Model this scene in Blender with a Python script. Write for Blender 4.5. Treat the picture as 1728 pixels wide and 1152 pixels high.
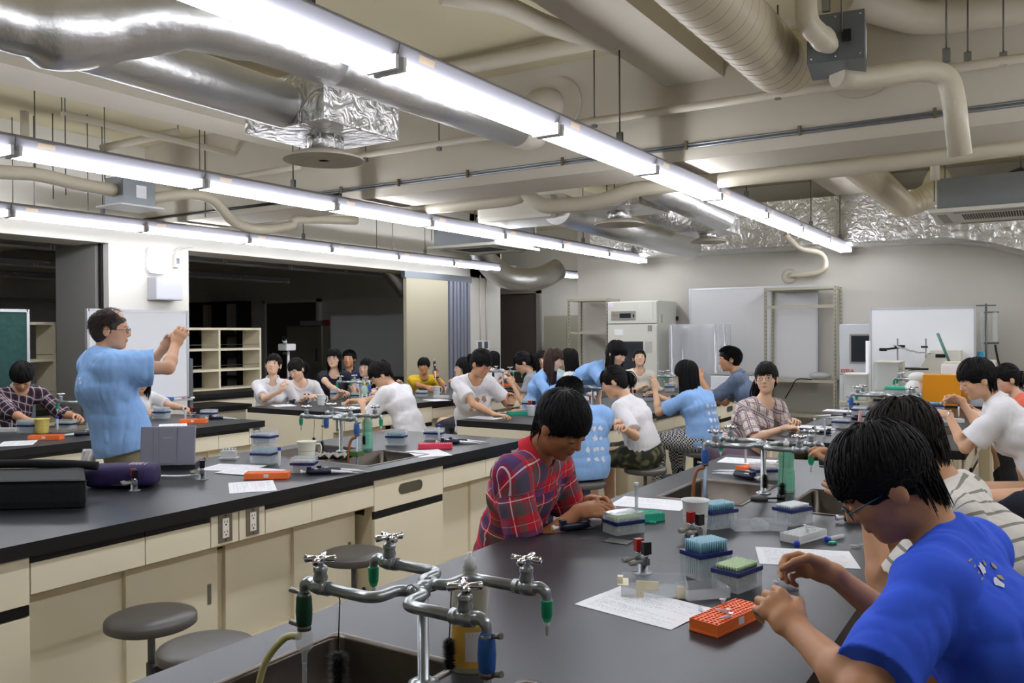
import bpy, bmesh, math, random
import numpy as np
from mathutils import Vector, Matrix
from math import sin, cos, pi, radians
random.seed(7); NR = np.random.default_rng(11)
for o in list(bpy.data.objects): bpy.data.objects.remove(o, do_unlink=True)
SC = bpy.context.scene; COL = SC.collection
# ---------------------------------------------------------------- camera
F = 1426.7; CAM = np.array([0., 0., 1.52])
_yaw, _pit, _rol = .564973, .0087223, -.0053184
_f = np.array([-sin(_yaw)*cos(_pit), cos(_yaw)*cos(_pit), -sin(_pit)])
_r = np.array([cos(_yaw), sin(_yaw), 0.]); _u = np.cross(_r, _f)
CR = cos(_rol)*_r + sin(_rol)*_u; CU = -sin(_rol)*_r + cos(_rol)*_u; CF = _f
cd = bpy.data.cameras.new('camera'); cam = bpy.data.objects.new('camera', cd); COL.objects.link(cam)
cd.sensor_width = 36; cd.lens = 36*F/1728; cd.clip_start = .05; cd.clip_end = 100
cam.matrix_world = Matrix(((CR[0], CU[0], -CF[0], CAM[0]), (CR[1], CU[1], -CF[1], CAM[1]), (CR[2], CU[2], -CF[2], CAM[2]), (0, 0, 0, 1)))
SC.camera = cam
SC.view_settings.view_transform = 'Standard'; SC.view_settings.look = 'None'
SC.view_settings.gamma = 1; SC.view_settings.use_curve_mapping = False
SC.view_settings.exposure = 0.5
wd = bpy.data.worlds.new('world'); SC.world = wd; wd.use_nodes = True
wd.node_tree.nodes['Background'].inputs[0].default_value = (.5, .52, .55, 1)
wd.node_tree.nodes['Background'].inputs[1].default_value = .05
TUBE = 24.0     # emission strength of the fluorescent tubes

def at(px, py, X=None, Y=None, Z=None, D=None):
    """point of the room seen at photo pixel (px,py) on the plane X=, Y=, Z= or at camera depth D"""
    d = (px-864)*CR + (576-py)*CU + F*CF
    if Z is not None: t = (Z-CAM[2])/d[2]
    elif X is not None: t = X/d[0]
    elif Y is not None: t = Y/d[1]
    else: t = D/F
    return Vector(CAM+t*d)

# ---------------------------------------------------------------- materials
def lin(h):
    if isinstance(h, str):
        h = h.lstrip('#'); c = [int(h[i:i+2], 16)/255 for i in (0, 2, 4)]
        return tuple(x/12.92 if x <= .04045 else ((x+.055)/1.055)**2.4 for x in c)+(1,)
    return tuple(h)+(1,) if len(h) == 3 else tuple(h)
MATS = {}
def mat(name, col='#888888', rough=.5, metal=0., spec=.5, trans=0., alpha=1., emit=0., bump=0., bscale=60., var=0., vscale=6., coat=0., ior=1.45, sss=0., attr=None):
    if name in MATS: return MATS[name]
    m = bpy.data.materials.new(name); m.use_nodes = True; MATS[name] = m
    nt = m.node_tree; b = nt.nodes['Principled BSDF']
    c = lin(col)
    b.inputs['Base Color'].default_value = c
    b.inputs['Roughness'].default_value = rough; b.inputs['Metallic'].default_value = metal
    b.inputs['Specular IOR Level'].default_value = spec
    b.inputs['Transmission Weight'].default_value = trans; b.inputs['Alpha'].default_value = alpha
    b.inputs['IOR'].default_value = ior
    if coat: b.inputs['Coat Weight'].default_value = coat
    if sss: b.inputs['Subsurface Weight'].default_value = sss; b.inputs['Subsurface Radius'].default_value = (.01, .004, .002)
    if emit: b.inputs['Emission Color'].default_value = c; b.inputs['Emission Strength'].default_value = emit
    if bump or var:
        tc = nt.nodes.new('ShaderNodeTexCoord')
    if bump:
        n = nt.nodes.new('ShaderNodeTexNoise'); n.inputs['Scale'].default_value = bscale; n.inputs['Detail'].default_value = 4
        nt.links.new(tc.outputs['Object'], n.inputs['Vector'])
        bp = nt.nodes.new('ShaderNodeBump'); bp.inputs['Strength'].default_value = bump; bp.inputs['Distance'].default_value = .01
        nt.links.new(n.outputs['Fac'], bp.inputs['Height']); nt.links.new(bp.outputs['Normal'], b.inputs['Normal'])
    if var:
        n = nt.nodes.new('ShaderNodeTexNoise'); n.inputs['Scale'].default_value = vscale; n.inputs['Detail'].default_value = 5
        nt.links.new(tc.outputs['Object'], n.inputs['Vector'])
        mx = nt.nodes.new('ShaderNodeMix'); mx.data_type = 'RGBA'
        mx.inputs[6].default_value = tuple(v*(1-var) for v in c[:3])+(1,); mx.inputs[7].default_value = tuple(min(1, v*(1+var)) for v in c[:3])+(1,)
        nt.links.new(n.outputs['Fac'], mx.inputs[0]); nt.links.new(mx.outputs[2], b.inputs['Base Color'])
    if attr:
        a = nt.nodes.new('ShaderNodeAttribute'); a.attribute_name = attr
        nt.links.new(a.outputs['Color'], b.inputs['Base Color'])
    return m
def glass(name, col='#ffffff', alpha=.25, rough=.08, spec=.6):
    """thin clear plastic or glass: partly transparent, glossy"""
    return mat(name, col, rough, 0, spec, alpha=alpha)

# ---------------------------------------------------------------- mesh builder
def frame(d):
    d = Vector(d).normalized(); a = Vector((0, 0, 1)) if abs(d.z) < .9 else Vector((1, 0, 0))
    u = d.cross(a).normalized(); return u, d.cross(u).normalized()
class MB:
    def __init__(s): s.v = []; s.f = []; s.m = []; s.sm = []
    def add(s, vs, fs, mi=0, smooth=False):
        o = len(s.v); s.v += [tuple(v) for v in vs]
        for f in fs: s.f.append([i+o for i in f]); s.m.append(mi); s.sm.append(smooth)
        return s
    def box(s, x0, x1, y0, y1, z0, z1, mi=0, M=None, bev=0):
        if bev:
            b = min(bev, abs(x1-x0)*.49, abs(y1-y0)*.49, abs(z1-z0)*.49)
            bm = bmesh.new(); bmesh.ops.create_cube(bm, size=1)
            for v in bm.verts: v.co = Vector(((x0+x1)/2+v.co.x*(x1-x0), (y0+y1)/2+v.co.y*(y1-y0), (z0+z1)/2+v.co.z*(z1-z0)))
            bmesh.ops.bevel(bm, geom=list(bm.edges), offset=b, segments=2, affect='EDGES', profile=.7)
            bm.verts.index_update(); vs = [v.co.copy() for v in bm.verts]; fs = [[v.index for v in f.verts] for f in bm.faces]; bm.free()
        else:
            vs = [Vector((x, y, z)) for x in (x0, x1) for y in (y0, y1) for z in (z0, z1)]
            fs = [(0, 1, 3, 2), (4, 6, 7, 5), (0, 4, 5, 1), (2, 3, 7, 6), (0, 2, 6, 4), (1, 5, 7, 3)]
        if M is not None: vs = [M @ v for v in vs]
        return s.add(vs, fs, mi, False)
    def rbox(s, x0, x1, y0, y1, z0, z1, r, mi=0, M=None, seg=4):
        """box with rounded vertical corners"""
        P = []
        for cx, cy, a0 in ((x1-r, y1-r, 0), (x0+r, y1-r, pi/2), (x0+r, y0+r, pi), (x1-r, y0+r, 1.5*pi)):
            for k in range(seg+1): a = a0+k*pi/2/seg; P.append((cx+r*cos(a), cy+r*sin(a)))
        return s.prism(P, z0, z1, mi, M)
    def prism(s, P, z0, z1, mi=0, M=None, smooth=False):
        n = len(P); vs = [Vector((p[0], p[1], z)) for z in (z0, z1) for p in P]
        if M is not None: vs = [M @ v for v in vs]
        fs = [(i, (i+1) % n, n+(i+1) % n, n+i) for i in range(n)]
        s.add(vs, fs, mi, smooth); o = len(s.v)-2*n
        s.f += [[o+n+i for i in range(n)], [o+n-1-i for i in range(n)]]; s.m += [mi, mi]; s.sm += [False, False]
        return s
    def tube(s, pts, r, mi=0, n=10, caps=True, smooth=True, closed=False):
        pts = [Vector(p) for p in pts]; k = len(pts)
        R = r if hasattr(r, '__len__') else [r]*k
        u = None; vs = []
        for i, p in enumerate(pts):
            if closed: d = pts[(i+1) % k]-pts[i-1]
            else: d = pts[min(i+1, k-1)]-pts[max(i-1, 0)]
            if d.length < 1e-9: d = Vector((0, 0, 1))
            d.normalize()
            if u is None: u, w = frame(d)
            else:
                u = (u-d*u.dot(d));
                u = u.normalized() if u.length > 1e-6 else frame(d)[0]
                w = d.cross(u)
            for j in range(n):
                a = 2*pi*j/n; vs.append(p+u*(R[i]*cos(a))+w*(R[i]*sin(a)))
        fs = []
        for i in range(k if closed else k-1):
            i2 = (i+1) % k
            for j in range(n): fs.append((i*n+j, i*n+(j+1) % n, i2*n+(j+1) % n, i2*n+j))
        s.add(vs, fs, mi, smooth)
        if caps and not closed:
            o = len(s.v)-len(vs)
            s.f += [[o+n-1-j for j in range(n)], [o+(k-1)*n+j for j in range(n)]]; s.m += [mi, mi]; s.sm += [False, False]
        return s
    def cyl(s, a, b, r, r2=None, mi=0, n=16, smooth=True): return s.tube([a, b], [r, r if r2 is None else r2], mi, n, True, smooth)
    def lathe(s, prof, o=(0, 0, 0), ax=(0, 0, 1), mi=0, n=24, smooth=True, caps=True):
        o = Vector(o); ax = Vector(ax).normalized(); u, w = frame(ax); vs = []
        for (r, h) in prof:
            for j in range(n): a = 2*pi*j/n; vs.append(o+ax*h+u*(r*cos(a))+w*(r*sin(a)))
        k = len(prof); fs = [(i*n+j, i*n+(j+1) % n, (i+1)*n+(j+1) % n, (i+1)*n+j) for i in range(k-1) for j in range(n)]
        s.add(vs, fs, mi, smooth)
        if caps:
            b = len(s.v)-len(vs)
            if prof[0][0] > 1e-5: s.f.append([b+n-1-j for j in range(n)]); s.m.append(mi); s.sm.append(False)
            if prof[-1][0] > 1e-5: s.f.append([b+(k-1)*n+j for j in range(n)]); s.m.append(mi); s.sm.append(False)
        return s
    def ell(s, c, r, mi=0, n=14, M=None):
        vs = []; fs = []; h = n//2
        for i in range(h+1):
            t = pi*i/h
            for j in range(n):
                p = 2*pi*j/n; v = Vector((r[0]*sin(t)*cos(p), r[1]*sin(t)*sin(p), r[2]*cos(t)))
                if M is not None: v = M.to_3x3() @ v
                vs.append(Vector(c)+v)
        for i in range(h):
            for j in range(n): fs.append((i*n+j, (i+1)*n+j, (i+1)*n+(j+1) % n, i*n+(j+1) % n))
        return s.add(vs, fs, mi, True)
    def build(s, name, mats, parent=None, loc=None, fix=False):
        me = bpy.data.meshes.new(name)
        org = Vector(loc) if loc is not None else Vector((0, 0, 0))
        vs = [Vector(v)-org for v in s.v] if loc is not None else s.v
        me.from_pydata([tuple(v) for v in vs], [], s.f)
        if not isinstance(mats, (list, tuple)): mats = [mats]
        for m in mats: me.materials.append(m)
        me.polygons.foreach_set('material_index', s.m); me.polygons.foreach_set('use_smooth', s.sm)
        if fix:
            bm = bmesh.new(); bm.from_mesh(me); bmesh.ops.remove_doubles(bm, verts=bm.verts, dist=1e-5); bmesh.ops.recalc_face_normals(bm, faces=bm.faces); bm.to_mesh(me); bm.free()
        me.update()
        o = bpy.data.objects.new(name, me); COL.objects.link(o)
        if parent is not None: o.parent = parent
        if loc is not None: o.location = org
        return o
def tag(o, label=None, cat=None, group=None, kind=None):
    if label: o['label'] = label
    if cat: o['category'] = cat
    if group: o['group'] = group
    if kind: o['kind'] = kind
    return o
def empty(name, loc=(0, 0, 0), rz=0., label=None, cat=None, group=None):
    o = bpy.data.objects.new(name, None); COL.objects.link(o); o.location = loc; o.rotation_euler = (0, 0, rz); o.empty_display_size = .05
    return tag(o, label, cat, group)
def struct(name, mb, m): return tag(mb.build(name, m), kind='structure')
def copy_tree(o, loc=None, rz=None, label=None, group=None, parent=None):
    c = o.copy(); COL.objects.link(c); c.parent = parent
    if loc is not None: c.location = loc
    if rz is not None: c.rotation_euler = (0, 0, rz)
    if label: c['label'] = label
    if group: c['group'] = group
    for ch in list(o.children): copy_tree(ch, parent=c)
    return c
USED = set()
def place(proto, loc, rz=0., label=None, group=None, scale=None):
    """first use moves the prototype itself, later uses copy it with its parts"""
    if proto.name not in USED:
        USED.add(proto.name); o = proto; o.location = loc; o.rotation_euler = (0, 0, rz)
        if label: o['label'] = label
        if group: o['group'] = group
    else:
        o = copy_tree(proto, loc, rz, label, group)
        if not group and 'group' in o: del o['group']
    if scale: o.scale = (scale,)*3 if not hasattr(scale, '__len__') else scale
    return o
def smooth_path(P, n=6):
    """Catmull-Rom through the points"""
    P = [Vector(p) for p in P]; Q = [2*P[0]-P[1]]+P+[2*P[-1]-P[-2]]; out = []
    for i in range(1, len(Q)-2):
        for k in range(n):
            t = k/n; a, b, c, d = Q[i-1], Q[i], Q[i+1], Q[i+2]
            out.append(.5*((2*b)+(c-a)*t+(2*a-5*b+4*c-d)*t*t+(3*b-a-3*c+d)*t**3))
    return out+[P[-1]]
def bend(P, r, n=5):
    """polyline with filleted corners"""
    P = [Vector(p) for p in P]; out = [P[0]]
    for i in range(1, len(P)-1):
        a, b, c = P[i-1], P[i], P[i+1]; d1 = (a-b); d2 = (c-b); q = min(r, d1.length*.48, d2.length*.48)
        s0 = b+d1.normalized()*q; s1 = b+d2.normalized()*q
        for k in range(n+1): t = k/n; out.append(s0*(1-t)**2+b*2*t*(1-t)+s1*t*t)
    return out+[P[-1]]
# ---------------------------------------------------------------- shared materials
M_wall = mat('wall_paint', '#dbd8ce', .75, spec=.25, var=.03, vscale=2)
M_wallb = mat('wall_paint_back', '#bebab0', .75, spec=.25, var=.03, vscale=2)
M_conc = mat('painted_concrete', '#ccc5b6', .8, spec=.2, var=.04, vscale=3, bump=.08, bscale=30)
M_slab = mat('ceiling_paint', '#c6bd9e', .85, spec=.15, var=.05, vscale=2)
M_floor = mat('vinyl_floor', '#a69e8e', .45, var=.08, vscale=5)
M_cream = mat('cream_laminate', '#eae1c5', .45, spec=.4, var=.02, vscale=4)
M_cream2 = mat('cream_laminate_edge', '#cfc4a4', .5)
M_top = mat('black_worktop', '#24262a', .36, spec=.5, var=.06, vscale=30, bump=.02, bscale=200)
M_topedge = mat('black_worktop_edge', '#0b0b0c', .5)
M_black = mat('black_plastic', '#101012', .35)
M_foil = mat('aluminium_foil', '#dddcda', .33, 1., bump=1., bscale=11)
for _n_ in M_foil.node_tree.nodes:
    if _n_.type == 'BUMP': _n_.inputs['Distance'].default_value = .035
    if _n_.type == 'TEX_NOISE': _n_.inputs['Distortion'].default_value = 1.2
M_duct = mat('foil_duct', '#dcdcda', .4, 1., bump=.7, bscale=12)
M_galv = mat('galvanised_steel', '#8b9094', .38, .85, var=.08, vscale=9)
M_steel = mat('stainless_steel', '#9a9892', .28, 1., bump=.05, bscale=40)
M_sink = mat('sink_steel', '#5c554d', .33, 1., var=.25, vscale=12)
M_chrome = mat('chrome', '#e2e3e6', .07, 1.)
M_pipe = mat('galvanised_pipe', '#a9afb0', .3, .75, var=.12, vscale=40)
M_pvc = mat('beige_pipe_paint', '#c3bba8', .55)
M_wrap = mat('wrapped_pipe', '#c9c1ab', .38, bump=.5, bscale=14)
M_spiral = mat('beige_spiral_duct', '#c6bba1', .42, spec=.6)
M_white = mat('white_enamel', '#e9eaec', .4)
M_fix = mat('fixture_enamel', '#9c9ca4', .45)
M_fixd = mat('fixture_top', '#8f8a8c', .5)
M_grey = mat('grey_metal', '#6f7478', .4, .5)
M_rod = mat('hanger_rod', '#6a6a64', .45, .6)
M_dark = mat('dark_gap', '#18171a', .8)
M_rack = mat('grey_green_rack', '#a9a693', .5, .2)
M_doorbr = mat('brown_door', '#5a514b', .6)
M_blind = mat('venetian_blind', '#a7a7a2', .6)
M_tube = mat('fluorescent_tube', '#f4f6ff', .5, emit=TUBE)
M_tubeoff = mat('unlit_tube', '#d8dcda', .3)

# ---------------------------------------------------------------- shell
struct('floor', MB().box(-20, 3.6, -2.6, 14.2, -.1, 0), M_floor)
struct('ceiling', MB().box(-20, 3.6, -2.6, 14.2, 3.5, 3.6), M_slab)
struct('wall_right', MB().box(3.5, 3.6, -2.6, 14.2, 0, 3.5), M_wall)
struct('wall_front', MB().box(-20, 3.5, -2.7, -2.6, 0, 3.5), M_wall)
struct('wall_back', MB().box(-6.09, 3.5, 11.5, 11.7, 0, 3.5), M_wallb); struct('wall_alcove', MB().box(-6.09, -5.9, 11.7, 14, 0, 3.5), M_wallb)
b = MB().box(-8.20, -6.09, 14.0, 14.2, 0, 3.5); b.box(-9.30, -8.20, 14, 14.2, 2.36, 3.5); b.box(-20, -9.30, 14, 14.2, 0, 3.5)
struct('wall_rear', b, M_wall)
struct('wall_left', MB().box(-20, -19.9, -2.6, 14.2, 0, 3.5), M_wall)
struct('trim_header', MB().box(-8.5, -8.0, -2.6, 12.3, 2.46, 3.5), M_wall)
b = MB().box(-8.9, -8.0, 5.03, 5.97, 0, 2.46)
struct('wall_column', b, M_wall)
tag(MB().box(-8.88, -8.16, 4.985, 5.03, 0, 2.46).build('column_shade_sheet', mat('column_shade_grey', '#8d8c86', .6)), 'grey sheet giving the side of the white column its shaded tone', 'partition')  # column side facing away from the lights, its shade put into the grey
tag(MB().box(-8.13, -8.09, 5.0, 5.03, 0, 2.46).build('partition_track', M_dark), 'dark vertical partition track on the white column', 'track')
struct('wall_pillar', MB().box(-9.2, -8.0, 11.35, 12.25, 0, 3.5), M_wall)
b = MB().box(-9.3, -9.22, 13.93, 14.0, 0, 2.36); b.box(-8.28, -8.20, 13.93, 14.0, 0, 2.36); b.box(-9.3, -8.2, 13.93, 14, 2.3, 2.4)
struct('trim_1', b, mat('door_frame_grey', '#97938c', .5))
d = tag(MB().box(-9.22, -8.28, 13.98, 14.05, 0, 2.32).build('door_1', M_doorbr), kind='structure')
MB().lathe([(.006, 0), (.006, .04), (.025, .045), (.022, .07), (0, .075)], (-8.36, 13.98, 1.0), (0, -1, 0)).build('door_handle', M_steel, d)
# beams
struct('trim_2', MB().box(-20, 3.5, 5.45, 5.98, 2.68, 3.5), M_conc)
struct('trim_3', MB().box(-2.2, -1.8, -2.6, 5.45, 3.2, 3.5).box(-2.2, -1.8, 5.98, 11.5, 3.2, 3.5), M_conc)
struct('trim_4', MB().box(-5.85, -5.42, -2.6, 5.45, 3.2, 3.5).box(-5.85, -5.42, 5.98, 14, 3.2, 3.5), M_conc)
struct('trim_5', MB().box(1.6, 2.0, -2.6, 5.45, 3.2, 3.5).box(1.6, 2.0, 5.98, 11.5, 3.2, 3.5), M_conc)
struct('trim_6', MB().box(-20, -8.5, 11.5, 11.9, 2.9, 3.5), M_conc)
# folding partition: one open panel and the folded stack
pn = empty('folding_partition', (-8, 10.2, 0), 0, 'beige folding partition with blue-grey folded leaves beside the switch pillar', 'partition')
MB().box(-.03, .03, -.52, .5, .02, 2.36).build('panel', mat('beige_panel', '#aea78f', .6), pn)
MB().box(-.035, .035, -.56, 1.15, 2.36, 2.46).build('track', M_grey, pn)
for k in range(6):
    y = .53+k*.095
    MB().box(-.05-.0*k, .05+.01*(k % 2), y, y+.06, .02, 2.36).build('folded_leaf', mat('leaf_grey', '#8f93a0', .4, .3), pn)
# wall pipes and switch plates on the pillar
for i, y in enumerate((11.62, 11.80)):
    tag(MB().cyl((-7.985, y, 1.42), (-7.985, y, 2.5), .012).build('conduit', M_wall), 'thin white conduit on the pillar above the switches, '+('nearer the folding partition' if i == 0 else 'nearer the brown door'), 'conduit')
sw = empty('switch_panel', (-8, 11.7, 1.25), 0, 'white panel of four wall switches on the pillar beside the brown door', 'switch')
MB().box(0, .012, -.2, .2, -.16, .17, bev=.005).build('backplate', M_white, sw)
for dy in (-.1, .08):
    for dz in (-.08, .09): MB().box(.012, .02, dy-.05, dy+.05, dz-.055, dz+.055).build('switch', M_grey, sw)
MB().box(.012, .02, .15, .19, -.14, 0).build('switch', M_grey, sw)
# ---------------------------------------------------------------- fluorescent lights
def make_light(lit=True, nt=2):
    t = empty('fluorescent_light', (0, 0, 0), 0, 'x', 'ceiling light')
    b = MB(); P = [(-.045, .118), (-.066, .102), (-.068, .095), (-.05, .03), (.05, .03), (.068, .095), (.066, .102), (.045, .118)]
    L = 1.245
    vs = [(x, y, z) for y in (0, L) for (x, z) in P]; n = 8
    b.add(vs, [(i, (i+1) % n, n+(i+1) % n, n+i) for i in range(n)]+[list(range(n))[::-1], list(range(n, 2*n))], 0)
    b.m[7] = b.m[0] = b.m[6] = 1
    b.build('housing', [M_fix, M_fixd], t, fix=True)
    for x in (-.052, .052):
        MB().cyl((x, .03, .012), (x, L-.03, .012), .0155, n=10).build('tube', M_tube if lit else M_tubeoff, t)
    for y in (.012, L-.03):
        MB().box(-.075, .075, y, y+.018, -.005, .05).build('lamp_holder', M_white, t)
    c = MB(); c.add([(.0675, .12, .088), (.0600, .12, .062), (.0600, .22, .062), (.0675, .22, .088)], [(3, 2, 1, 0)]); c.build('label_plate', mat('tan_label', '#c9b79c', .6), t)
    return t
LP = make_light()
def row(X, y0, n, desc, names):
    for k in range(n):
        o = place(LP, (X, y0-1.25*(k+1), 2.53), 0, f'lit fluorescent fitting {desc}, {names[k]}', None)
ords = ['the one at the far end', 'second from the far end', 'third from the far end', 'fourth from the far end', 'fifth from the far end', 'sixth from the far end', 'seventh from the far end', 'eighth from the far end', 'ninth from the far end']
row(-2.15, 11.25, 9, 'in the big row', ords)
row(-4.9, 11.25, 8, 'in the middle row', ords)
row(-7.4, 11.25, 8, 'in the row by the white column', ords)
# unseen rows of the same room, to the right of the camera
for k in range(8): place(LP, (.6, 11.25-1.25*(k+1), 2.53), 0, f'lit fitting in the rightmost row, {ords[k]}', 'fittings of the rightmost row')
place(LP, (-7.22, 12.35, 2.53), 0, 'lit fluorescent fitting alone in the alcove before the brown door', None)
LO = make_light(False)
for X, w in ((-10.1, 'nearest'), (-12.8, 'second')):
    for k in range(8):
        place(LO, (X, 10.6-1.25*k, 2.56), 0, f'unlit fitting in the {w} row of the dark room, {ords[k]}', f'unlit fittings of the {w} dark row')
for k in range(3): place(LO, (-15.4, 9.0-1.25*k, 2.56), 0, f'unlit fitting in the farthest row of the dark room, {ords[k]}', 'unlit fittings of the farthest dark row')
# hanger rods of the fittings
def hanger(X, Y, lab, z0=2.645, z1=3.5, grp=None, clamp=True):
    t = empty('hanger_rod', (X, Y, z0), 0, lab, 'hanger rod', grp)
    MB().cyl((0, 0, .04), (0, 0, z1-z0), .005, n=6).build('rod', M_rod, t)
    if clamp:
        b = MB(); b.box(-.018, .018, -.012, -.009, 0, .07); b.box(-.018, .018, .009, .012, 0, .07); b.box(-.018, .018, -.012, .012, .067, .07)
        b.build('bracket', M_galv, t)
    return t
nth = ['nearest the camera', 'second from the camera', 'third from the camera', 'fourth from the camera', 'farthest from the camera']
for X, w in ((-2.15, 'big row'), (-4.9, 'middle row'), (-7.4, 'row by the column')):
    for k, Y in enumerate((2.1, 4.6, 7.1, 9.4, 10.9)):
        hanger(X, Y, f'hanger rod with bracket on the {w} of lights, {nth[k]}', grp=f'hanger rods of the {w}', z1=3.2 if X == -2.15 else 3.5)
# ---------------------------------------------------------------- ducts
t = empty('foil_duct', (-3.44, 1, 2.76), 0, 'round silver foil duct with a branching elbow over the left bench', 'duct')
def rel(P, o): return [Vector(p)-Vector(o) for p in P]
O = (-3.44, 1, 2.76)
MB().tube(rel([(-3.44, -2.5, 2.77), (-3.44, 1.2, 2.765), (-3.44, 2.1, 2.76), (-3.44, 3.16, 2.745)], O), .122, n=28).build('main_pipe', M_duct, t)
MB().tube(rel(smooth_path([(-3.44, 1.62, 2.77), (-3.42, 1.86, 2.765), (-3.33, 2.12, 2.84), (-3.2, 2.36, 2.915), (-3.13, 2.7, 2.93), (-3.12, 3.2, 2.93)], 6), O), [.128]*6+[.165, .172, .175, .175, .172, .17]+[.155]*6+[.14]*6+[.128]*7, n=28).build('branch_elbow', M_duct, t)
MB().tube(rel(bend([(-3.12, 3.15, 2.93), (-3.12, 5.06, 2.945)], .15), O), .125, n=28).build('branch_pipe', M_duct, t)
MB().tube(rel(bend([(-3.12, 4.98, 2.945), (-3.12, 5.24, 2.95), (-3.1, 5.26, 3.18), (-3.1, 5.5, 3.2)], .16, 8), O), .127, n=28).build('painted_elbow', M_conc, t)
MB().lathe([(.19, 0), (.19, .02), (.15, .025)], Vector((-3.03, 5.42, 3.2))-Vector(O), (0, 1, 0), n=32).build('collar', M_conc, t)
def diffuser(x, y, z, ph, lab, top=None, w=.33, r=.225):
    t = empty('air_diffuser', (x, y, z), 0, lab, 'air diffuser')
    MB().lathe([(r, 0), (r, .008), (r*.62, .045), (r*.5, .05), (r*.5, .03)], n=40).build('rim', M_pvc, t)
    b = MB()
    for k in range(4): rr = r*(.88-.2*k); b.lathe([(rr, .002), (rr*.97, -.002), (rr*.82, .02), (rr*.82, .026)], n=36, caps=False)
    b.lathe([(0, 0), (r*.12, 0), (r*.1, .02)], n=16)
    b.build('vane_rings', M_pvc, t)
    MB().lathe([(r*.5, .045), (r*.5, ph)], n=28).build('neck', M_foil, t)
    if top: MB().box(-w, w, -w, w, ph, ph+top, bev=.012).build('plenum_box', M_foil, t)
    return t
diffuser(-3.44, 3.46, 2.5, .13, 'round ceiling diffuser under a foil box, nearest over the left bench', .27, .3)
diffuser(-3.27, 6.99, 2.5, .12, 'round ceiling diffuser under crumpled foil in the second bay', .1, .34)
p = at(1195, 409, Z=2.55); diffuser(p.x, p.y, 2.55, .1, 'round ceiling diffuser nearest the back wall', .25, .28, .2)
def pipe(name, P, r, m, lab, cat='pipe', n=14, fil=.12, loc=None):
    P = [Vector(q) for q in P]; o = loc or P[0]
    return tag(MB().tube(rel(bend(P, fil) if fil else P, o), r, n=n).build(name, m), lab, cat) if False else tag(MB().tube(bend(P, fil) if fil else P, r, n=n).build(name, m, loc=o), lab, cat)
A = lambda x, y, **k: at(x, y, **k)
# second bay foil ducts
pipe('foil_duct', [A(940, 352, X=-3.9), A(1165, 418, X=-3.9)], .15, M_duct, 'round silver foil duct running to the back wall beneath the second diffuser', 'duct', 24)
pipe('foil_duct', [A(1100, 312, X=-2.75), A(1218, 368, X=-2.75)], .13, M_duct, 'round silver foil duct ending beside the big light row', 'duct', 24)
pipe('foil_duct', [(-4.6, 6.7, 3.0), (-2.9, 6.7, 3.0), (-2.75, 7.2, 2.95)], .1, M_duct, 'short silver foil duct crossing just behind the long beam', 'duct', 20)
pipe('foil_duct', [A(1090, 350, Z=2.85), A(1200, 388, Z=2.75)], .14, M_foil, 'crumpled foil duct leading to the diffuser nearest the back wall', 'duct', 20)
pipe('foil_duct', [(-7.3, 10.6, 3.1), (-7.55, 11.0, 2.75), (-7.5, 11.6, 2.42), (-7.1, 12.0, 2.4), (-6.95, 12.4, 2.6)], .19, M_duct, 'fat silver elbow duct hanging before the brown door', 'duct', 28, .3)
pipe('foil_duct', [(-9.3, 10.3, 2.9), (-8.9, 10.5, 2.5), (-8.8, 10.7, 2.2)], .15, M_duct, 'dim foil duct bending down behind the beige partition', 'duct', 20, .2)
bx = tag(MB().box(-.42, .42, -.3, .3, -.11, .11, bev=.04).build('insulated_box', mat('white_wrap', '#dcd7c8', .45, bump=.3, bscale=10)), 'pale insulated ceiling box beyond the long beam', 'box'); bx.location = A(893, 358, Z=2.72)
# rectangular foil duct along back wall
b = MB(); zt = 3.2
xs = [-5.6, -5.0, -4.2, -3.4, -2.6, -1.8, -1.0, -.55, -.2, .3, 3.4]; zb = [2.63, 2.61, 2.6, 2.6, 2.595, 2.59, 2.585, 2.5, 2.38, 2.3, 2.3]
n = len(xs); vs = []
for x, z in zip(xs, zb): vs += [(x, 10.95, zt), (x, 10.95, z+.03), (x, 11.0, z), (x, 11.49, z), (x, 11.49, zt)]
fs = [(i*5+k, i*5+(k+1) % 5, i*5+5+(k+1) % 5, i*5+5+k) for i in range(n-1) for k in range(5)]+[(4, 3, 2, 1, 0), tuple((n-1)*5+k for k in range(5))]
b.add(vs, fs)
tag(b.build('foil_duct', M_foil, loc=(-2, 11.2, 2.9), fix=True), 'long rectangular foil-wrapped duct along the top of the back wall', 'duct')
# beige insulated pipe behind the long beam
P = [A(700, 352, Y=6.2), A(860, 336, Y=6.2), A(880, 322, Y=6.2), A(905, 340, Y=6.2), A(930, 348, Y=6.2), A(1010, 340, Y=6.2), A(1070, 320, Y=6.2), A(1130, 312, Y=6.2), A(1290, 295, Y=6.2), A(1450, 280, Y=6.2), A(1728, 245, Y=6.2), A(1900, 225, Y=6.2)]
tag(MB().tube(smooth_path(P, 4), .062, n=16).build('insulated_pipe', M_wrap, loc=P[5]), 'long beige wrapped pipe running behind the long beam', 'pipe')
# conduits on the beam face
b = MB()
for k in range(2): b.cyl((-5.5, 5.44, 2.765+k*.02), (3.4, 5.44, 2.765+k*.02), .0085, n=8)
cn = tag(b.build('conduit', M_galv, loc=(-2, 5.43, 2.78)), 'bundle of thin grey conduits clipped along the long beam', 'conduit')
for X in (-5.2, -4.55, -3.85, -3.0, -2.55, -2.05, -1.31, -.55, .1): MB().box(X-.008+2, X+.008+2, -.008, .012, -.028, .03).build('clip', mat('rusty_clip', '#7a6a50', .6, .5), cn)
tag(MB().cyl((-8, 5.435, 2.74), (-5.2, 5.435, 2.74), .014).build('conduit', M_black, loc=(-7, 5.43, 2.74)), 'black cable along the beam above the fan box', 'conduit')
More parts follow.
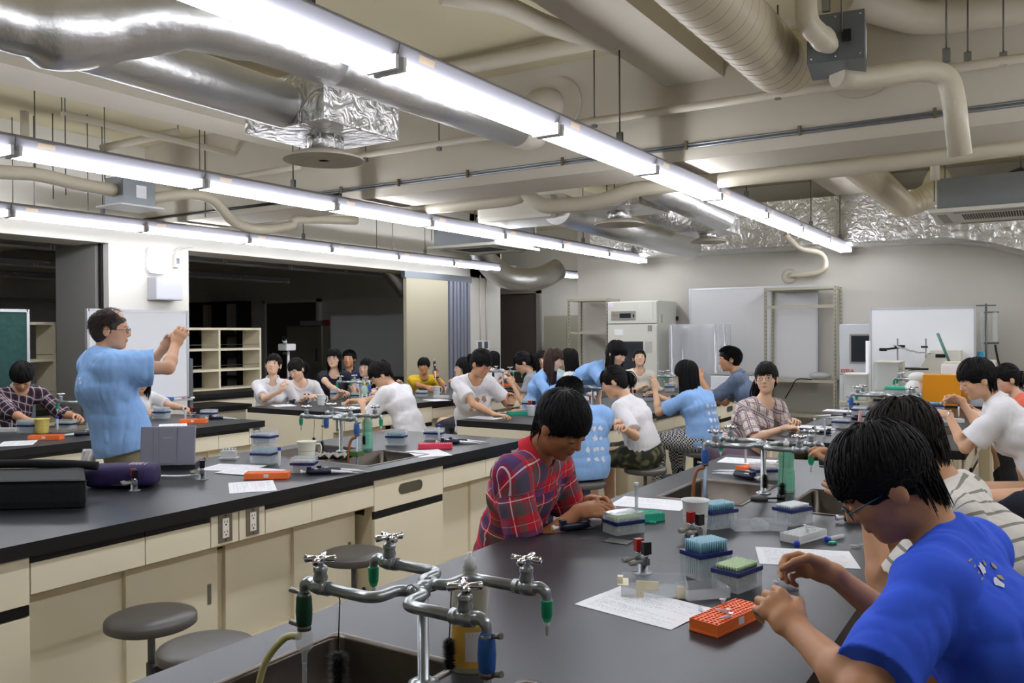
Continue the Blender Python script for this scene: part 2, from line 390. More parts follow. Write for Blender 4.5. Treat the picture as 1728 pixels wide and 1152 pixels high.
# PVC pipes
pipe('water_pipe', [(-4.85, 5.2, 2.99), (-.3, 5.2, 2.955), (0.02, 5.2, 2.955), (.02, 5.2, 3.5)], .026, M_pvc, 'thin beige pipe hung along the face of the long beam', fil=.05)
for k, X in enumerate((-4.7, -3.95, -2.62, -1.38, -.2)):
    hanger(X, 5.2, 'rod and clamp holding the thin beige beam pipe, '+['leftmost', 'second from left', 'the middle one', 'second from right', 'rightmost'][k], z0=2.93, grp='clamps of the thin beam pipe')
pipe('drain_pipe', [A(600, 148, Y=4.9), A(990, 72, Y=4.9), A(1030, 62, Y=4.9)], .055, M_pvc, 'thick beige pipe crossing above the big light row')
pipe('drain_pipe', [A(745, -10, Z=3.3), A(850, 8, Z=3.3), A(920, 42, Z=3.3), A(1040, 78, Z=3.3)], .055, M_pvc, 'thick beige pipe slanting at the top middle of the ceiling')
pipe('drain_pipe', [A(1420, -6, Z=3.3), A(1540, 30, Z=3.3), A(1590, 30, Z=3.3), A(1800, 5, Z=3.3)], .09, M_pvc, 'thick beige pipe with a bend at the top right of the ceiling', n=20)
pipe('water_pipe', [A(105, 192, X=-6.6), A(430, 268, X=-6.6), A(462, 290, X=-6.6)], .028, M_pvc, 'thin beige pipe slanting above the middle row of lights')
pipe('water_pipe', [A(390, 300, Y=5.2), A(505, 281, Y=5.2)], .026, M_pvc, 'short beige pipe left of the nearest diffuser')
pipe('water_pipe', [A(172, 250, X=-7.4), A(300, 222, X=-6.6)], .035, M_pvc, 'short thick beige pipe in the left corner of the ceiling')
pipe('water_pipe', [A(41, 170, X=-7.6), A(42, 240, X=-7.6)], .035, M_pvc, 'vertical beige pipe stub at the upper left')
# spiral ducts
def spiral(P, r, lab, rings, name='spiral_duct', seam=.028):
    t = empty(name, P[0], 0, lab, 'duct'); Q = bend(P, r*1.5, 8)
    MB().tube(rel(Q, P[0]), r, n=32).build('pipe', M_spiral, t)
    b = MB(); L = 0; nxt = seam
    for a, c in zip(Q[:-1], Q[1:]):
        d = (c-a).length
        while L+d > nxt:
            q = a+(c-a)*((nxt-L)/d); dd = (c-a).normalized(); b.lathe([(r+.0005, -.002), (r+.0022, 0), (r+.0005, .002)], q-Vector(P[0]), dd+Vector((.1, 0, 0)), n=32, caps=False); nxt += seam
        L += d
    b.build('seams', mat('spiral_seam', '#a99c80', .5), t)
    return t
spiral([Vector((-1.24, -1.5, 2.98)), Vector((-1.24, 4.78, 2.98)), Vector((-1.1, 4.95, 3.16)), Vector((-1.06, 5.45, 3.2))], .155, 'big beige spiral duct ending in an elbow above the grey fan box', 1, seam=.1)
tag(MB().lathe([(.24, 0), (.24, .015), (.1, .02)], (-.95, 5.42, 3.17), (0, 1, 0), n=36).build('wall_collar', M_pvc), 'round beige collar where the big spiral duct enters the beam', 'collar')
p = A(1468, 285, Z=2.95); q = A(1527, 348, X=p.x)
spiral([Vector((p.x, 6.0, q.z)), Vector(q), Vector((q.x+.25, q.y+.15, q.z+.12)), Vector((q.x+.28, q.y+.45, q.z+.35))], .13, 'smaller beige spiral duct in the second bay left of the ceiling cassette', 1, seam=.05)
# fan box with its wrapped pipes
c = A(1413, 78, D=4.2)
fb = empty('fan_box', c, radians(8), 'grey sheet-metal fan box hanging between wrapped pipes', 'fan box')
MB().box(-.13, .13, -.15, .15, -.115, .115, bev=.004).build('case', M_grey, fb)
b = MB()
for dx in (-.11, 0, .11):
    for dz in (-.095, .095): b.lathe([(.006, 0), (.004, .005)], (dx, -.15, dz), (0, -1, 0), n=8)
b.build('screws', M_chrome, fb); MB().box(.131, .133, -.05, .05, -.07, .07).build('rating_label', M_white, fb)
MB().box(.03, .07, -.18, -.15, -.03, .02).build('cable_gland', M_black, fb)
P = [A(1360, -20, D=3.9), A(1363, 35, D=3.9), A(1385, 62, D=3.98), A(1405, 80, D=4.05)]
tag(MB().tube(smooth_path(P, 6), [.05]*12+[.056]*3+[.05, .045, .04, .03], n=16).build('insulated_pipe', M_wrap, loc=P[0]), 'beige wrapped pipe entering the grey fan box from above', 'pipe')
P = [A(1412, 128, D=4.25), A(1450, 133, D=4.3), A(1560, 117, D=4.3), A(1600, 128, D=4.3), A(1610, 170, D=4.3), A(1620, 262, D=4.35)]
tag(MB().tube(bend(P, .1, 6), .056, n=18).build('insulated_pipe', M_wrap, loc=P[0]), 'beige wrapped pipe leaving the grey fan box and turning straight down', 'pipe')
for k, (x, y0, y1, D) in enumerate(((1394, -10, 20, 4.2), (1597, -10, 105, 4.35), (1633, 35, 110, 4.6))):
    a = A(x, y0, D=D); e = A(x, y1, D=D)
    hanger(e.x, e.y, ('thin rod above the grey fan box', 'long thin rod clamping the wrapped pipe right of the fan box', 'thin rod with a zinc clamp at the upper right')[k], z0=e.z, z1=3.5)
# left fan box and wrapped pipe
c = A(220, 328, X=-6.2)
fb = empty('fan_box', c, 0, 'small grey ventilation box with a white grille under the middle lights', 'fan box')
MB().box(-.12, .12, -.14, .14, -.1, .12).build('case', M_galv, fb); MB().box(-.17, .17, -.19, .19, -.115, -.1, bev=.006).build('grille', M_white, fb)
MB().box(.121, .123, -.03, .06, -.04, .06).build('rating_label', M_white, fb)
P = [A(-40, 288, X=-6.2), A(30, 292, X=-6.2), A(70, 296, X=-6.2), A(130, 310, X=-6.2), A(198, 322, X=-6.2)]
tag(MB().tube(smooth_path(P, 5), .05, n=14).build('insulated_pipe', M_wrap, loc=P[0]), 'beige wrapped pipe running into the small ventilation box from the left', 'pipe')
P = [A(245, 336, X=-6.2), A(320, 328, X=-6.2), A(360, 338, X=-6.2), A(395, 374, X=-6.2), A(440, 387, X=-6.2), A(490, 380, X=-6.2), A(505, 370, X=-6.2), A(600, 372, X=-6.2)]
tag(MB().tube(smooth_path(P, 5), .045, n=14).build('insulated_pipe', M_wrap, loc=P[0]), 'beige wrapped pipe snaking away right of the small ventilation box', 'pipe')
# long thin hanger rods left
for k, (x, y) in enumerate(((19, 80), (56, 130), (88, 140), (147, 195), (345, 215), (345.5, 225), (110, 225))):
    e = A(x, y, X=-7.9+.22*k); hanger(e.x, e.y, 'bare rod at the upper left of the ceiling, '+['leftmost', 'second from left', 'third from left', 'right of the vertical pipe stub', 'rightmost of a close pair', 'left of a close pair', 'the middle one'][k], z0=2.6+.05*(k % 3), grp='bare rods at the upper left', clamp=False)
# ceiling cassettes
def cassette(c, rz, lab):
    t = empty('ceiling_cassette', c, rz, lab, 'air conditioner')
    b = MB().box(-.475, .475, -.475, .475, 0, .035, bev=.015); b.build('panel', M_pvc if False else mat('cassette_panel', '#d9d8cc', .45), t)
    MB().box(-.42, .42, -.42, .42, .035, .29, bev=.01).build('body', M_galv, t)
    b = MB()
    for i in range(26):
        for j in range(3): b.box(-.25+.0196*i, -.238+.0196*i, -.2+.13*j-.06, -.2+.13*j+.06-.01, -.003, .0)
    b.build('grille', mat('grille_dark', '#4a4a46', .6), t)
    for s in ((-.43, -.36), (.36, .43)):
        MB().box(s[0], s[1], -.3, .3, -.004, 0).build('outlet_slot', mat('slot_grey', '#9b9a90', .5), t)
        MB().box(-.3, .3, s[0], s[1], -.004, 0).build('outlet_slot', mat('slot_grey'), t)
    for x in (-.46, .46):
        for y in (-.46, .46): MB().cyl((x*.95, y*.95, .1), (x*.95, y*.95, 3.5-c[2]), .005, n=6).build('rod', M_rod, t)
    return t
cassette((-5.56, 8.18, 2.5), 0, 'square ceiling cassette air conditioner above the middle rows of lights')
cassette((-.36, 8.25, 2.5), 0, 'square ceiling cassette air conditioner at the far right of the ceiling')
tag(MB().cyl((-.78, 7.7, 2.76), (-.78, 7.7, 3.0), .035).build('drain_pipe', M_pvc, loc=(-.78, 7.7, 2.9)), 'short upright beige pipe at the corner of the right cassette', 'pipe')
P = [A(1725, 290, D=6.9), A(1705, 300, D=6.9), A(1700, 322, D=6.9), A(1715, 335, D=6.9), A(1740, 330, D=6.9)]
tag(MB().tube(smooth_path(P, 6), .045, n=14).build('cable_coil', M_black, loc=P[0]), 'dark bundle of hoses beside the right cassette', 'cable')
# pipe and flange on back wall
fl = empty('curled_pipe', (-2.91, 11.5, 2.27), 0, 'beige pipe curling down from the ceiling to a flange on the back wall', 'pipe')
MB().lathe([(.1, 0), (.1, -.012), (.04, -.018)], (0, 0, 0), (0, 1, 0), n=28).build('flange', M_pvc, fl)
P = [A(1334, 465, Y=11.46), A(1375, 461, Y=11.35), A(1392, 452, Y=11.3), A(1392, 436, Y=11.3), A(1380, 425, Y=11.2), A(1350, 418, Y=11.0), A(1325, 395, Y=10.8)]
MB().tube(rel(smooth_path(P, 6), fl.location), .032, n=14).build('pipe', M_pvc, fl)
# cable ladder beside the header
b = MB(); b.box(-7.95, -7.93, 4.2, 12.2, 2.62, 2.68); b.box(-7.66, -7.64, 4.2, 12.2, 2.62, 2.68)
for k in range(32): b.box(-7.93, -7.66, 4.3+.25*k, 4.34+.25*k, 2.62, 2.64)
tag(b.build('cable_ladder', M_galv, loc=(-7.8, 8, 2.65)), 'grey cable ladder beside the row of lights at the white column', 'cable ladder')
b = MB()
for k in range(5): b.tube(smooth_path([(-7.0+.05*k, 13.7, 3.2), (-6.95+.05*k, 13.72, 2.6), (-6.8+.06*k, 13.75, 2.3), (-6.78+.07*k, 13.76, 1.95)], 5), .035 if k < 3 else .03, k > 2, n=8)
tag(b.build('cable_bundle', [M_black, mat('green_cable', '#1d4a40', .4)], loc=(-6.9, 13.7, 2.5)), 'thick bundle of black and green cables above the grey locker', 'cable')

def strap(o, x, y, z, z1=3.5):
    MB().cyl((x-o.location.x, y-o.location.y, z-o.location.z), (x-o.location.x, y-o.location.y, z1-o.location.z), .005, n=6).build('hanger_wire', M_rod, o)
for nm, pts in (('air_diffuser.001', [(-3.5, 7.2, 2.7), (-3.05, 7.2, 2.7)]), ('air_diffuser.002', None), ('foil_duct.001', [(-3.9, 8.2, 2.9)]), ('foil_duct.002', None), ('foil_duct.003', [(-3.8, 6.7, 3.08)]), ('foil_duct.004', None), ('foil_duct.005', [(-7.55, 11.05, 2.8)]), ('foil_duct.006', [(-9.2, 10.35, 2.95)]), ('foil_duct.007', [(-4.5, 11.2, 3.2), (-2, 11.2, 3.2), (0, 11.2, 3.2)]), ('insulated_pipe', [(-2.5, 6.2, 2.8), (-1.0, 6.2, 2.8), (-4.4, 6.2, 2.8)]), ('insulated_pipe.003', None), ('insulated_pipe.004', None), ('insulated_box', None), ('cable_bundle', [(-6.9, 13.7, 3.1)]), ('water_pipe.001', None), ('water_pipe.002', None), ('water_pipe.003', None), ('drain_pipe.003', None), ('drain_pipe', None), ('drain_pipe.001', None), ('cable_coil', None), ('fan_box', None), ('fan_box.001', None), ('cable_ladder', [(-7.94, 6, 2.68), (-7.94, 9, 2.68), (-7.65, 6, 2.68), (-7.65, 9, 2.68)])):
    o = bpy.data.objects.get(nm)
    if o is None: continue
    if pts is None:
        m_ = o if o.type == 'MESH' else o.children[0]; V_ = [v.co for v in m_.data.vertices]; bb = V_[len(V_)//2]; p_ = Vector(o.location); b2 = max(V_, key=lambda c: c.z)
        pts = [(p_.x+b2.x, p_.y+b2.y, p_.z+b2.z-.01)]
    for q_ in pts: strap(o, *q_)
# ---------------------------------------------------------------- benches
M_plate = mat('outlet_plate_steel', '#8a857c', .35, .8)
M_ivory = mat('ivory_plastic', '#ece8da', .35)
M_shadowgap = mat('panel_gap', '#8d8468', .8)
def outlet(parent, x, s, y, z):
    """s=+1 faces +X; steel plate with a double socket"""
    b = MB(); b.box(x, x+s*.004, y-.036, y+.036, z-.062, z+.062, 0)
    p = b.build('outlet_plate', M_plate, parent)
    q = MB(); q.box(x+s*.004, x+s*.007, y-.017, y+.017, z-.042, z+.042, 0)
    for dz in (-.022, .022):
        for dy in (-.007, .007): q.box(x+s*.007, x+s*.0078, y+dy-.0012, y+dy+.0012, z+dz, z+dz+.011, 1)
        q.box(x+s*.007, x+s*.0078, y-.0035, y+.0035, z+dz-.011, z+dz-.005, 1)
    q.box(x+s*.004, x+s*.006, y-.003, y+.003, z+.05, z+.056, 1); q.box(x+s*.004, x+s*.006, y-.003, y+.003, z-.056, z-.05, 1)
    q.build('socket', [M_ivory, M_dark], p)
def drawer_cab(x0, x1, y0, y1, lab, grp):
    t = empty('drawer_cabinet', ((x0+x1)/2, (y0+y1)/2, 0), 0, lab, 'cabinet', grp); cx, cy = (x0+x1)/2, (y0+y1)/2
    w = (x1-x0)/2; h = (y1-y0)/2
    MB().box(-w+.02, w-.02, -h+.002, h-.002, .06, .55, 0).box(-w+.02, -w+.07, -h+.002, h-.002, .55, .745, 0).box(w-.07, w-.02, -h+.002, h-.002, .55, .745, 0).box(-w+.06, w-.06, -h+.01, h-.01, 0, .06, 1).build('body', [M_cream2, M_dark], t)
    for s in (-1, 1):
        xa, xb = sorted((s*(w-.02), s*w))
        d = MB().box(xa, xb, -h+.003, h-.003, .577, .743, bev=.002).build('drawer', M_cream, t)
        MB().prism([(-.075+.03*cos(a), .03*sin(a)) for a in np.linspace(pi/2, 1.5*pi, 9)]+[(.075+.03*cos(a), .03*sin(a)) for a in np.linspace(-pi/2, pi/2, 9)], 0, .003, M=Matrix.Translation((s*w, 0, .665)) @ Matrix(((0, 0, s, 0), (1, 0, 0, 0), (0, 1, 0, 0), (0, 0, 0, 1)))).build('recessed_pull', M_steel, d)
        MB().box(xa-.01*s if s < 0 else xa-.01, xb-.004*s if s > 0 else xb+.004, -h+.003, h-.003, .537, .573).build('grip_channel', M_black, t)
        MB().box(xa, xb, -h+.003, h-.003, .10, .533, bev=.002).build('door', M_cream, t)
    return t
def knee_cab(x0, x1, y0, y1, split, out, lab, grp):
    """recessed sliding-door unit below a row of fascia panels; out = 'lo' / 'hi' side holding the outlet panel"""
    t = empty('knee_cabinet', ((x0+x1)/2, (y0+y1)/2, 0), 0, lab, 'cabinet', grp)
    w = (x1-x0)/2; h = (y1-y0)/2; cy = (y0+y1)/2
    MB().box(-w+.15, w-.15, -h, h, .06, .55, 0).box(-w+.02, -w+.09, -h, h, .6, .745, 0).box(w-.09, w-.02, -h, h, .6, .745, 0).box(-w+.09, -w+.17, -h, h, .6, .61, 0).box(w-.17, w-.09, -h, h, .6, .61, 0).box(-w+.19, w-.19, -h, h, 0, .06, 1).build('body', [M_cream2, M_dark], t)
    P = [y0-cy, *[q-cy for q in split], y1-cy]
    for s in (-1, 1):
        for i, (a, c) in enumerate(zip(P[:-1], P[1:])):
            xa, xb = sorted((s*(w-.02), s*w)); o = (out == 'lo' and i == 0) or (out == 'hi' and i == len(P)-2)
            if o:
                p = MB().box(xa, xb, a+.003, c-.003, .61, .755, bev=.002).build('outlet_panel', M_cream, t)
                outlet(p, s*w, s, (a+c)/2, .683)
            else:
                MB().box(xa, xb, a+.002, c-.002, .61, .72, bev=.002).build('fascia_panel', M_cream, t)
                MB().box(*sorted((s*(w-.03), s*(w-.005))), a+.002, c-.002, .72, .745).build('black_strip', M_black, t)
        mid = 0.
        xa, xb = sorted((s*(w-.15), s*(w-.13)))
        MB().box(xa, xb, -h+.03, mid+.02, .12, .6, bev=.002).build('sliding_door', M_cream, t)
        xc, xd = sorted((s*(w-.13), s*(w-.11)))
        dd = MB().box(xc, xd, mid-.02, h-.03, .12, .6, bev=.002).build('sliding_door', M_cream, t)
        MB().box(*sorted((s*(w-.11), s*(w-.108))), h-.085, h-.065, .33, .42).build('finger_pull', M_steel, dd)
        MB().box(*sorted((s*(w-.16), s*(w-.1))), -h, h, .06, .12).build('door_rail', M_cream2, t)
    return t
def sink_basin(parent, x0, x1, y0, y1, z, dep=.2):
    b = MB(); r = .03; e = .022
    Pi = []; Po = []
    for cx, cy, a0 in ((x1-r, y1-r, 0), (x0+r, y1-r, pi/2), (x0+r, y0+r, pi), (x1-r, y0+r, 1.5*pi)):
        for k in range(5): a = a0+k*pi/8; Pi.append((cx+r*cos(a), cy+r*sin(a))); Po.append((cx+(r*.35+e)*cos(a), cy+(r*.35+e)*sin(a)))
    Po = []
    for sx, sy in ((1, 1), (-1, 1), (-1, -1), (1, -1)):
        cx = x1+e-.008 if sx > 0 else x0-e+.008; cy = y1+e-.008 if sy > 0 else y0-e+.008
        for k in range(5):
            a = {(1, 1): 0, (-1, 1): pi/2, (-1, -1): pi, (1, -1): 1.5*pi}[(sx, sy)]+k*pi/8; Po.append((cx+.008*cos(a), cy+.008*sin(a)))
    n = len(Pi); mx, my = (x0+x1)/2, (y0+y1)/2
    Pb = [(mx+(p[0]-mx)*.93, my+(p[1]-my)*.93) for p in Pi]
    vs = [(x, y, z+.0006) for x, y in Po]+[(x, y, z+.004) for x, y in [((a[0]*.8+c[0]*.2), (a[1]*.8+c[1]*.2)) for a, c in zip(Po, Pi)]]+[(x, y, z+.004) for x, y in [((a[0]*.15+c[0]*.85), (a[1]*.15+c[1]*.85)) for a, c in zip(Po, Pi)]]+[(x, y, z-.004) for x, y in Pi]+[(x, y, z-dep) for x, y in Pb]
    fs = [(L*n+i, L*n+(i+1) % n, (L+1)*n+(i+1) % n, (L+1)*n+i) for L in range(4) for i in range(n)]
    b.add(vs, fs, 0, True); b.f.append([4*n+i for i in range(n)]); b.m.append(0); b.sm.append(False)
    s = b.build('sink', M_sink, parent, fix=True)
    MB().lathe([(0, .003), (.03, .003), (.035, 0)], (mx, my, z-dep), n=20).build('drain', M_steel, s)
    return s
def top(x0, x1, y0, y1, ys, seam, lab, sinks=((0.16, .5), (.68, 1.02))):
    """worktop with rectangular cut-outs for the sinks, built as strips"""
    t = empty('worktop', ((x0+x1)/2, (y0+y1)/2, .8), 0, lab, 'worktop'); cx, cy = (x0+x1)/2, (y0+y1)/2
    SX = [(x0+.17, x0+.52), (x1-.49, x1-.14)]
    cuts = []
    for yc in ys:
        for sx in SX: cuts.append((sx[0], sx[1], yc-.26, yc+.26))
    X = sorted({x0, x1, *[c for k in cuts for c in k[:2]]}); Y = sorted({y0, y1, seam-.0008, seam+.0008, *[c for k in cuts for c in k[2:]]})
    b = MB()
    for i in range(len(X)-1):
        for j in range(len(Y)-1):
            mx, my = (X[i]+X[i+1])/2, (Y[j]+Y[j+1])/2
            if any(k[0] < mx < k[1] and k[2] < my < k[3] for k in cuts): continue
            dz = 0; sm = abs(my-seam) < .001
            b.add([(X[i], Y[j], .8+dz), (X[i+1], Y[j], .8+dz), (X[i+1], Y[j+1], .8+dz), (X[i], Y[j+1], .8+dz)], [(0, 1, 2, 3)], 1 if sm else 0)
    vs = [(x, y, z) for z in (.8, .748) for x, y in ((x0, y0), (x1, y0), (x1, y1), (x0, y1))]
    b.add(vs, [(0, 4, 5, 1), (1, 5, 6, 2), (2, 6, 7, 3), (3, 7, 4, 0)], 1)
    # underside rim only, so the basins pass through
    for (a, c, d, e) in ((x0, x1, y0, y0+.1), (x0, x1, y1-.1, y1), (x0, x0+.1, y0, y1), (x1-.1, x1, y0, y1)): b.add([(a, d, .748), (a, e, .748), (c, e, .748), (c, d, .748)], [(0, 1, 2, 3)], 1)
    b.build('top_panel', [M_top, M_topedge], t, loc=(cx, cy, .8)).location = (0, 0, 0)
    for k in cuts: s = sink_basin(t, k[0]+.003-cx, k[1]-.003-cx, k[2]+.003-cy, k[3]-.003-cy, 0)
    return t
BN = {}
def bench(name, x0, x1, y0, stations, half=2.41, end_label=''):
    ym = y0+half; BN[name] = (x0, x1, y0)
    for h, ya in ((0, y0), (1, ym)):
        S = [0, .15, .44, .89, 1.5, 1.95, 2.26, 2.41]; q = [ya+s for s in S]
        w = ('near', 'far')[h]
        knee_cab(x0+.02, x1-.02, q[0], q[3], q[1:3], 'lo', f'cream outlet knee cabinet, first in the {w} half of {name}', None)
        drawer_cab(x0+.02, x1-.02, q[3], q[4], f'cream drawer cabinet in the {w} half of {name}', None)
        knee_cab(x0+.02, x1-.02, q[4], q[7], q[5:7], 'hi', f'cream outlet knee cabinet, last in the {w} half of {name}', None)
    top(x0, x1, y0, y0+2*half, stations, ym, f'black worktop of {name}')
bench('the nearest bench', -1.61, -.42, .1, (1.22, 3.745))
bench('the bench holding the laptop', -4.2, -3.01, .1, (1.22, 3.745))
bench('the teacher-side bench by the whiteboard', -6.8, -5.6, .1, (1.22, 3.745))
bench('the far bench with the balances', -1.61, -.42, 5.75, (6.9, 9.4))
bench('the middle back bench', -4.2, -3.01, 5.75, (6.9, 9.4))
bench('the rear bench by the partition', -6.8, -5.6, 5.75, (6.9, 9.4))
for nm, x0, x1 in (('the middle back bench', -4.2, -3.01), ('the rear bench by the partition', -6.8, -5.6)):
    tag(MB().box(x0+.015, x1-.015, 5.735, 5.75, .06, .748, bev=.003).build('end_panel', M_cream), f'plain cream end panel of {nm}', 'panel')
# dark-room benches
for nm, x0, x1, y0, y1 in (('nearer the column', -9.95, -8.75, 6.5, 8.3), ('at the back', -9.95, -8.75, 8.4, 11.2)):
    b = MB().box(x0+.03, x1-.03, y0+.03, y1-.03, 0, .72, bev=.004)
    t = empty('dark_room_bench', (0, 0, 0), 0, f'cream bench with black top in the dark room, {nm}', 'bench')
    b.build('body', M_cream, t); MB().box(x0, x1, y0, y1, .75, .8).build('worktop', M_topedge, t); MB().box(x0+.01, x1-.01, y0+.01, y1-.01, .72, .75).build('black_strip', M_black, t)
t = empty('dark_room_bench', (0, 0, 0), 0, 'low cream bench with black top in front of the dark room opening', 'bench')
MB().box(-8.55, -7.95, 6.05, 6.7, 0, .66, bev=.004).build('body', M_cream, t); MB().box(-8.6, -7.9, 6.0, 6.75, .66, .72).build('worktop', M_topedge, t)
t = empty('dark_room_bench', (0, 0, 0), 0, 'dark bench top behind the chalkboard', 'bench')
MB().box(-9.15, -8.6, 2.6, 4.9, 0, .72).build('body', M_cream, t); MB().box(-9.2, -8.55, 2.55, 4.95, .72, .78).build('worktop', M_topedge, t)
# ---------------------------------------------------------------- shelves of the dark room
def shelf_unit(x, y0, y1, z0, z1, ncol, nrow, lab, dep=.35):
    """open cream shelf facing +X, along Y"""
    t = empty('shelf_unit', (x, (y0+y1)/2, z0), 0, lab, 'shelf'); cy = (y0+y1)/2; H = z1-z0
    for k in range(ncol+1):
        y = y0+(y1-y0)*k/ncol-cy; MB().box(-dep, 0, y-.015, y+.015, 0, H).build('side_panel', M_cream, t)
    for k in range(nrow+1):
        z = H*k/nrow if k else .02; b = MB().box(-dep, .004, y0-cy, y1-cy, max(z-.03, 0), z); b.build('shelf_board', M_cream, t)
        if 0 < k < nrow: MB().tube([(-.01, y0-cy, z+.05), (-.01, y1-cy, z+.05)], .004, n=6).build('guard_rail', M_steel, t)
    return t
shelf_unit(-9.3, 6.72, 8.1, .8, 1.625, 2, 3, 'cream open shelf unit on the dark room bench right of the column')
shelf_unit(-9.3, 4.3, 5.2, .05, 1.68, 1, 4, 'tall cream open shelf unit behind the chalkboard')
# dark shelf, door, refrigerator, whiteboard of the dark room
t = empty('steel_shelf', (-17.2, 13.7, 0), 0, 'dark steel shelf against the end wall of the dark room', 'shelf')
for x in (-.9, 0, .9): MB().box(x-.03, x+.03, -.2, .2, 0, 2.35).build('post', M_dark, t)
for z in (.5, 1.0, 1.5, 2.3): MB().box(-.92, .92, -.2, .2, z, z+.04).build('shelf_board', M_dark, t)
for x, w, h, z in ((-.5, .2, .14, 1.54), (.35, .3, .16, 1.54), (.5, .2, .2, 1.04), (-.3, .3, .2, 1.04)):
    q = empty('storage_box', (-17.2+x, 13.65, z), 0, f'dark box on the dark steel shelf, about {abs(int(x*100))} cm off its middle post', 'box')
    q['label'] = {-.5: 'dark box high on the left of the dark steel shelf', .35: 'dark box high on the right of the dark steel shelf', .5: 'dark box low on the right of the dark steel shelf', -.3: 'dark box low on the left of the dark steel shelf'}[x]
    MB().box(-w/2, w/2, -.1, .1, 0, h, bev=.01).build('body', mat('dark_box', '#3a3d42', .6), q); MB().box(-w/2-.004, w/2+.004, -.104, .104, h*.75, h+.003, bev=.004).build('lid', mat('dark_box'), q)
d = tag(MB().box(-15.8, -14.1, 13.96, 14.02, 0, 2.28).build('door_2', M_doorbr), kind='structure')
struct('trim_7', MB().box(-14.1, -14.02, 13.9, 14.02, 0, 2.35).box(-15.88, -15.8, 13.9, 14.02, 0, 2.35).box(-15.88, -14.02, 13.9, 14.02, 2.28, 2.35), M_wall)
fr = empty('refrigerator', (-12.9, 12.8, 0), 0, 'tall stainless steel refrigerator in the dark room', 'refrigerator')
MB().box(-.5, .5, -.4, .4, 0, 1.72, bev=.01).build('body', M_steel, fr); MB().box(-.495, .495, -.43, -.4, .85, 1.7, bev=.008).build('door', M_steel, fr); MB().box(-.495, .495, -.43, -.4, .1, .84, bev=.008).build('door', M_steel, fr)
MB().box(.36, .39, -.46, -.43, 1.0, 1.25).build('handle', M_black, fr)
tag(MB().box(-12.9-.35, -12.9+.25, 12.6, 13.0, 1.72, 1.82, bev=.01).build('cardboard_box', mat('grey_box', '#8b8b8e', .7), loc=(-12.9, 12.8, 1.72)), 'flat grey box on top of the stainless refrigerator', 'box')
tag(MB().box(-12.6, -12.42, 12.6, 12.85, 1.72, 1.83, bev=.01).build('carton', mat('red_carton', '#a04048', .6), loc=(-12.5, 12.7, 1.72)), 'small red and white carton on top of the stainless refrigerator', 'box')
def board(name, W, H, zb, m, lab, cat, stand=True, tray=True, tilt=0):
    """mobile board, faces local -Y"""
    t = empty(name, (0, 0, 0), 0, lab, cat); M = Matrix.Translation((0, 0, zb)) @ Matrix.Rotation(tilt, 4, 'X')
    MB().box(-W/2, W/2, -.012, .012, 0, H, M=M).build('panel', m, t)
    b = MB()
    for a in ((-W/2-.015, -W/2+.01, -.018, .018, -.015, H+.015), (W/2-.01, W/2+.015, -.018, .018, -.015, H+.015), (-W/2, W/2, -.018, .018, -.015, .01), (-W/2, W/2, -.018, .018, H-.01, H+.015)): b.box(*a, M=M)
    b.build('frame', mat('alu_frame', '#c5c7c9', .35, .6), t)
    if tray: MB().box(-W/2, W/2, -.09, -.01, -.03, -.01, M=M).build('pen_tray', mat('alu_frame'), t)
    if stand:
        for s in (-1, 1):
            MB().box(s*(W/2+.04)-.02, s*(W/2+.04)+.02, -.02, .02, .06, zb+H*.45, 0).box(s*(W/2+.04)-.02, s*(W/2+.04)+.02, -.28, .28, .06, .1, 0).build('stand_leg', M_grey, t)
            for y in (-.26, .26): MB().cyl((s*(W/2+.04)-.012, y, .03), (s*(W/2+.04)+.012, y, .03), .03, n=14).build('caster', M_black, t)
    return t
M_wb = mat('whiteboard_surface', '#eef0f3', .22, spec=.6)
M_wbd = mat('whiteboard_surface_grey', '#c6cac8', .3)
w = board('whiteboard', 1.05, .86, .9, M_wb, 'mobile whiteboard standing in front of the white column behind the teacher', 'whiteboard'); w.location = (-7.42, 4.98, 0); w.rotation_euler = (0, 0, pi/2)
tag(MB().box(-.07, .07, -.03, .03, 0, .035, bev=.008).build('board_eraser', mat('blue_felt', '#2f6ea5', .7)), 'blue eraser on the tray of the whiteboard behind the teacher', 'eraser').location = (-7.345, 5.22, .882)
for k, (y, c) in enumerate(((5.36, '#c23a5a'), (5.42, '#26262a'), (5.47, '#e8e8ea'))):
    mk = tag(MB().cyl((0, -.06, .01), (0, .05, .01), .009, n=10).build('marker_pen', M_white), ('pink', 'black', 'white')[k]+' capped marker on the tray of the whiteboard behind the teacher', 'marker'); mk.location = (-7.35, y, .88)
    MB().cyl((0, .03, .01), (0, .07, .01), .0105, n=10).build('cap', mat('cap'+c, c, .4), mk)
w = board('chalkboard', 1.5, 1.2, .55, mat('green_chalkboard', '#1f4a45', .7, var=.5, vscale=25), 'green chalkboard with white frame at the left edge', 'chalkboard', tray=False); w.location = (-7.75, 3.335, 0); w.rotation_euler = (0, 0, pi/2)
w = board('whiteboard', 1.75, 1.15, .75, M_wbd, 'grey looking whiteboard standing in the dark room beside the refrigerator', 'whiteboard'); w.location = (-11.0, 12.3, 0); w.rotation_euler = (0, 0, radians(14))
w = board('whiteboard', 1.1, .985, .81, M_wb, 'bright whiteboard behind the orange instrument at the right', 'whiteboard', stand=False, tray=False); w.location = (-1.25, 10.91, 0)
w = board('whiteboard', 1.72, 1.2, .93, mat('whiteboard_lit_grey', '#d2d2d2', .3), 'large grey whiteboard leaning on the back wall behind the steel rack', 'whiteboard', stand=False, tray=False); w.location = (-3.4, 11.43, 0); w['label'] = 'large grey whiteboard fixed to the back wall behind the steel rack'
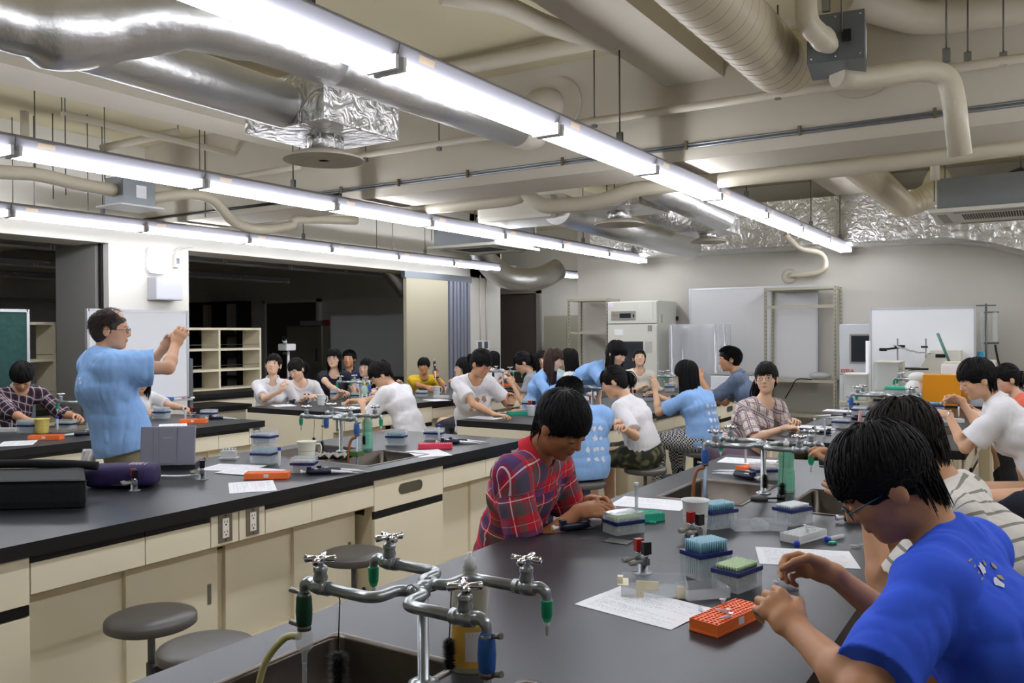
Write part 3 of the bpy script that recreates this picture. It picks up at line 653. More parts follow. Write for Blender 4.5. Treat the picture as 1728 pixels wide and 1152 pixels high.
# wall things on the column
q = tag(MB().rbox(-.12, .12, -.14, .14, 0, .05, .05, M=Matrix(((0, 0, 1, 0), (1, 0, 0, 0), (0, 1, 0, 0), (0, 0, 0, 1)))).build('access_point', M_white), 'rounded white access point high on the white column', 'access point'); q.location = (-8, 5.56, 2.32)
s = empty('wall_speaker', (-8, 5.62, 2.02), 0, 'light grey box speaker mounted on the white column', 'speaker')
MB().box(0, .15, -.16, .16, -.12, .12, bev=.008).build('case', mat('speaker_grey', '#b9bac0', .6), s); MB().box(.15, .153, -.15, .15, -.11, .11).build('grille', mat('speaker_cloth', '#c4c5cb', .8), s)
q = tag(MB().box(0, .045, -.035, .035, -.07, .07, bev=.006).build('junction_box', M_wall), 'small square junction box beside the access point on the column', 'junction box'); q.location = (-8, 5.8, 2.33)
MB().box(.045, .05, -.02, .02, -.03, .03).build('cover', M_chrome, q)
tag(MB().tube(smooth_path([(-7.97, 5.8, 2.4), (-7.96, 5.8, 2.46), (-7.9, 5.95, 2.5)]), .01, n=8).build('conduit', M_wall), 'short white conduit above the junction box on the column', 'conduit')
# blinds behind the chalkboard
w = tag(MB().box(-19.88, -19.86, 7.6, 11.5, .9, 2.4).build('window_1', M_blind), kind='structure')
b = MB()
for k in range(40): b.box(-19.85, -19.82, 7.6, 11.5, .92+k*.037, .94+k*.037)
b.build('blind_slats', mat('blind_slat', '#c8c8c2', .5), w)
# ---------------------------------------------------------------- stools
M_seat = mat('grey_vinyl', '#605d59', .38, var=.04, bump=.03, bscale=150)
M_seat2 = mat('light_grey_vinyl', '#8b8a88', .42)
def make_stool(m=None, h=.5):
    t = empty('stool', (0, 0, 0), 0, 'x', 'stool'); r = .16
    MB().lathe([(0, h-.045), (r-.012, h-.045), (r, h-.038), (r, h-.014), (r-.004, h-.008), (r-.02, h-.001), (r-.05, h+.003), (0, h+.004)], n=36).build('seat', m or M_seat, t)
    MB().cyl((0, 0, .3), (0, 0, h-.045), .0135).cyl((0, 0, .06), (0, 0, .32), .019).build('column', M_grey, t)
    MB().cyl((.018, 0, .3), (.04, 0, .3), .006).lathe([(.02, .04), (.02, .055)], (0, 0, .3), (1, 0, 0)).build('height_knob', M_black, t)
    for k in range(5):
        a = 2*pi*k/5; MB().tube([(0, 0, .09), (.1*cos(a), .1*sin(a), .08), (.2*cos(a), .2*sin(a), .045)], [.014, .012, .01]).lathe([(0, 0), (.022, .005), (.022, .04), (0, .045)], (.2*cos(a), .2*sin(a), 0), n=12).build('foot', M_grey, t)
    MB().tube([(.13*cos(a), .13*sin(a), .2) for a in np.linspace(0, 2*pi, 25)[:-1]], .007, closed=True, n=8).build('foot_ring', M_grey, t)
    return t
STOOL = make_stool()
def stool(x, y, lab, rz=0, s=1): return place(STOOL, (x, y, 0), rz, lab, scale=(1, 1, s))
p = at(255, 1035, Z=.5); stool(p.x, p.y, 'empty grey round stool, the left one of the two near the bottom left corner')
p = at(348, 1083, Z=.485); stool(p.x, p.y, 'empty grey round stool partly hidden by the nearest bench, right beside another', .4, .96)
p = at(597, 930, Z=.49); stool(p.x, p.y, 'empty grey round stool standing alone behind the nearest faucet cluster', 1, .98)
# ---------------------------------------------------------------- prop materials
M_clear = glass('clear_plastic', '#e4eaec', .25, .06, .9)
M_clear2 = glass('cloudy_plastic', '#dfe6ea', .55, .15, .6)
M_glass = glass('lab_glass', '#dfe8e8', .3, .03, 1.)
M_navy = mat('navy_plastic', '#1f2a63', .35)
M_tipb = mat('blue_tips', '#8fc6d8', .35, trans=.2)
M_tipg = mat('green_tips', '#b4cf9c', .4)
M_tipw = mat('white_tips', '#d9dee0', .35)
M_pp = mat('white_polypropylene', '#e9ebe9', .4, trans=.15, sss=.0)
M_orange = mat('orange_plastic', '#ff7d35', .38)
M_pink = mat('pink_plastic', '#ee4560', .38)
M_teal = mat('teal_plastic', '#2fb594', .4)
M_bluecap = mat('blue_cap', '#2244b8', .35)
M_redk = mat('red_knob', '#a3231f', .3)
M_rub = mat('grey_rubber', '#8f8f86', .6)
M_navyd = mat('pipette_navy', '#1b2236', .35)
M_paper = mat('printed_paper', '#eef0f2', .7)
_nt = M_paper.node_tree; _b = _nt.nodes['Principled BSDF']
_tc = _nt.nodes.new('ShaderNodeTexCoord'); _sx = _nt.nodes.new('ShaderNodeSeparateXYZ'); _nt.links.new(_tc.outputs['Object'], _sx.inputs[0])
def _math(op, a, b=None, nt=_nt):
    n = nt.nodes.new('ShaderNodeMath'); n.operation = op
    for i, v in enumerate((a, b)):
        if v is None: continue
        if isinstance(v, (int, float)): n.inputs[i].default_value = v
        else: nt.links.new(v, n.inputs[i])
    return n.outputs[0]
_w = _nt.nodes.new('ShaderNodeTexWhiteNoise'); _w.noise_dimensions = '2D'; _cv = _nt.nodes.new('ShaderNodeCombineXYZ')
_rowi = _math('FLOOR', _math('MULTIPLY', _sx.outputs['Y'], 190)); _coli = _math('FLOOR', _math('MULTIPLY', _sx.outputs['X'], 620))
_nt.links.new(_coli, _cv.inputs[0]); _nt.links.new(_rowi, _cv.inputs[1]); _nt.links.new(_cv.outputs[0], _w.inputs['Vector'])
_fr = _math('FRACT', _math('MULTIPLY', _sx.outputs['Y'], 190)); _line = _math('MULTIPLY', _math('GREATER_THAN', _fr, .35), _math('LESS_THAN', _fr, .75))
_w2 = _nt.nodes.new('ShaderNodeTexWhiteNoise'); _w2.noise_dimensions = '1D'; _nt.links.new(_rowi, _w2.inputs['W'])
_len = _math('LESS_THAN', _math('ADD', _sx.outputs['X'], .13), _math('MULTIPLY', _w2.outputs['Value'], .3))
_on = _math('MULTIPLY', _math('MULTIPLY', _math('GREATER_THAN', _w.outputs['Value'], .5), _line), _len)
_ed = _math('MULTIPLY', _math('LESS_THAN', _math('ABSOLUTE', _sx.outputs['X']), .125), _math('LESS_THAN', _math('ABSOLUTE', _sx.outputs['Y']), .09))
_on = _math('MULTIPLY', _on, _ed)
_mx = _nt.nodes.new('ShaderNodeMix'); _mx.data_type = 'RGBA'; _mx.inputs[6].default_value = lin('#eef0f2'); _mx.inputs[7].default_value = lin('#a9abb0')
_nt.links.new(_on, _mx.inputs[0]); _nt.links.new(_mx.outputs[2], _b.inputs['Base Color'])
ZT = .8
def T(x, y, z=ZT): return (x, y, z)
# ---------------------------------------------------------------- small props
def mk_paper():
    b = MB(); nx, ny = 6, 4; z = lambda u, v: .0004+.0016*abs(sin(3*u+1)*sin(2.2*v))
    vs = [(-.1485+.297*i/nx, -.105+.21*j/ny, z(i/nx*2, j/ny*2)) for j in range(ny+1) for i in range(nx+1)]
    b.add(vs, [(j*(nx+1)+i, j*(nx+1)+i+1, (j+1)*(nx+1)+i+1, (j+1)*(nx+1)+i) for j in range(ny) for i in range(nx)], 0, True)
    return tag(b.build('handout_sheet', M_paper), 'x', 'paper')
PAPER = mk_paper()
def paper(x, y, rz, lab, z=ZT+.0006): return place(PAPER, (x, y, z), radians(rz), lab)
def mk_tips(kind, hgt=.055, cover=False, tall=0.):
    m = {'b': M_tipb, 'g': M_tipg, 'w': M_tipw}[kind]
    t = empty('tip_box', (0, 0, 0), 0, 'x', 'tip box'); L, W = .062, .043
    b = MB(); e = .0015
    for a in ((-L, L, -W, -W+e), (-L, L, W-e, W), (-L, -L+e, -W, W), (L-e, L, -W, W)): b.box(*a, .002, hgt)
    b.box(-L, L, -W, W, .0, .002); b.build('clear_base', M_clear, t)
    MB().box(-L-.002, L+.002, -W-.002, W+.002, hgt, hgt+.013, bev=.002).build('tray', M_navy, t)
    b = MB(); c = MB(); th = .012+tall
    for i in range(12):
        for j in range(8):
            x, y = -.0495+.009*i, -.0315+.009*j
            b.tube([(x, y, hgt+.011), (x, y, hgt+.013+th)], [.0027, .0036], n=6)
            c.tube([(x, y, .006), (x, y, hgt)], [.0006, .0026], n=5)
    b.build('tips', m, t); c.build('tip_points', m if kind != 'w' else M_tipw, t)
    if cover:
        b = MB(); z0, z1 = hgt+.013, hgt+.013+th+.012
        for a in ((-L, L, -W, -W+e), (-L, L, W-e, W), (-L, -L+e, -W, W), (L-e, L, -W, W)): b.box(*a, z0, z1)
        b.box(-L, L, -W, W, z1, z1+.002); b.build('lid', M_clear, t)
    return t
TIPS = {k: mk_tips(*a) for k, a in dict(b=('b', .055, False, .012), bt=('b', .062, False, .02), g=('g', .045), w=('w', .05), bc=('b', .05, True, .01), gc=('g', .035, True), wc=('w', .04, True)).items()}
def tips(k, x, y, rz, lab, z=ZT): return place(TIPS[k], (x, y, z+.0005), radians(rz), lab)
def mk_lid():
    b = MB(); L, W, e, h = .062, .043, .0015, .028
    for a in ((-L, L, -W, -W+e), (-L, L, W-e, W), (-L, -L+e, -W, W), (L-e, L, -W, W)): b.box(*a, 0, h)
    b.box(-L, L, -W, W, 0, e); return tag(b.build('upturned_cover', M_clear), 'x', 'cover')
LID = mk_lid()
def mk_rack(m, nx=16, ny=6, L=.105, W=.037, H=.03):
    """tube rack with real square wells"""
    t = empty('tube_rack', (0, 0, 0), 0, 'x', 'tube rack'); b = MB(); dx, dy = 2*L/nx, 2*W/ny; e = .0016
    b.box(-L-.003, L+.003, -W-.003, W+.003, 0, .006, bev=.001)
    for a in ((-L-.002, L+.002, -W-.002, -W), (-L-.002, L+.002, W, W+.002), (-L-.002, -L, -W, W), (L, L+.002, -W, W)): b.box(*a, .006, H)
    for i in range(1, nx): x = -L+i*dx; b.box(x-e, x+e, -W, W, H-.006, H)
    for j in range(1, ny): y = -W+j*dy; b.box(-L, L, y-e, y+e, H-.006, H)
    b.box(-L, L, -W, W, H-.014, H-.012)
    b.build('rack_body', m, t)
    return t
RACKS = {'o': mk_rack(M_orange), 'p': mk_rack(M_pink), 'w': mk_rack(M_pp, 12, 5, .085, .036, .028), 't': mk_rack(M_teal)}
MB().box(-.012, .012, -.0405, -.039, .008, .024).build('number_sticker', M_white, RACKS['o'])
def rack(k, x, y, rz, lab): return place(RACKS[k], (x, y, ZT+.0005), radians(rz), lab)
def mk_pipette(ring):
    """lying along +X, tip towards +X"""
    t = empty('micropipette', (0, 0, 0), 0, 'x', 'pipette'); z = .016
    MB().tube([(-.115, 0, z), (-.10, 0, z), (-.05, 0, z), (.0, 0, z), (.012, 0, z)], [.012, .0155, .0145, .013, .009], n=14).box(-.112, -.09, -.012, .012, z-.004, z+.026, bev=.003).build('handle', M_navyd, t)
    MB().tube([(-.145, 0, z), (-.137, 0, z), (-.134, 0, z), (-.115, 0, z)], [.0105, .011, .006, .006], n=12).build('plunger', M_white, t)
    MB().cyl((-.1455, 0, z), (-.1475, 0, z), .007, n=12).build('plunger_cap', ring, t)
    MB().tube([(.01, 0, z), (.045, 0, z*.85), (.10, 0, z*.6), (.118, 0, z*.5)], [.0095, .008, .0055, .004], n=12).build('shaft', M_white, t)
    MB().tube([(.113, 0, z*.5), (.155, 0, .003)], [.0045, .0012], n=8).build('tip', M_tipw, t)
    MB().box(-.075, -.055, -.006, .006, z+.013, z+.0155).build('volume_window', M_white, t)
    return t
PIP = mk_pipette(M_bluecap); PIPY = mk_pipette(mat('yellow_cap', '#d8c84a', .4))
def pip(x, y, rz, lab, k=0, z=ZT): return place((PIP, PIPY)[k], (x, y, z), radians(rz), lab)
def mk_tube15(L=.12):
    """screw-cap tube standing"""
    t = empty('screw_cap_tube', (0, 0, 0), 0, 'x', 'tube')
    MB().lathe([(.001, 0), (.0075, .018), (.0078, .1)], n=14).build('tube', M_clear2, t); MB().lathe([(.0095, .097), (.0095, .112), (.008, .1135), (0, .1135)], n=16).build('cap', M_bluecap, t)
    return t
TUBE15 = mk_tube15()
def mk_thin():
    t = empty('test_tube', (0, 0, 0), 0, 'x', 'tube'); MB().lathe([(0, 0), (.006, .004), (.0065, .12), (.0085, .122)], n=12, caps=False).build('tube', M_clear2, t); MB().lathe([(.0085, .105), (.0085, .121)], n=12).build('collar', M_clear2, t); return t
TUBET = mk_thin()
def mk_beaker(h=.11, r=.042, m=None, handle=True):
    t = empty('beaker', (0, 0, 0), 0, 'x', 'beaker')
    MB().lathe([(0, .002), (r*.82, .002), (r*.85, .004), (r*.95, h*.5), (r, h*.9), (r*1.1, h*.97), (r*1.13, h), (r*1.1, h), (r*.97, h*.9), (r*.92, h*.5), (r*.8, .006), (0, .006)], n=32).build('cup', m or M_pp, t)
    if handle: MB().tube(smooth_path([(r*.97, 0, h*.86), (r*1.5, 0, h*.84), (r*1.62, 0, h*.6), (r*1.45, 0, h*.35), (r*.92, 0, h*.25)]), .004, n=8).build('handle', m or M_pp, t)
    MB().lathe([(r*.955, h*.55), (r*.965, h*.57)], n=32, caps=False).build('scale_mark', M_rub, t)
    return t
BEAK = mk_beaker(); BEAKC = mk_beaker(.095, .036, M_clear2, False)
def mk_valves():
    """pair of bench gas cocks with a red and a black lever"""
    t = empty('gas_valve_pair', (0, 0, 0), 0, 'x', 'gas valve')
    MB().lathe([(.03, 0), (.03, .004), (.017, .008), (.015, .04)], n=20).box(-.026, .026, -.012, .012, .035, .062, bev=.004).build('body', M_galv, t)
    for s, m, nm in ((-1, M_redk, 'red_lever'), (1, M_black, 'black_lever')):
        MB().cyl((s*.018, 0, .06), (s*.021, 0, .078), .0085).build('spindle', M_chrome, t)
        MB().prism([(-.009, -.012), (.009, -.012), (.012, .012), (-.012, .012)], 0, .046, M=Matrix.Translation((s*.021, 0, .078))).build(nm, m, t)
        MB().tube([(s*.018, -.01, .05), (s*.019, -.035, .05), (s*.019, -.036, .05), (s*.02, -.055, .048)], [.007, .006, .011, .009], n=14).build('hose_nozzle', M_rub, t)
    return t
VALVE = mk_valves()
def valve(x, y, rz, lab): return place(VALVE, (x, y, ZT), radians(rz), lab, scale=(1, 1, .8))
def mk_cap(): return tag(MB().lathe([(.0095, 0), (.01, .002), (.01, .014), (.0085, .016), (.0085, .006), (0, .006)], n=18).build('blue_stopper', M_bluecap), 'x', 'stopper')
CAPP = mk_cap()
GREENC = tag(MB().box(-.012, .012, -.008, .008, 0, .008, bev=.003).build('teal_stopper', M_teal), 'x', 'stopper')
MB().cyl((-.012, 0, .004), (-.02, 0, .003), .0015, n=6).build('tab', M_teal, GREENC)
# ---------------------------------------------------------------- water taps
def brush(t_parent, x, y, z0, zl, L=.06, r=.016, col=None, lab=''):
    """bottle brush hanging from (x,y,z0) by a wire"""
    t = empty('bottle_brush', (x, y, z0), 0, lab, 'brush')
    MB().tube([(0, 0, 0), (.006, 0, -.02), (0, 0, -zl)], .0013, n=5).build('wire_handle', M_black, t)
    b = MB(); R = random.Random(int(x*1000)+int(y*77))
    for k in range(900):
        a = R.random()*2*pi; z = -zl-L*R.random(); q = r*(.85+.25*R.random()); d = (R.random()-.5)*.008
        e = .0018
        b.add([(e*sin(a), -e*cos(a), z), (-e*sin(a), e*cos(a), z), (q*cos(a), q*sin(a), z+d)], [(0, 1, 2)])
    b.tube([(0, 0, -zl+.003), (0, 0, -zl-L)], r*.35, n=8)
    b.build('bristles', col or M_black, t)
    return t
def hook_pts(x): return x
def faucets(cx, cy, lab, noz, rz=0, z=1.0, detail=True):
    """four taps on one post: pipes run along the bench then turn over the sinks"""
    t = empty('faucet_cluster', (cx, cy, ZT), rz, lab, 'faucet'); h = z-ZT; r = .0118
    MB().lathe([(.032, 0), (.032, .006), (.02, .012), (r, .014), (r, h)], n=20).build('post', M_pipe, t)
    b = MB(); b.tube([(0, -.046, h), (0, -.044, h), (0, -.038, h), (0, .038, h), (0, .044, h), (0, .046, h)], [.002, .009, .0135, .0135, .009, .002], n=14).lathe([(.012, -.02), (.0155, -.016), (.0155, .008), (.01, .014), (0, .015)], (0, 0, h), n=16)
    for y in (-.03, .03): b.lathe([(.0165, -.006), (.0165, .006)], (0, y, h), (0, 1, 0), n=8, smooth=False)
    b.build('manifold', M_pipe, t)
    for k, (sx, sy) in enumerate(((-1, -1), (-1, 1), (1, 1), (1, -1))):
        ty = .108*sy; tx = .165*sx; bx = -.045*sx*0+.035*sx*(1 if sy*sx > 0 else 1)
        MB().tube(bend([(.004*sx, .02*sy, h+.004*sy), (bx, ty*.36, h), (bx, ty, h), (tx, ty, h)], .035, 6), r, n=12).build('pipe_arm', M_pipe, t)
        f = MB().lathe([(.015, -.012), (.015, .006)], (tx, ty, h), (1, 0, 0), n=14)
        f.tube([(tx, ty, h), (tx+.02*sx, ty, h+.002), (tx+.04*sx, ty, h+.001)], [.0135, .018, .0135], n=14)
        f.tube(bend([(tx+.025*sx, ty, h), (tx+.062*sx, ty, h+.006), (tx+.07*sx, ty, h-.022)], .02, 5), [.012]*7+[.009], n=12) if False else f.tube(smooth_path([(tx+.025*sx, ty, h), (tx+.05*sx, ty, h+.006), (tx+.064*sx, ty, h-.004), (tx+.066*sx, ty, h-.024)], 4), [.0125]*5+[.0115]*4+[.0098]*4, n=12)
        f.lathe([(.0125, 0), (.0155, .012), (.0125, .022), (.0145, .026), (.0145, .034), (.009, .038)], (tx+.018*sx, ty, h+.008), n=16)
        tp = f.build('tap', M_pipe, t)
        hx = MB(); zc = h+.058
        hx.lathe([(.007, -.014), (.008, 0), (.0095, .004), (.006, .008), (0, .009)], (tx+.018*sx, ty, zc), n=14)
        for q in range(4):
            a = pi/2*q+.5+k*.6; c, s_ = cos(a), sin(a)
            hx.tube([(tx+.018*sx, ty, zc), (tx+.018*sx+.016*c, ty+.016*s_, zc+.001), (tx+.018*sx+.031*c, ty+.031*s_, zc+.001), (tx+.018*sx+.034*c, ty+.034*s_, zc)], [.006, .0065, .0085, .003], n=10)
        hx.build('cross_handle', M_chrome, tp)
        nx, nz = tx+.066*sx, h-.022
        kind = noz[k]
        if kind == 'g':
            MB().lathe([(.0105, -.008), (.012, -.002), (.0115, 0), (.0115, 0)], (nx, ty, nz-.0), n=14)
            MB().lathe([(.0075, 0), (.0075, 0), (.0115, .012), (.0125, .04), (.0125, .044)][::1], (nx, ty, nz-.038), n=14).build('green_nozzle', mat('green_rubber_nozzle', '#1d9a6a', .4), tp)
            MB().lathe([(.0025, 0), (.0035, .014), (.0048, .015), (.0065, .03)], (nx, ty, nz-.066), n=12).build('nozzle_tip', M_pp, tp)
        else:
            m = mat('dark_green_rubber', '#17472f', .45) if kind[0] == 'd' else mat('blue_rubber', '#2d5ea8', .4)
            MB().lathe([(.011, 0), (.016, .014), (.0175, .04), (.016, .068), (.012, .08)], (nx, ty, nz-.075), n=16).build('rubber_sleeve', m, tp)
            MB().lathe([(.0145, 0), (.0145, .012)], (nx, ty, nz-.075), n=14).tube([(nx+.01, ty, nz-.07), (nx+.035*sx, ty-.005, nz-.062)], [.004, .006]).build('hose_clamp', M_plate, tp)
            MB().lathe([(.0145, 0), (.0145, .012)], (nx, ty, nz-.01), n=14).tube([(nx+.01, ty, nz), (nx+.035*sx, ty-.005, nz+.006)], [.004, .006]).build('hose_clamp', M_plate, tp)
            if kind == 'dglass':
                MB().lathe([(.006, 0), (.006, .02), (.018, .035), (.019, .06), (.012, .07), (.011, .08)], (nx, ty, nz-.145), n=18).tube([(nx, ty, nz-.145), (nx, ty, nz-.26)], .005, n=10).build('glass_aspirator', M_glass, tp)
                MB().tube(smooth_path([(nx-.012, ty, nz-.09), (nx-.05, ty-.01, nz-.1), (nx-.09, ty-.03, nz-.16), (nx-.10, ty-.05, nz-.26)]), .0075, n=12).build('yellow_hose', mat('yellow_hose', '#cfc98a', .35), tp)
            if kind == 'bhose':
                MB().tube(smooth_path([(nx, ty, nz-.075), (nx+.004, ty, nz-.13), (nx+.01, ty+.02, nz-.17)]), .008, n=12).build('outlet_tube', M_pipe, tp)
                MB().tube(smooth_path([(nx+.02, ty+.0, nz-.145), (nx+.06, ty+.03, nz-.15), (nx+.1, ty+.05, nz-.17)]), .009, n=12).build('red_hose', mat('red_hose', '#b84a3c', .4), tp)
            if kind == 'btube':
                MB().tube([(nx, ty, nz-.075), (nx, ty, nz-.3)], .0065, n=12).build('pale_blue_tube', mat('pale_blue_tube', '#a9c4da', .3), tp)
                MB().tube(smooth_path([(nx, ty, nz-.085), (nx-.03, ty-.01, nz-.095), (nx-.045, ty-.02, nz-.15), (nx-.05, ty-.03, nz-.3)]), .008, n=12).build('brown_hose', mat('brown_hose', '#9a6238', .45), tp)
    return t
fc = faucets(-1.085, 1.365, 'nearest cluster of four taps with a green aspirator sleeve and a blue sleeve', ['dglass', 'g', 'g', 'bhose'], z=1.0)
faucets(-1.075, 3.79, 'cluster of four taps in front of the two seated boys, blue sleeve on the left', ['btube', 'g', 'd', 'g'], z=1.02)
faucets(-3.68, 3.83, 'cluster of four taps on the bench holding the laptop', ['g', 'b', 'g', 'btube'], z=1.02)
faucets(-6.2, 3.72, 'cluster of taps just left of the standing teacher', ['g', 'g', 'g', 'g'], z=1.02)
faucets(-3.6, 7.08, 'cluster of taps beside the leaning woman in blue', ['g', 'g', 'b', 'g'], z=1.02)
faucets(-6.2, 6.75, 'cluster of taps behind the boy in the white back-turned t-shirt', ['g', 'g', 'g', 'btube'], z=1.02)
faucets(-6.2, 9.55, 'far cluster of taps beside the ponytail girl in grey', ['g', 'd', 'g', 'g'], z=1.02)
faucets(-3.6, 9.3, 'far cluster of taps left of the long-haired girl in blue', ['g', 'g', 'b', 'g'], z=1.02)
faucets(-1.05, 7.0, 'cluster of four taps in front of the balances', ['b', 'g', 'g', 'g'], z=1.04)
faucets(-1.1, 9.5, 'farthest cluster of taps, behind the balances', ['g', 'g', 'g', 'g'], z=1.04)
brush(None, -1.225, 1.262, 1.0, .13, .09, .026, mat('black_bristle', '#151515', .9), 'big black bottle brush hanging over the nearest sink')
brush(None, -1.06, 1.42, 1.0, .12, .06, .017, mat('black_bristle'), 'black bottle brush hanging behind the nearest tap post')
brush(None, -1.04, 3.69, 1.02, .12, .055, .019, mat('black_bristle'), 'black brush beside the green detergent bottle')
brush(None, -.965, 3.69, 1.02, .15, .055, .022, mat('black_bristle'), 'black brush hanging over the right sink of the second tap cluster')
brush(None, -.99, 3.9, 1.02, .06, .08, .008, mat('tan_bristle', '#a48a5e', .9), 'thin tan brush hanging behind the green detergent bottle')
brush(None, -3.80, 3.72, 1.02, .13, .05, .016, mat('black_bristle'), 'left black brush hanging from the taps of the laptop bench')
brush(None, -3.73, 3.72, 1.02, .15, .05, .016, mat('black_bristle'), 'middle black brush hanging from the taps of the laptop bench')
brush(None, -3.6, 3.95, 1.02, .13, .05, .013, mat('black_bristle'), 'right black brush hanging from the taps of the laptop bench')
# detergent bottles
def bottle(x, y, rz, body, cap, label, lab, h=.2, w=.036):
    t = empty('detergent_bottle', (x, y, ZT), rz, lab, 'bottle')
    b = MB(); P = [(0, .0), (.9, .0), (1., .02), (1., .35), (.86, .55), (.98, .72), (.8, .82), (.42, .87), (.34, .9), (.34, .93)]
    vs = []; n = 24
    for q, zz in P:
        for j in range(n): a = 2*pi*j/n; vs.append((w*q*cos(a), w*.62*q*sin(a), zz*h))
    b.add(vs, [(i*n+j, i*n+(j+1) % n, (i+1)*n+(j+1) % n, (i+1)*n+j) for i in range(len(P)-1) for j in range(n)], 0, True); b.build('bottle', body, t)
    MB().lathe([(.0125, .9*h), (.0125, h), (.006, h+.004), (.005, h+.014), (0, h+.014)], n=16).build('cap', cap, t)
    b = MB()
    for k, (mi, z0, z1, a0, a1) in enumerate(((0, .06, .5, -2.6, -.55), (1, .12, .38, -1.75, -.8), (2, .42, .48, -1.7, -.9))):
        m = 10; vs = []; nz_ = 6
        for zz in [z0+(z1-z0)*q_/nz_ for q_ in range(nz_+1)]:
            for j in range(m+1): a = a0+(a1-a0)*j/m; q = 1.0+.012+.004*k-.0*zz-(max(0, zz-.35))*.7; vs.append((w*q*cos(a), w*.62*q*sin(a), zz*h))
        b.add(vs, [(i_*(m+1)+j, i_*(m+1)+j+1, (i_+1)*(m+1)+j+1, (i_+1)*(m+1)+j) for i_ in range(nz_) for j in range(m)], mi, True)
    b.build('label', label, t)
    return t
bottle(-1.045, 1.475, .5, mat('clear_yellowish', '#d9d6bd', .2, alpha=.75), M_pp, [mat('label_yellow', '#e6b54c', .5), mat('label_white', '#e8e4e4', .5), mat('label_bright', '#efe34a', .5)], 'clear detergent bottle with yellow label by the nearest taps', .24, .043)
bottle(-.995, 3.87, .6, mat('green_clear', '#7fd0b0', .15, alpha=.62), M_pp, [mat('label_green', '#9adcc0', .4, alpha=.7), mat('label_green2', '#7ccdae', .4), mat('label_green2')], 'clear green detergent bottle at the second tap cluster', .23, .038)
bottle(-3.60, 3.98, .6, mat('green_clear'), M_pp, [mat('label_green'), mat('label_green2'), mat('label_green2')], 'clear green detergent bottle on the laptop bench', .23, .035)
bottle(-6.02, 6.62, .3, mat('green_pale', '#b9dcc4', .2, alpha=.8), mat('yellow_cap'), [mat('label_white'), mat('label_navy', '#2b3f8f', .5), mat('label_lime', '#59b860', .5)], 'pale green detergent bottle with yellow cap on the rear bench', .22, .036)
# ---------------------------------------------------------------- nearest bench
A4 = lambda a, c: (a, c)
paper(-1.42, 3.33, 8, 'printed handout beside the plaid boy, under his hands')
paper(-.9, 2.06, -10, 'printed handout under the acrylic tray and the orange rack')
paper(-.655, 2.78, 20, 'printed handout between the blue boy and his striped neighbour')
paper(-1.42, 4.7, 5, 'printed handout at the far end of the nearest bench')
tips('gc', -1.30, 2.80, 62, 'covered tip box with pale green tips beside the two pipettes')
tag(MB().box(-.045, .045, -.03, .03, 0, .002).build('wire_tray', M_steel), 'small shiny steel tray in front of the pale green tip box', 'tray').location = (-1.255, 2.66, ZT+.001)
tips('b', -1.04, 3.06, 60, 'open tip box of blue tips behind the white beaker')
tips('bt', -.86, 2.43, 62, 'large open tip box of blue tips in the middle of the nearest bench')
tips('g', -.745, 2.36, 75, 'open tip box of green tips beside the orange rack')
tips('w', -.815, 3.26, 66, 'open tip box of white tips by the right sink')
rack('o', -.672, 2.05, 77, 'orange tube rack, the big one on the nearest bench')
rack('t', -1.34, 2.99, 52, 'teal tube rack beside the plaid boy')
rack('w', -.72, 3.03, 72, 'white tube rack beside the striped boy hand')
rack('o', -1.285, 4.40, 62, 'orange tube rack behind the second tap cluster')
tips('wc', -1.175, 4.17, 40, 'covered tip box behind the second tap cluster')
tips('bc', -.87, 4.45, 30, 'covered blue tip box in front of the striped boy')
pip(-1.46, 2.82, 62, 'micropipette lying in front of the plaid boy, farther of two'); pip(-1.44, 2.78, 58, 'micropipette with yellowish plunger in front of the plaid boy', 1)
pip(-1.33, 4.22, 160, 'micropipette left behind the second tap cluster, farther of two'); pip(-1.31, 4.14, 158, 'micropipette behind the second tap cluster, nearer of two', 1)
pip(-.545, 3.42, 20, 'micropipette lying by the hand of the striped boy')
place(mk_beaker(.125, .045, M_pp, False), (-1.065, 2.90, ZT), radians(60), 'white plastic beaker in the middle of the nearest bench')
valve(-1.03, 2.80, -25, 'gas valve pair in front of the white beaker'); valve(-1.03, 2.35, -35, 'gas valve pair behind the taped acrylic tray')
place(LID, (-.93, 3.08, ZT+.001), radians(35), 'clear tip box lid beside the blue tip box'); place(LID, (-.865, 3.13, ZT+.001), radians(10), 'clear tip box lid in front of the white tip box')
place(LID, (-.80, 2.23, ZT+.003), radians(45), 'clear tip box lid between blue tips and the orange rack')
a = empty('acrylic_tray', (-.93, 2.2, ZT+.003), radians(25), 'clear acrylic tray with strips of cream tape on its rim', 'tray')
b = MB()
for q in ((-.09, .09, -.065, -.062), (-.09, .09, .062, .065), (-.09, -.087, -.065, .065), (.087, .09, -.065, .065)): b.box(*q, 0, .03)
b.box(-.09, .09, -.065, .065, 0, .002).build('tray', M_clear, a)
for q in ((-.1, -.07, -.07, .0, .031, .032), (-.05, -.03, -.069, -.067, .0, .045), (-.1, -.085, -.055, -.035, .03, .05), (-.03, .01, -.072, -.069, .022, .045), (.06, .08, -.069, -.066, .0, .032)): MB().box(*q).build('masking_tape', mat('masking_tape', '#e8dfbd', .6), a)
place(GREENC, (-1.265, 2.985, ZT), .3, 'small teal cap beside the teal rack'); place(GREENC, (-.62, 3.01, ZT), 1, 'small teal cap beside the white rack')
place(GREENC, (-3.26, 2.99, ZT), .5, 'small teal cap beside the orange rack on the laptop bench'); place(GREENC, (-3.2, 4.3, ZT), .5, 'small teal cap beside the pink rack')
place(CAPP, (-.715, 2.915, ZT), 0, 'blue screw cap in front of the white rack'); place(CAPP, (-.535, 2.22, ZT), 0, 'blue screw cap beside the blue boy elbow')
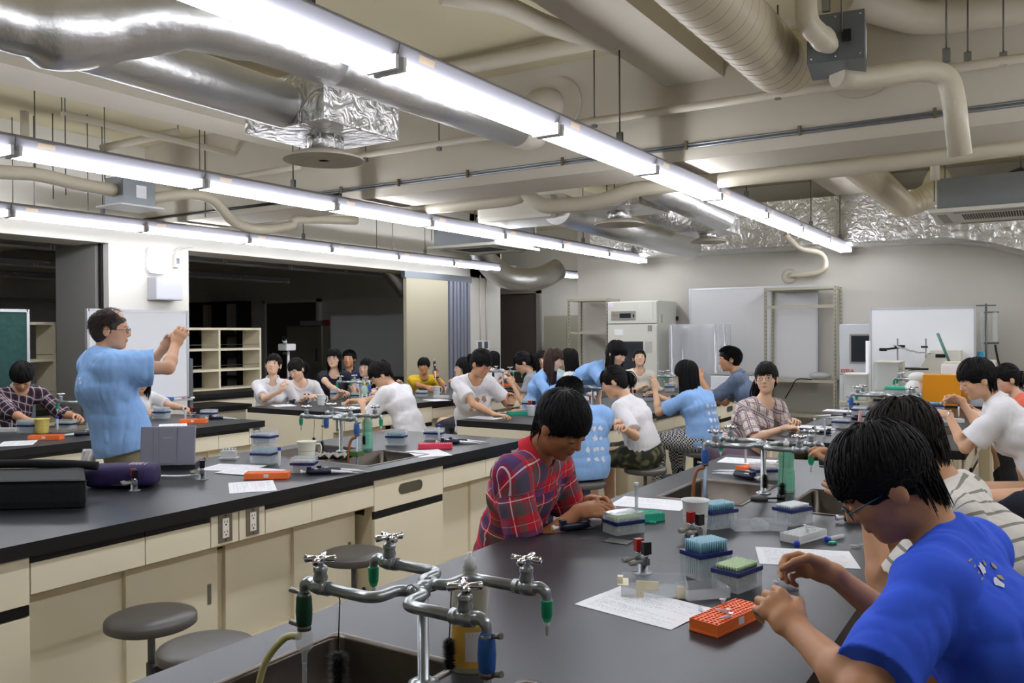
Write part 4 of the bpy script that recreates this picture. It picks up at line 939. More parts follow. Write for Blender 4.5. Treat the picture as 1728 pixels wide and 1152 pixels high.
place(TUBET, (-1.325, 2.97, ZT+.03), 0, 'clear tube standing in the teal rack'); place(TUBET, (-1.22, 4.32, ZT+.03), 0, 'clear tube standing in the orange rack behind the taps'); place(TUBET, (-1.35, 4.43, ZT+.03), .0, 'left clear tube standing in the orange rack behind the taps')
tb = place(TUBE15, (-.60, 3.13, ZT+.008), 0, 'clear tube lying on its side next to the white rack'); tb.rotation_euler = (pi/2, 0, -.4)
pl = empty('sink_plug', (-1.05, 3.64, ZT), 0, 'dark round sink plug between the two sinks', 'plug'); MB().lathe([(.034, 0), (.037, .003), (.037, .013), (.033, .016), (0, .016)], n=28).build('disc', mat('dark_rubber', '#3b3936', .6), pl); MB().cyl((.03, 0, .01), (.075, .02, .012), .004).cyl((.07, .02, .014), (.1, .03, .014), .013).build('chain_stub', M_black, pl)
pd = empty('magnifier_lens', (-.585, 2.33, ZT), 0, 'glass and black round weight beside the blue boy hands', 'lens'); MB().lathe([(0, 0), (.03, .001), (.03, .004), (0, .005)], (.0, 0, 0)).build('black_disc', M_black, pd); MB().lathe([(0, 0), (.028, 0), (.028, .03)], (-.03, .08, 0), caps=False).build('glass_dish', M_clear2, pd)
mt = tag(MB().tube([(0, 0, .006), (.03, .01, .006)], [.005, .002], n=8).build('microtube', M_clear2), 'x', 'tube'); MB().cyl((-.004, 0, .012), (-.004, 0, .014), .006).build('lid', M_clear2, mt)
for k, (x, y, z, L) in enumerate(((-.735, 2.07, 0, 'microtube at the left edge of the orange rack'), (-.70, 2.10, .03, 'microtube lying on the left of the orange rack'), (-.665, 2.03, .03, 'microtube lying on the middle of the orange rack'), (-.65, 2.0, .03, 'microtube on the near part of the orange rack'), (-.76, 2.1, 0, 'microtube on the handout left of the orange rack'), (-.72, 3.06, .03, 'microtube standing up on the white rack'), (-.70, 3.0, .03, 'microtube on the near end of the white rack'), (-.53, 3.0, 0, 'tiny microtube near the striped boy elbow'))): place(mt, (x, y, ZT+z), k*1.3, L)
# ---------------------------------------------------------------- bench with the laptop
bag = empty('black_bag', (-4.0, 2.13, ZT), 0, 'soft black carrying case at the left edge of the laptop bench', 'bag')
M_bag = mat('black_nylon', '#15181a', .75, bump=.15, bscale=60)
B = [at(0, 862, Z=.8), at(148, 858, Z=.8)]
bm_ = MB(); p0 = Vector((-3.40, 2.03, 0)); u = Vector((-.30, -.24, 0)); u.normalize(); v = Vector((-.87, .5, 0)).normalized()
M = Matrix(((u.x, v.x, 0, 0), (u.y, v.y, 0, 0), (0, 0, 1, 0), (0, 0, 0, 1)))
M.translation = p0-Vector((-4.0, 2.13, 0))
MB().box(0, .75, 0, .42, 0, .12, M=M, bev=.03).build('body', M_bag, bag)
MB().tube([M @ Vector(q) for q in smooth_path([(-.06, .42, .12), (.1, .4, .135), (.35, .4, .14), (.8, .42, .13)])], .02, n=10).build('open_flap', mat('black_nylon2', '#0c0d0e', .8), bag)
MB().tube([M @ Vector(q) for q in smooth_path([(.0, .0, .115), (.2, -.004, .118), (.74, -.004, .118)])], .004, n=6).build('zip_piping', M_black, bag)
pb = empty('purple_bag', (-3.75, 2.42, ZT), radians(38), 'purple padded pouch between the black case and the laptop', 'bag')
sh = MB(); n = 20; Q = []
for i, (x, q) in enumerate(((-.16, .5), (-.155, .85), (-.12, 1), (0, 1.06), (.12, 1), (.155, .85), (.16, .5))):
    for j in range(n): a = 2*pi*j/n; c, s_ = cos(a), sin(a); Q.append((x, .085*q*(abs(c)**.6)*(1 if c > 0 else -1), .055+.053*q*(abs(s_)**.6)*(1 if s_ > 0 else -1)))
sh.add(Q, [(i*n+j, i*n+(j+1) % n, (i+1)*n+(j+1) % n, (i+1)*n+j) for i in range(6) for j in range(n)]+[list(range(n))[::-1], list(range(6*n, 7*n))], 0, True).build('pouch', mat('purple_fabric', '#2c1f4e', .7, bump=.2), pb)
b = MB()
for k in range(4):
    for j in range(10): b.box(.04+.016*k, .048+.016*k, -.04+.006*j, -.036+.006*j, .108, .1115)
b.box(.11, .112, -.04, .02, .106, .11); b.build('white_print', mat('bag_print', '#c9bfd0', .6), pb); MB().box(-.02, .06, -.09, -.086, .02, .024).build('silver_tag', M_chrome, pb)
valve(-3.60, 2.38, -25, 'gas valve pair in front of the purple pouch'); valve(-3.58, 2.74, -35, 'gas valve pair at the corner of the laptop')
lp = empty('laptop', (-4.02, 2.86, ZT), radians(39), 'open grey laptop seen from behind its lid', 'laptop'); M_lap = mat('laptop_grey', '#9193a0', .42, .3)
MB().box(-.14, .14, .0, .24, 0, .03, bev=.006).build('base', mat('laptop_dark', '#3a3b42', .45), lp)
M = Matrix.Translation((0, .0, .02)) @ Matrix.Rotation(radians(-8), 4, 'X')
l = MB().box(-.143, .143, -.018, -.004, 0, .21, M=M, bev=.005).build('lid', M_lap, lp)
MB().box(-.045, .045, -.021, -.018, .01, .2, M=M, bev=.002).box(-.075, -.05, -.022, -.018, .0, .205, M=M, bev=.002).box(.05, .075, -.022, -.018, .0, .205, M=M, bev=.002).build('lid_ribs', M_lap, l)
MB().box(-.025, .025, -.0235, -.021, .145, .15, M=M).build('latch', mat('laptop_light', '#a8aab2', .4), l)
tag(MB().tube(smooth_path([(-3.60, 2.76, .82), (-3.70, 2.7, .812), (-3.80, 2.65, .812), (-3.95, 2.62, .81), (-4.02, 2.62, .82), (-4.1, 2.75, .81)]), .006, n=8).build('white_cable', M_white), 'white cable running in front of the laptop', 'cable')
tag(MB().tube(smooth_path([(-3.88, 2.52, .806), (-3.95, 2.6, .85), (-4.05, 2.66, .84), (-4.08, 2.75, .806)]), .003, n=6).build('black_cable', M_black), 'thin black cable looping between pouch and laptop', 'cable')
paper(-3.2, 2.73, -38, 'printed handout at the near edge of the laptop bench'); paper(-3.17, 4.05, -35, 'printed handout in front of the pink rack')
paper(-3.75, 3.07, 20, 'printed handout right behind the laptop'); paper(-3.55, 3.02, 10, 'stack of handouts with a clip beside the laptop', ZT+.004)
rack('o', -3.33, 2.94, 37, 'orange tube rack on the laptop bench'); rack('p', -3.28, 4.26, 35, 'pink tube rack on the laptop bench')
tips('bc', -3.72, 3.26, 20, 'covered blue tip box behind the orange rack'); tips('wc', -3.76, 3.30, 12, 'covered navy tip box stacked on the blue one', ZT+.1)
tips('wc', -3.31, 3.17, 30, 'covered tip box in front of the white jug'); tips('bc', -3.6, 4.26, 20, 'covered blue tip box with white tape beyond the sink'); tips('wc', -3.55, 4.6, 20, 'covered tip box with a blue-capped tube at the far end')
place(TUBE15, (-3.52, 3.19, ZT), 0, 'blue-capped tube standing behind the orange rack of the laptop bench'); place(TUBE15, (-3.48, 4.56, ZT), 0, 'blue-capped tube at the far end of the laptop bench')
JUG = mk_beaker(.12, .05, mat('cream_polypropylene', '#e9e8d2', .4)); place(JUG, (-3.55, 3.42, ZT), radians(40), 'cream plastic jug beside the sink of the laptop bench')
pip(-3.13, 3.24, 38, 'micropipette lying right of the covered tip box, farther one'); pip(-3.14, 3.18, 38, 'micropipette lying right of the covered tip box, nearer one', 1)
pip(-3.25, 4.55, 33, 'micropipette at the far end of the laptop bench, farther one'); pip(-3.27, 4.49, 33, 'micropipette at the far end of the laptop bench, nearer one', 1)
tag(MB().box(-.045, .045, -.03, .03, 0, .03, bev=.006).build('sponge', mat('green_sponge', '#53713f', .95, bump=.5, bscale=200), loc=None), 'green sponge on the edge of the laptop bench sink', 'sponge').location = (-3.47, 3.73, ZT+.003)
cl = MB(); nx = 16; vs = [(-.1+.2*i/nx, -.06+.12*j/nx, .006+.022*abs(sin(i*.7+j*.3)*cos(j*.55))+.004*sin(i*1.9)) for j in range(nx+1) for i in range(nx+1)]
cl.add(vs, [(j*(nx+1)+i, j*(nx+1)+i+1, (j+1)*(nx+1)+i+1, (j+1)*(nx+1)+i) for j in range(nx) for i in range(nx)], 0, True)
q = tag(cl.build('cloth', mat('grey_cloth', '#9d9c92', .9)), 'crumpled grey cloth beside the cream jug', 'cloth'); q.location = (-3.57, 3.62, ZT); q.rotation_euler = (0, 0, .5); sm = q.modifiers.new('s', 'SOLIDIFY'); sm.thickness = .004
wr = empty('white_tube_stand', (-4.04, 3.28, ZT), radians(30), 'white plastic stand of microtubes behind the handouts', 'rack'); MB().box(-.05, .05, -.03, .03, 0, .012, bev=.003).box(-.045, .045, -.015, .015, .012, .05, bev=.004).build('body', M_pp, wr)
for k in range(5): MB().cyl((-.036+.018*k, 0, .045), (-.036+.018*k, 0, .065), .006).build('tube', M_pp, wr)
# ---------------------------------------------------------------- teacher-side bench
def on(px, py): p = at(px, py, Z=.8); return p.x, p.y
def P_(f, *a): return f(*a)
x, y = on(30, 748); paper(x, y, -35, 'printed handout in front of the plaid-shirt boy at the left'); x, y = on(292, 718); paper(x, y, -35, 'printed handout right of the standing teacher')
x, y = on(78, 741); rack('o', x, y, 36, 'orange tube rack in front of the plaid-shirt boy at the left'); x, y = on(327, 713); rack('o', x, y, 36, 'orange tube rack right of the standing teacher')
x, y = on(48, 730); tips('bc', x, y, 20, 'taped blue tip box in front of the plaid-shirt boy'); x, y = on(112, 724); tips('gc', x, y, 20, 'flat pale green tip box near the teacher back'); x, y = on(272, 706); tips('bc', x, y, 20, 'blue tip box right of the standing teacher')
x, y = on(353, 706); tips('wc', x, y, 20, 'covered tip box near the end of the teacher-side bench')
YB = mk_beaker(.11, .05, mat('yellow_beaker', '#e3cf6e', .35), False); x, y = on(71, 731); place(YB, (x, y, ZT), 0, 'beaker of yellow liquid in front of the plaid-shirt boy')
x, y = on(20, 722); place(TUBE15, (x, y, ZT), 0, 'blue-capped tube left of the yellow beaker'); x, y = on(97, 727); place(TUBE15, (x, y, ZT), 0, 'blue-capped tube right of the yellow beaker'); x, y = on(313, 710); place(TUBE15, (x, y, ZT), 0, 'blue-capped tube behind the orange rack right of the teacher')
x, y = on(128, 736); pip(x, y, 230, 'micropipette left of the teacher waist'); x, y = on(143, 735); pip(x, y, 230, 'micropipette touching the teacher waist in view', 1); x, y = on(375, 708); pip(x, y, 30, 'micropipette at the end of the teacher-side bench', 1)
x, y = on(10, 728); rack('w', x, y, 36, 'white tube rack at the left picture edge'); x, y = -6.25, 4.7; valve(x, y, 0, 'gas valve pair at the end of the teacher-side bench')
bo = empty('bench_top_box', (-7.25, 4.02, .46), 0, 'small wooden side table behind the teacher-side bench', 'table'); MB().box(-.22, .22, -.3, .3, .26, .3).build('top', M_topedge, bo); MB().box(-.2, .2, -.26, .26, 0, .26).build('body', mat('brown_wood', '#6a4a30', .6), bo); bo.location = (-7.3, 3.95, 0)
bo.children[0].location.z = .46; bo.children[1].location.z = .4; MB().box(-.18, -.15, -.24, -.21, 0, .4).box(.15, .18, -.24, -.21, 0, .4).box(-.18, -.15, .21, .24, 0, .4).box(.15, .18, .21, .24, 0, .4).build('legs', M_grey, bo)
# ---------------------------------------------------------------- rear benches
def scatter(items):
    for k, px_, py_, rz, lab in items:
        x, y = on(px_, py_)
        if k == 'paper': paper(x, y, rz, lab)
        elif k.startswith('tips'): tips(k[5:], x, y, rz, lab)
        elif k.startswith('rack'): rack(k[5:], x, y, rz, lab)
        elif k == 'pip': pip(x, y, rz, lab)
        elif k == 'pipy': pip(x, y, rz, lab, 1)
        elif k == 'tube': place(TUBE15, (x, y, ZT), 0, lab)
        elif k == 'thin': place(TUBET, (x, y, ZT), 0, lab)
        elif k == 'beak': place(BEAK, (x, y, ZT), radians(rz), lab)
        elif k == 'beakc': place(BEAKC, (x, y, ZT), radians(rz), lab)
        elif k == 'valve': valve(x, y, rz, lab)
scatter([('paper', 478, 684, -30, 'handout in front of the girl in the white collared shirt'), ('paper', 590, 688, -20, 'handout under the arm of the white t-shirt boy'), ('rack_w', 592, 683, 20, 'white rack under the detergent bottle on the rear bench'),
 ('beak', 542, 684, 60, 'white beaker in front of the woman in navy'), ('tips_bc', 568, 672, 20, 'blue tip box in front of the woman in navy'), ('pip', 490, 679, 160, 'pipette in front of the girl in the white collared shirt'),
 ('rack_w', 510, 678, 20, 'white rack left of the white beaker'), ('valve', 517, 680, 0, 'gas valve pair in the middle of the rear bench'), ('tips_gc', 603, 673, 20, 'pale green tip box behind the detergent bottle'),
 ('beak', 737, 667, 60, 'white beaker in front of the boy in yellow'), ('rack_w', 745, 671, 20, 'white rack beside the beaker of the boy in yellow'), ('tips_gc', 712, 669, 20, 'flat tip box in front of the boy in yellow'), ('paper', 737, 675, -25, 'handout near the boy in yellow'), ('tube', 752, 665, 0, 'blue-capped tube beside the beaker of the boy in yellow'), ('pip', 722, 660, 20, 'pipette in front of the boy in yellow'),
 ('paper', 820, 705, 0, 'handout in front of the girl in the bear t-shirt'), ('pip', 838, 699, 20, 'pipette in front of the girl in the bear t-shirt'), ('rack_t', 875, 700, 30, 'teal rack beside the girl in the bear t-shirt'), ('tips_bc', 893, 690, 20, 'tip box behind the teal rack of the middle bench'), ('beakc', 896, 702, 0, 'small clear cup beside the teal rack'),
 ('valve', 897, 694, 0, 'gas valve pair near the girl with long brown hair'), ('pip', 865, 662, 20, 'pipette near the hands of the girl in grey'), ('rack_o', 850, 651, 20, 'orange rack behind the far taps'), ('tips_bc', 1130, 660, 20, 'blue box in front of the woman in cream'),
 ('tips_wc', 1060, 690, 20, 'tip box in front of the ponytail girl in white'), ('rack_w', 1075, 700, 60, 'white rack by the ponytail girl in white'), ('paper', 1180, 668, 30, 'handout under the hands of the long-haired girl in blue'), ('pip', 1150, 672, 40, 'pipette in front of the long-haired girl in blue'), ('valve', 1068, 672, 0, 'gas valve pair behind the ponytail girl in white'), ('tips_b', 1040, 678, 30, 'open blue tips before the leaning woman'), ('tips_wc', 1095, 676, 30, 'covered tips right of the leaning woman arm'),
 ('paper', 1378, 721, 0, 'handout under the hands of the girl in checked blouse'), ('tips_wc', 1420, 722, 0, 'navy tip box right of the checked blouse girl'), ('pip', 1350, 728, 175, 'pipette in front of the girl in checked blouse'), ('pipy', 1375, 731, 170, 'second pipette in front of the girl in checked blouse'),
 ('paper', 1420, 693, 0, 'handout beyond the sink of the balance bench'), ('pip', 1405, 704, 175, 'pipette beyond the sink of the balance bench'), ('pipy', 1425, 707, 170, 'second pipette beyond the sink of the balance bench'), ('tips_wc', 1450, 700, 0, 'navy tip box beyond the sink of the balance bench'), ('tube', 1432, 697, 0, 'blue-capped tube beyond the sink of the balance bench'),
 ('tips_bc', 1463, 714, 10, 'blue tip box behind the dark-haired boy head'), ('tips_b', 1580, 696, 10, 'open blue tip box before the orange instrument'), ('rack_w', 1605, 712, 20, 'white rack before the short-haired person in white'), ('tube', 1618, 705, 0, 'tube in front of the short-haired person in white'),
 ('thin', 1375, 735, 0, 'thin clear tube by the checked blouse girl'), ('thin', 1392, 735, 0, 'second thin clear tube by the checked blouse girl')])
# red thermometer-like stick in the sink of the balance bench
tag(MB().tube([(0, 0, 0), (.02, 0, .19)], .011, n=10).build('red_cylinder', mat('pink_liquid', '#b98480', .25)), 'tall thin pink measuring tube beside the sink', 'tube').location = (*on(1447, 740), .8)
# ---------------------------------------------------------------- equipment on the far end of the balance bench
def balance(px_, py_, s, rz, lab):
    x, y = on(px_, py_); t = empty('analytical_balance', (x, y, ZT), rz, lab, 'balance')
    MB().box(-.13*s, .13*s, -.2*s, .2*s, .02, .075*s, bev=.01).build('base', M_rack, t)
    MB().box(-.1*s, .1*s, .05*s, .2*s, .075*s, .33*s, bev=.006).build('rear_housing', mat('ivory_case', '#d9d6c6', .5), t)
    b = MB(); X0, X1, Y0, Y1, Z0, Z1 = -.1*s, .1*s, -.13*s, .05*s, .075*s, .32*s; e = .004
    for a in ((X0, X1, Y0, Y0+e), (X0, X0+e, Y0, Y1), (X1-e, X1, Y0, Y1)): b.box(*a, Z0, Z1)
    b.build('draft_shield', M_clear, t)
    b = MB()
    for xx in (X0, X1-e*1.5):
        for yy in (Y0, Y1): b.box(xx, xx+e*1.5, yy, yy+e*1.5, Z0, Z1)
    b.box(X0, X1, Y0, Y1, Z1, Z1+.008); b.build('shield_frame', mat('ivory_case'), t)
    MB().lathe([(.04*s, .078*s), (.04*s, .09*s), (0, .09*s)], (0, -.04*s, 0)).build('pan', M_steel, t)
    MB().box(-.05*s, .05*s, -.203*s, -.2*s, .03*s, .06*s).build('display', M_dark, t)
    return t
balance(1445, 688, 1.0, radians(4), 'near balance with glass draft shield on a grey base'); balance(1500, 674, 1.25, 0, 'far taller ivory balance behind the tap cluster')
x, y = -.75, 9.05; t = empty('orange_instrument', (x, y, ZT), 0, 'bright orange instrument box with clear door behind the white-shirt student', 'instrument')
MB().box(-.27, .06, -.05, .2, .01, .31, bev=.006).build('housing', mat('bright_orange_paint', '#e8980c', .4), t); MB().box(.06, .12, -.05, .2, .01, .31).build('door_edge', mat('orange_dark', '#b07208', .4), t)
MB().box(.12, .36, -.03, .2, .02, .3).build('clear_chamber', M_clear2, t); MB().box(-.27, .38, -.06, .22, 0, .02).box(.11, .38, -.04, .21, .3, .315).build('black_rim', M_black, t)
t = empty('white_instrument', (x+.05, y+.45, ZT), 0, 'low white instrument behind the orange box', 'instrument'); MB().box(-.2, .25, -.1, .15, 0, .40, bev=.02).build('case', M_white, t); MB().box(-.18, .23, -.08, .13, .40, .42, bev=.01).build('lid', mat('ivory_case'), t)
x, y = on(1545, 684); t = empty('plastic_bag_bundle', (x, y, ZT), 0, 'white crumpled plastic bag left of the orange instrument', 'bag'); MB().ell((0, 0, .13), (.11, .1, .13)).ell((.02, 0, .27), (.09, .05, .06)).build('bag', mat('white_bag', '#dfe0dd', .4, bump=1., bscale=12), t)
tag(MB().tube(smooth_path([at(1543, 700, Z=.82), at(1543, 680, D=9), at(1546, 655, D=9), at(1560, 644, D=9), at(1566, 643, D=9.1)]), .006, n=8).build('black_cable', M_black), 'black cable with yellow plug beside the orange instrument', 'cable')
x, y = on(1520, 684); t = empty('green_basket', (x, y+.1, ZT), 0, 'green and clear plastic basket behind the taps', 'basket'); MB().box(-.15, .15, -.1, .1, .15, .18, bev=.01).build('green_rim', M_teal, t); MB().box(-.14, .14, -.09, .09, 0, .15, bev=.01).build('clear_body', M_clear2, t)
# side bench by the back wall with equipment
t = empty('side_bench', (-.6, 10.85, 0), 0, 'low side bench along the back wall carrying instruments', 'bench'); MB().box(-.88, 1.6, -.24, .25, 0, .74).build('body', M_cream, t); MB().box(-.9, 1.62, -.26, .27, .74, .79).build('worktop', M_topedge, t)
def wpt(px_, py_, Y): return at(px_, py_, Y=Y)
t = empty('drying_oven', (-1.95, 11.2, 0), 0, 'light grey drying oven with dark window and red lettering, left of the bright whiteboard', 'oven')
a, c = wpt(1416, 546, 10.85), wpt(1470, 655, 10.85)
MB().box(-.22, .42, -.25, .25, .2, 1.62, bev=.01).build('case', mat('oven_grey', '#c3c8cb', .45), t); MB().box(-.08, .3, -.262, -.25, 1.16, 1.48, bev=.01).build('window', mat('dark_window', '#2b3034', .1), t)
MB().box(-.1, .32, -.258, -.25, 1.14, 1.5).build('window_gasket', M_rub, t); MB().box(-.22, .42, -.254, -.25, 1.0, 1.005).build('panel_gap', M_dark, t); MB().box(-.13, -.05, -.26, -.25, .86, .95).build('dial', M_rub, t)
def text(s, size, M, m, name='lettering', parent=None, ext=.001):
    cu = bpy.data.curves.new('t', 'FONT'); cu.body = s; cu.size = size; cu.extrude = ext; cu.align_x = 'CENTER'; cu.offset = size*.02
    o = bpy.data.objects.new('t', cu); COL.objects.link(o); bpy.context.view_layer.update()
    me = bpy.data.meshes.new_from_object(o.evaluated_get(bpy.context.evaluated_depsgraph_get())); bpy.data.objects.remove(o)
    me.materials.clear(); me.materials.append(m); me.transform(M); r = bpy.data.objects.new(name, me); COL.objects.link(r); r.parent = parent; return r
XZ = Matrix(((1, 0, 0, 0), (0, 0, -1, 0), (0, 1, 0, 0), (0, 0, 0, 1)))
M_red = mat('red_lettering', '#c4453a', .5)
text('EYELA', .055, Matrix.Translation((-.125, -.257, 1.03)) @ XZ, M_red, parent=t)
b = MB().box(-.27, .42, -.25, .25, .0, .2)
b.build('dark_stand', M_black, t)
# big incubator
t = empty('incubator', (-4.86, 11.1, 0), 0, 'tall light grey laboratory incubator with dark window by the back wall', 'incubator'); M_inc = mat('incubator_paint', '#c9cabf', .45)
MB().box(-.37, .38, -.3, .35, .05, 1.97, bev=.012).build('case', M_inc, t)
MB().box(-.365, .37, -.34, -.3, 1.66, 1.96, bev=.008).build('control_panel', mat('incubator_panel', '#d3d3c7', .45), t); dr = MB().box(-.365, .37, -.34, -.3, .35, 1.645, bev=.008).build('door', mat('incubator_panel'), t)
MB().box(-.18, .17, -.346, -.34, .85, 1.41, bev=.008).build('window', mat('dark_window'), dr); MB().box(.2, .3, -.343, -.34, 1.25, 1.41).build('notice', mat('grey_notice', '#b4b4aa', .6), dr); MB().box(-.26, -.13, -.343, -.34, 1.5, 1.58).build('sticker', M_white, dr); MB().box(.24, .3, -.344, -.34, 1.55, 1.63).build('badge', M_rub, dr)
MB().box(-.31, .06, -.345, -.34, 1.7, 1.83, bev=.002).build('bezel', M_rub, t); MB().box(-.18, -.01, -.349, -.345, 1.735, 1.8).build('display', M_dark, t); MB().box(.02, .04, -.349, -.345, 1.745, 1.785).build('switch', M_dark, t)
text('SANYO', .026, Matrix.Translation((-.245, -.347, 1.77)) @ XZ, mat('red_lettering'), parent=t)
MB().box(.1, .31, -.344, -.34, 1.71, 1.94).build('hatch', mat('hatch_paint', '#d8d8cd', .45), t); MB().box(-.36, -.28, -.3435, -.34, 1.89, 1.95).build('label', mat('pink_label', '#e3d9e3', .5), t)
MB().box(.38, .383, -.2, -.17, 1.66, 1.78).build('vent', M_rub, t); MB().box(.38, .41, .33, .36, 1.7, 1.76).build('knob', M_black, t)
# steel racks
def steel_rack(x0, x1, y, d, h, shelves, lab):
    t = empty('steel_rack', ((x0+x1)/2, y, 0), 0, lab, 'rack'); w = (x1-x0)/2
    for sx in (-1, 1):
        for yy in (0, d):
            b = MB().box(sx*w-.02, sx*w+.02, yy-.003, yy+.003, 0, h).box(sx*w-.003 if sx < 0 else sx*w-.003, sx*w+.003, yy-.02, yy+.02, 0, h)
            for k in range(int(h/.05)): b.box(sx*w-.008, sx*w+.008, yy-.0045, yy-.0030, .03+.05*k, .05+.05*k, 1).box(sx*w+.0031, sx*w+.0045, yy-.008, yy+.008, .03+.05*k, .05+.05*k, 1)
            b.build('post', [M_rack, M_dark], t)
    for z in shelves: MB().box(-w, w, -.005, d+.005, z-.035, z, bev=.002).build('shelf_board', M_rack, t)
    return t
steel_rack(-3.10, -2.24, 11.05, .34, 2.1, (2.1, .92, .48, .1), 'empty grey-green angle-steel rack in the middle of the back wall')
MB_ = MB().box(-3.1, -2.24, 11.045, 11.06, 1.83, 1.87); tag(MB_.build('rack_crossbar', M_rack), 'horizontal bar across the steel rack in the middle', 'bar')
steel_rack(-5.98, -5.35, 11.0, .4, 2.03, (2.03, 1.55, .9), 'grey-green angle-steel rack left of the tall incubator')
tag(MB().box(-.02, .5, -.02, .02, 0, .03).build('wooden_rail', mat('wood_rail', '#a8804e', .6)), 'short wooden rail on the wall left of the incubator', 'rail').location = (-5.9, 11.47, 1.02)
t = empty('locker', (-7.35, 13.6, 0), 0, 'grey-green steel locker in the alcove under the black cables', 'locker'); MB().box(-.42, .55, -.25, .3, 0, 1.85, bev=.005).build('body', M_rack, t)
for x in (-.41, .07): d = MB().box(x, x+.47, -.265, -.25, .03, 1.83, bev=.003).build('door', M_rack, t); MB().box(x+.38 if x < 0 else x+.05, (x+.38 if x < 0 else x+.05)+.03, -.28, -.265, .95, 1.05).build('handle', M_white, d)
# wire rack covered with plastic
t = empty('wire_rack', (-3.95, 10.9, 0), 0, 'chrome wire shelving covered with clear plastic sheet beside the incubator', 'shelf')
for x in (-.3, .3):
    for y in (-.2, .2): MB().cyl((x, y, 0), (x, y, 1.62), .0125).build('post', M_chrome, t)
for z in (.5, 1.05, 1.6):
    b = MB()
    for k in range(12): b.cyl((-.3+.6*k/11, -.2, z), (-.3+.6*k/11, .2, z), .003, n=6)
    for y in (-.2, .2): b.cyl((-.3, y, z), (.3, y, z), .005, n=6).cyl((-.3, y, z-.03), (.3, y, z-.03), .005, n=6)
    b.build('wire_shelf', M_chrome, t)
b = MB(); n = 40; per = [(-.33, -.23), (.33, -.23), (.36, .23), (-.33, .23)]; Pm = []
for i in range(4):
    a, c = Vector(per[i]), Vector(per[(i+1) % 4])
    for k in range(12): q = a+(c-a)*(k/12); Pm.append((q.x+.008*sin(k*2.3+i), q.y+.01*sin(k*1.7+2*i)))
m = len(Pm); b.add([(p[0], p[1], z) for z in (.45, 1.64) for p in Pm], [(i, (i+1) % m, m+(i+1) % m, m+i) for i in range(m)], 0, True)
b.build('plastic_sheet', glass('plastic_sheet', '#d9dce2', .38, .2), t)
t = empty('white_cabinet', (-3.35, 10.75, 0), 0, 'low white appliance in front of the grey whiteboard', 'appliance'); MB().box(-.3, .22, -.25, .25, 0, .98, bev=.02).build('body', M_white, t); MB().box(-.05, .0, -.258, -.25, .78, .84).box(.16, .2, -.256, -.25, .3, .9).build('control', M_teal, t); MB().box(-.3, .22, -.25, .25, .98, 1.0, bev=.01).build('top', M_rub, t)
# instruments in front of the bright whiteboard
t = empty('spectrometer', (-1.12, 10.745, .79), 0, 'light grey instrument with slanted front below the bright whiteboard', 'instrument'); MB().prism([(-.35, -.0), (.3, 0), (.3, .52), (-.0, .52), (-.12, .3), (-.35, .27)], -.15, .15, M=Matrix(((1, 0, 0, 0), (0, 0, -1, 0), (0, 1, 0, 0), (0, 0, 0, 1)))).build('case', mat('ivory_case'), t)
for k in range(5): MB().box(-.3+.0*k, -.05, -.153, -.15, .05+.035*k, .065+.035*k).build('vent_slot', M_rub, t)
MB().box(.05, .15, -.153, -.15, .44, .48).build('display', M_dark, t); MB().box(-.34, -.02, -.16, .1, .3, .32, bev=.005).build('dark_lid', M_black, t)
for k, (px_, y0, L) in enumerate(((1514, 571, 'left'), (1562, 571, 'right'))):
    e = at(px_, y0, Y=10.62); t = empty('retort_stand', (e.x, 10.64, .79), 0, f'thin retort stand rod, the {L} one before the bright whiteboard', 'stand'); MB().cyl((0, 0, 0), (0, 0, e.z-.79), .008).build('rod', M_galv, t); MB().box(-.08, .08, -.05, .05, 0, .012).build('foot', M_grey, t)
    if k == 0: MB().cyl((.02, 0, .55), (-.14, -.02, .53), .012).box(-.19, -.11, -.04, .0, .51, .545).box(-.03, .08, -.02, .02, .55, .58).build('clamp', M_black, t)
    else: MB().cyl((.02, 0, .56), (-.05, 0, .56), .012).build('clamp', M_black, t)
e = at(1540, 596, Y=10.45); b = MB(); nx = 14
vs = [(-.2+.42*i/nx, -.08+.16*j/6, .1*(1-i/nx)**2+.012*sin(i*2.1+j)*cos(j*1.3)) for j in range(7) for i in range(nx+1)]
b.add(vs, [(j*(nx+1)+i, j*(nx+1)+i+1, (j+1)*(nx+1)+i+1, (j+1)*(nx+1)+i) for j in range(6) for i in range(nx)], 0, True); q = tag(b.build('foil_sheet', M_foil), 'crumpled piece of foil held by the retort stands', 'foil'); q.location = e
s_ = q.modifiers.new('s', 'SOLIDIFY'); s_.thickness = .003
a, c = at(1582, 562, Y=10.6), at(1602, 610, Y=10.6); t = tag(MB().tube([a, c], .016, n=8).build('glass_plate_edge', mat('green_glass', '#5d8f86', .2), loc=a), 'tilted greenish glass plate seen edge-on', 'glass plate')
t = empty('white_case', (-.68, 10.66, .79), 0, 'pale instrument with brown tubing at the right of the whiteboard', 'instrument'); MB().box(-.3, .35, -.15, .2, 0, .33, bev=.03).box(.0, .2, -.15, .1, .33, .42, bev=.01).build('case', mat('ivory_case'), t)
for k in range(3): MB().tube(smooth_path([(-.35, -.17, .1+.02*k), (-.2, -.18, .22+.02*k), (0, -.17, .3+.02*k), (.1, -.1, .38)]), .008, n=8).build('tubing', mat('brown_hose', '#8a6238', .45), t)
t = empty('glass_apparatus', (-.55, 11.1, 0), 0, 'glass column apparatus with hose at the right end of the whiteboard', 'apparatus'); e = at(1664, 520, Y=11.1); t.location = (e.x, 11.1, .79)
MB().cyl((0, 0, 0), (0, 0, 1.05), .012).cyl((-.1, 0, 1.03), (.1, 0, 1.03), .008).cyl((-.02, 0, .6), (.13, 0, .6), .01).cyl((-.02, 0, .95), (.13, 0, .95), .01).build('stand', M_grey, t)
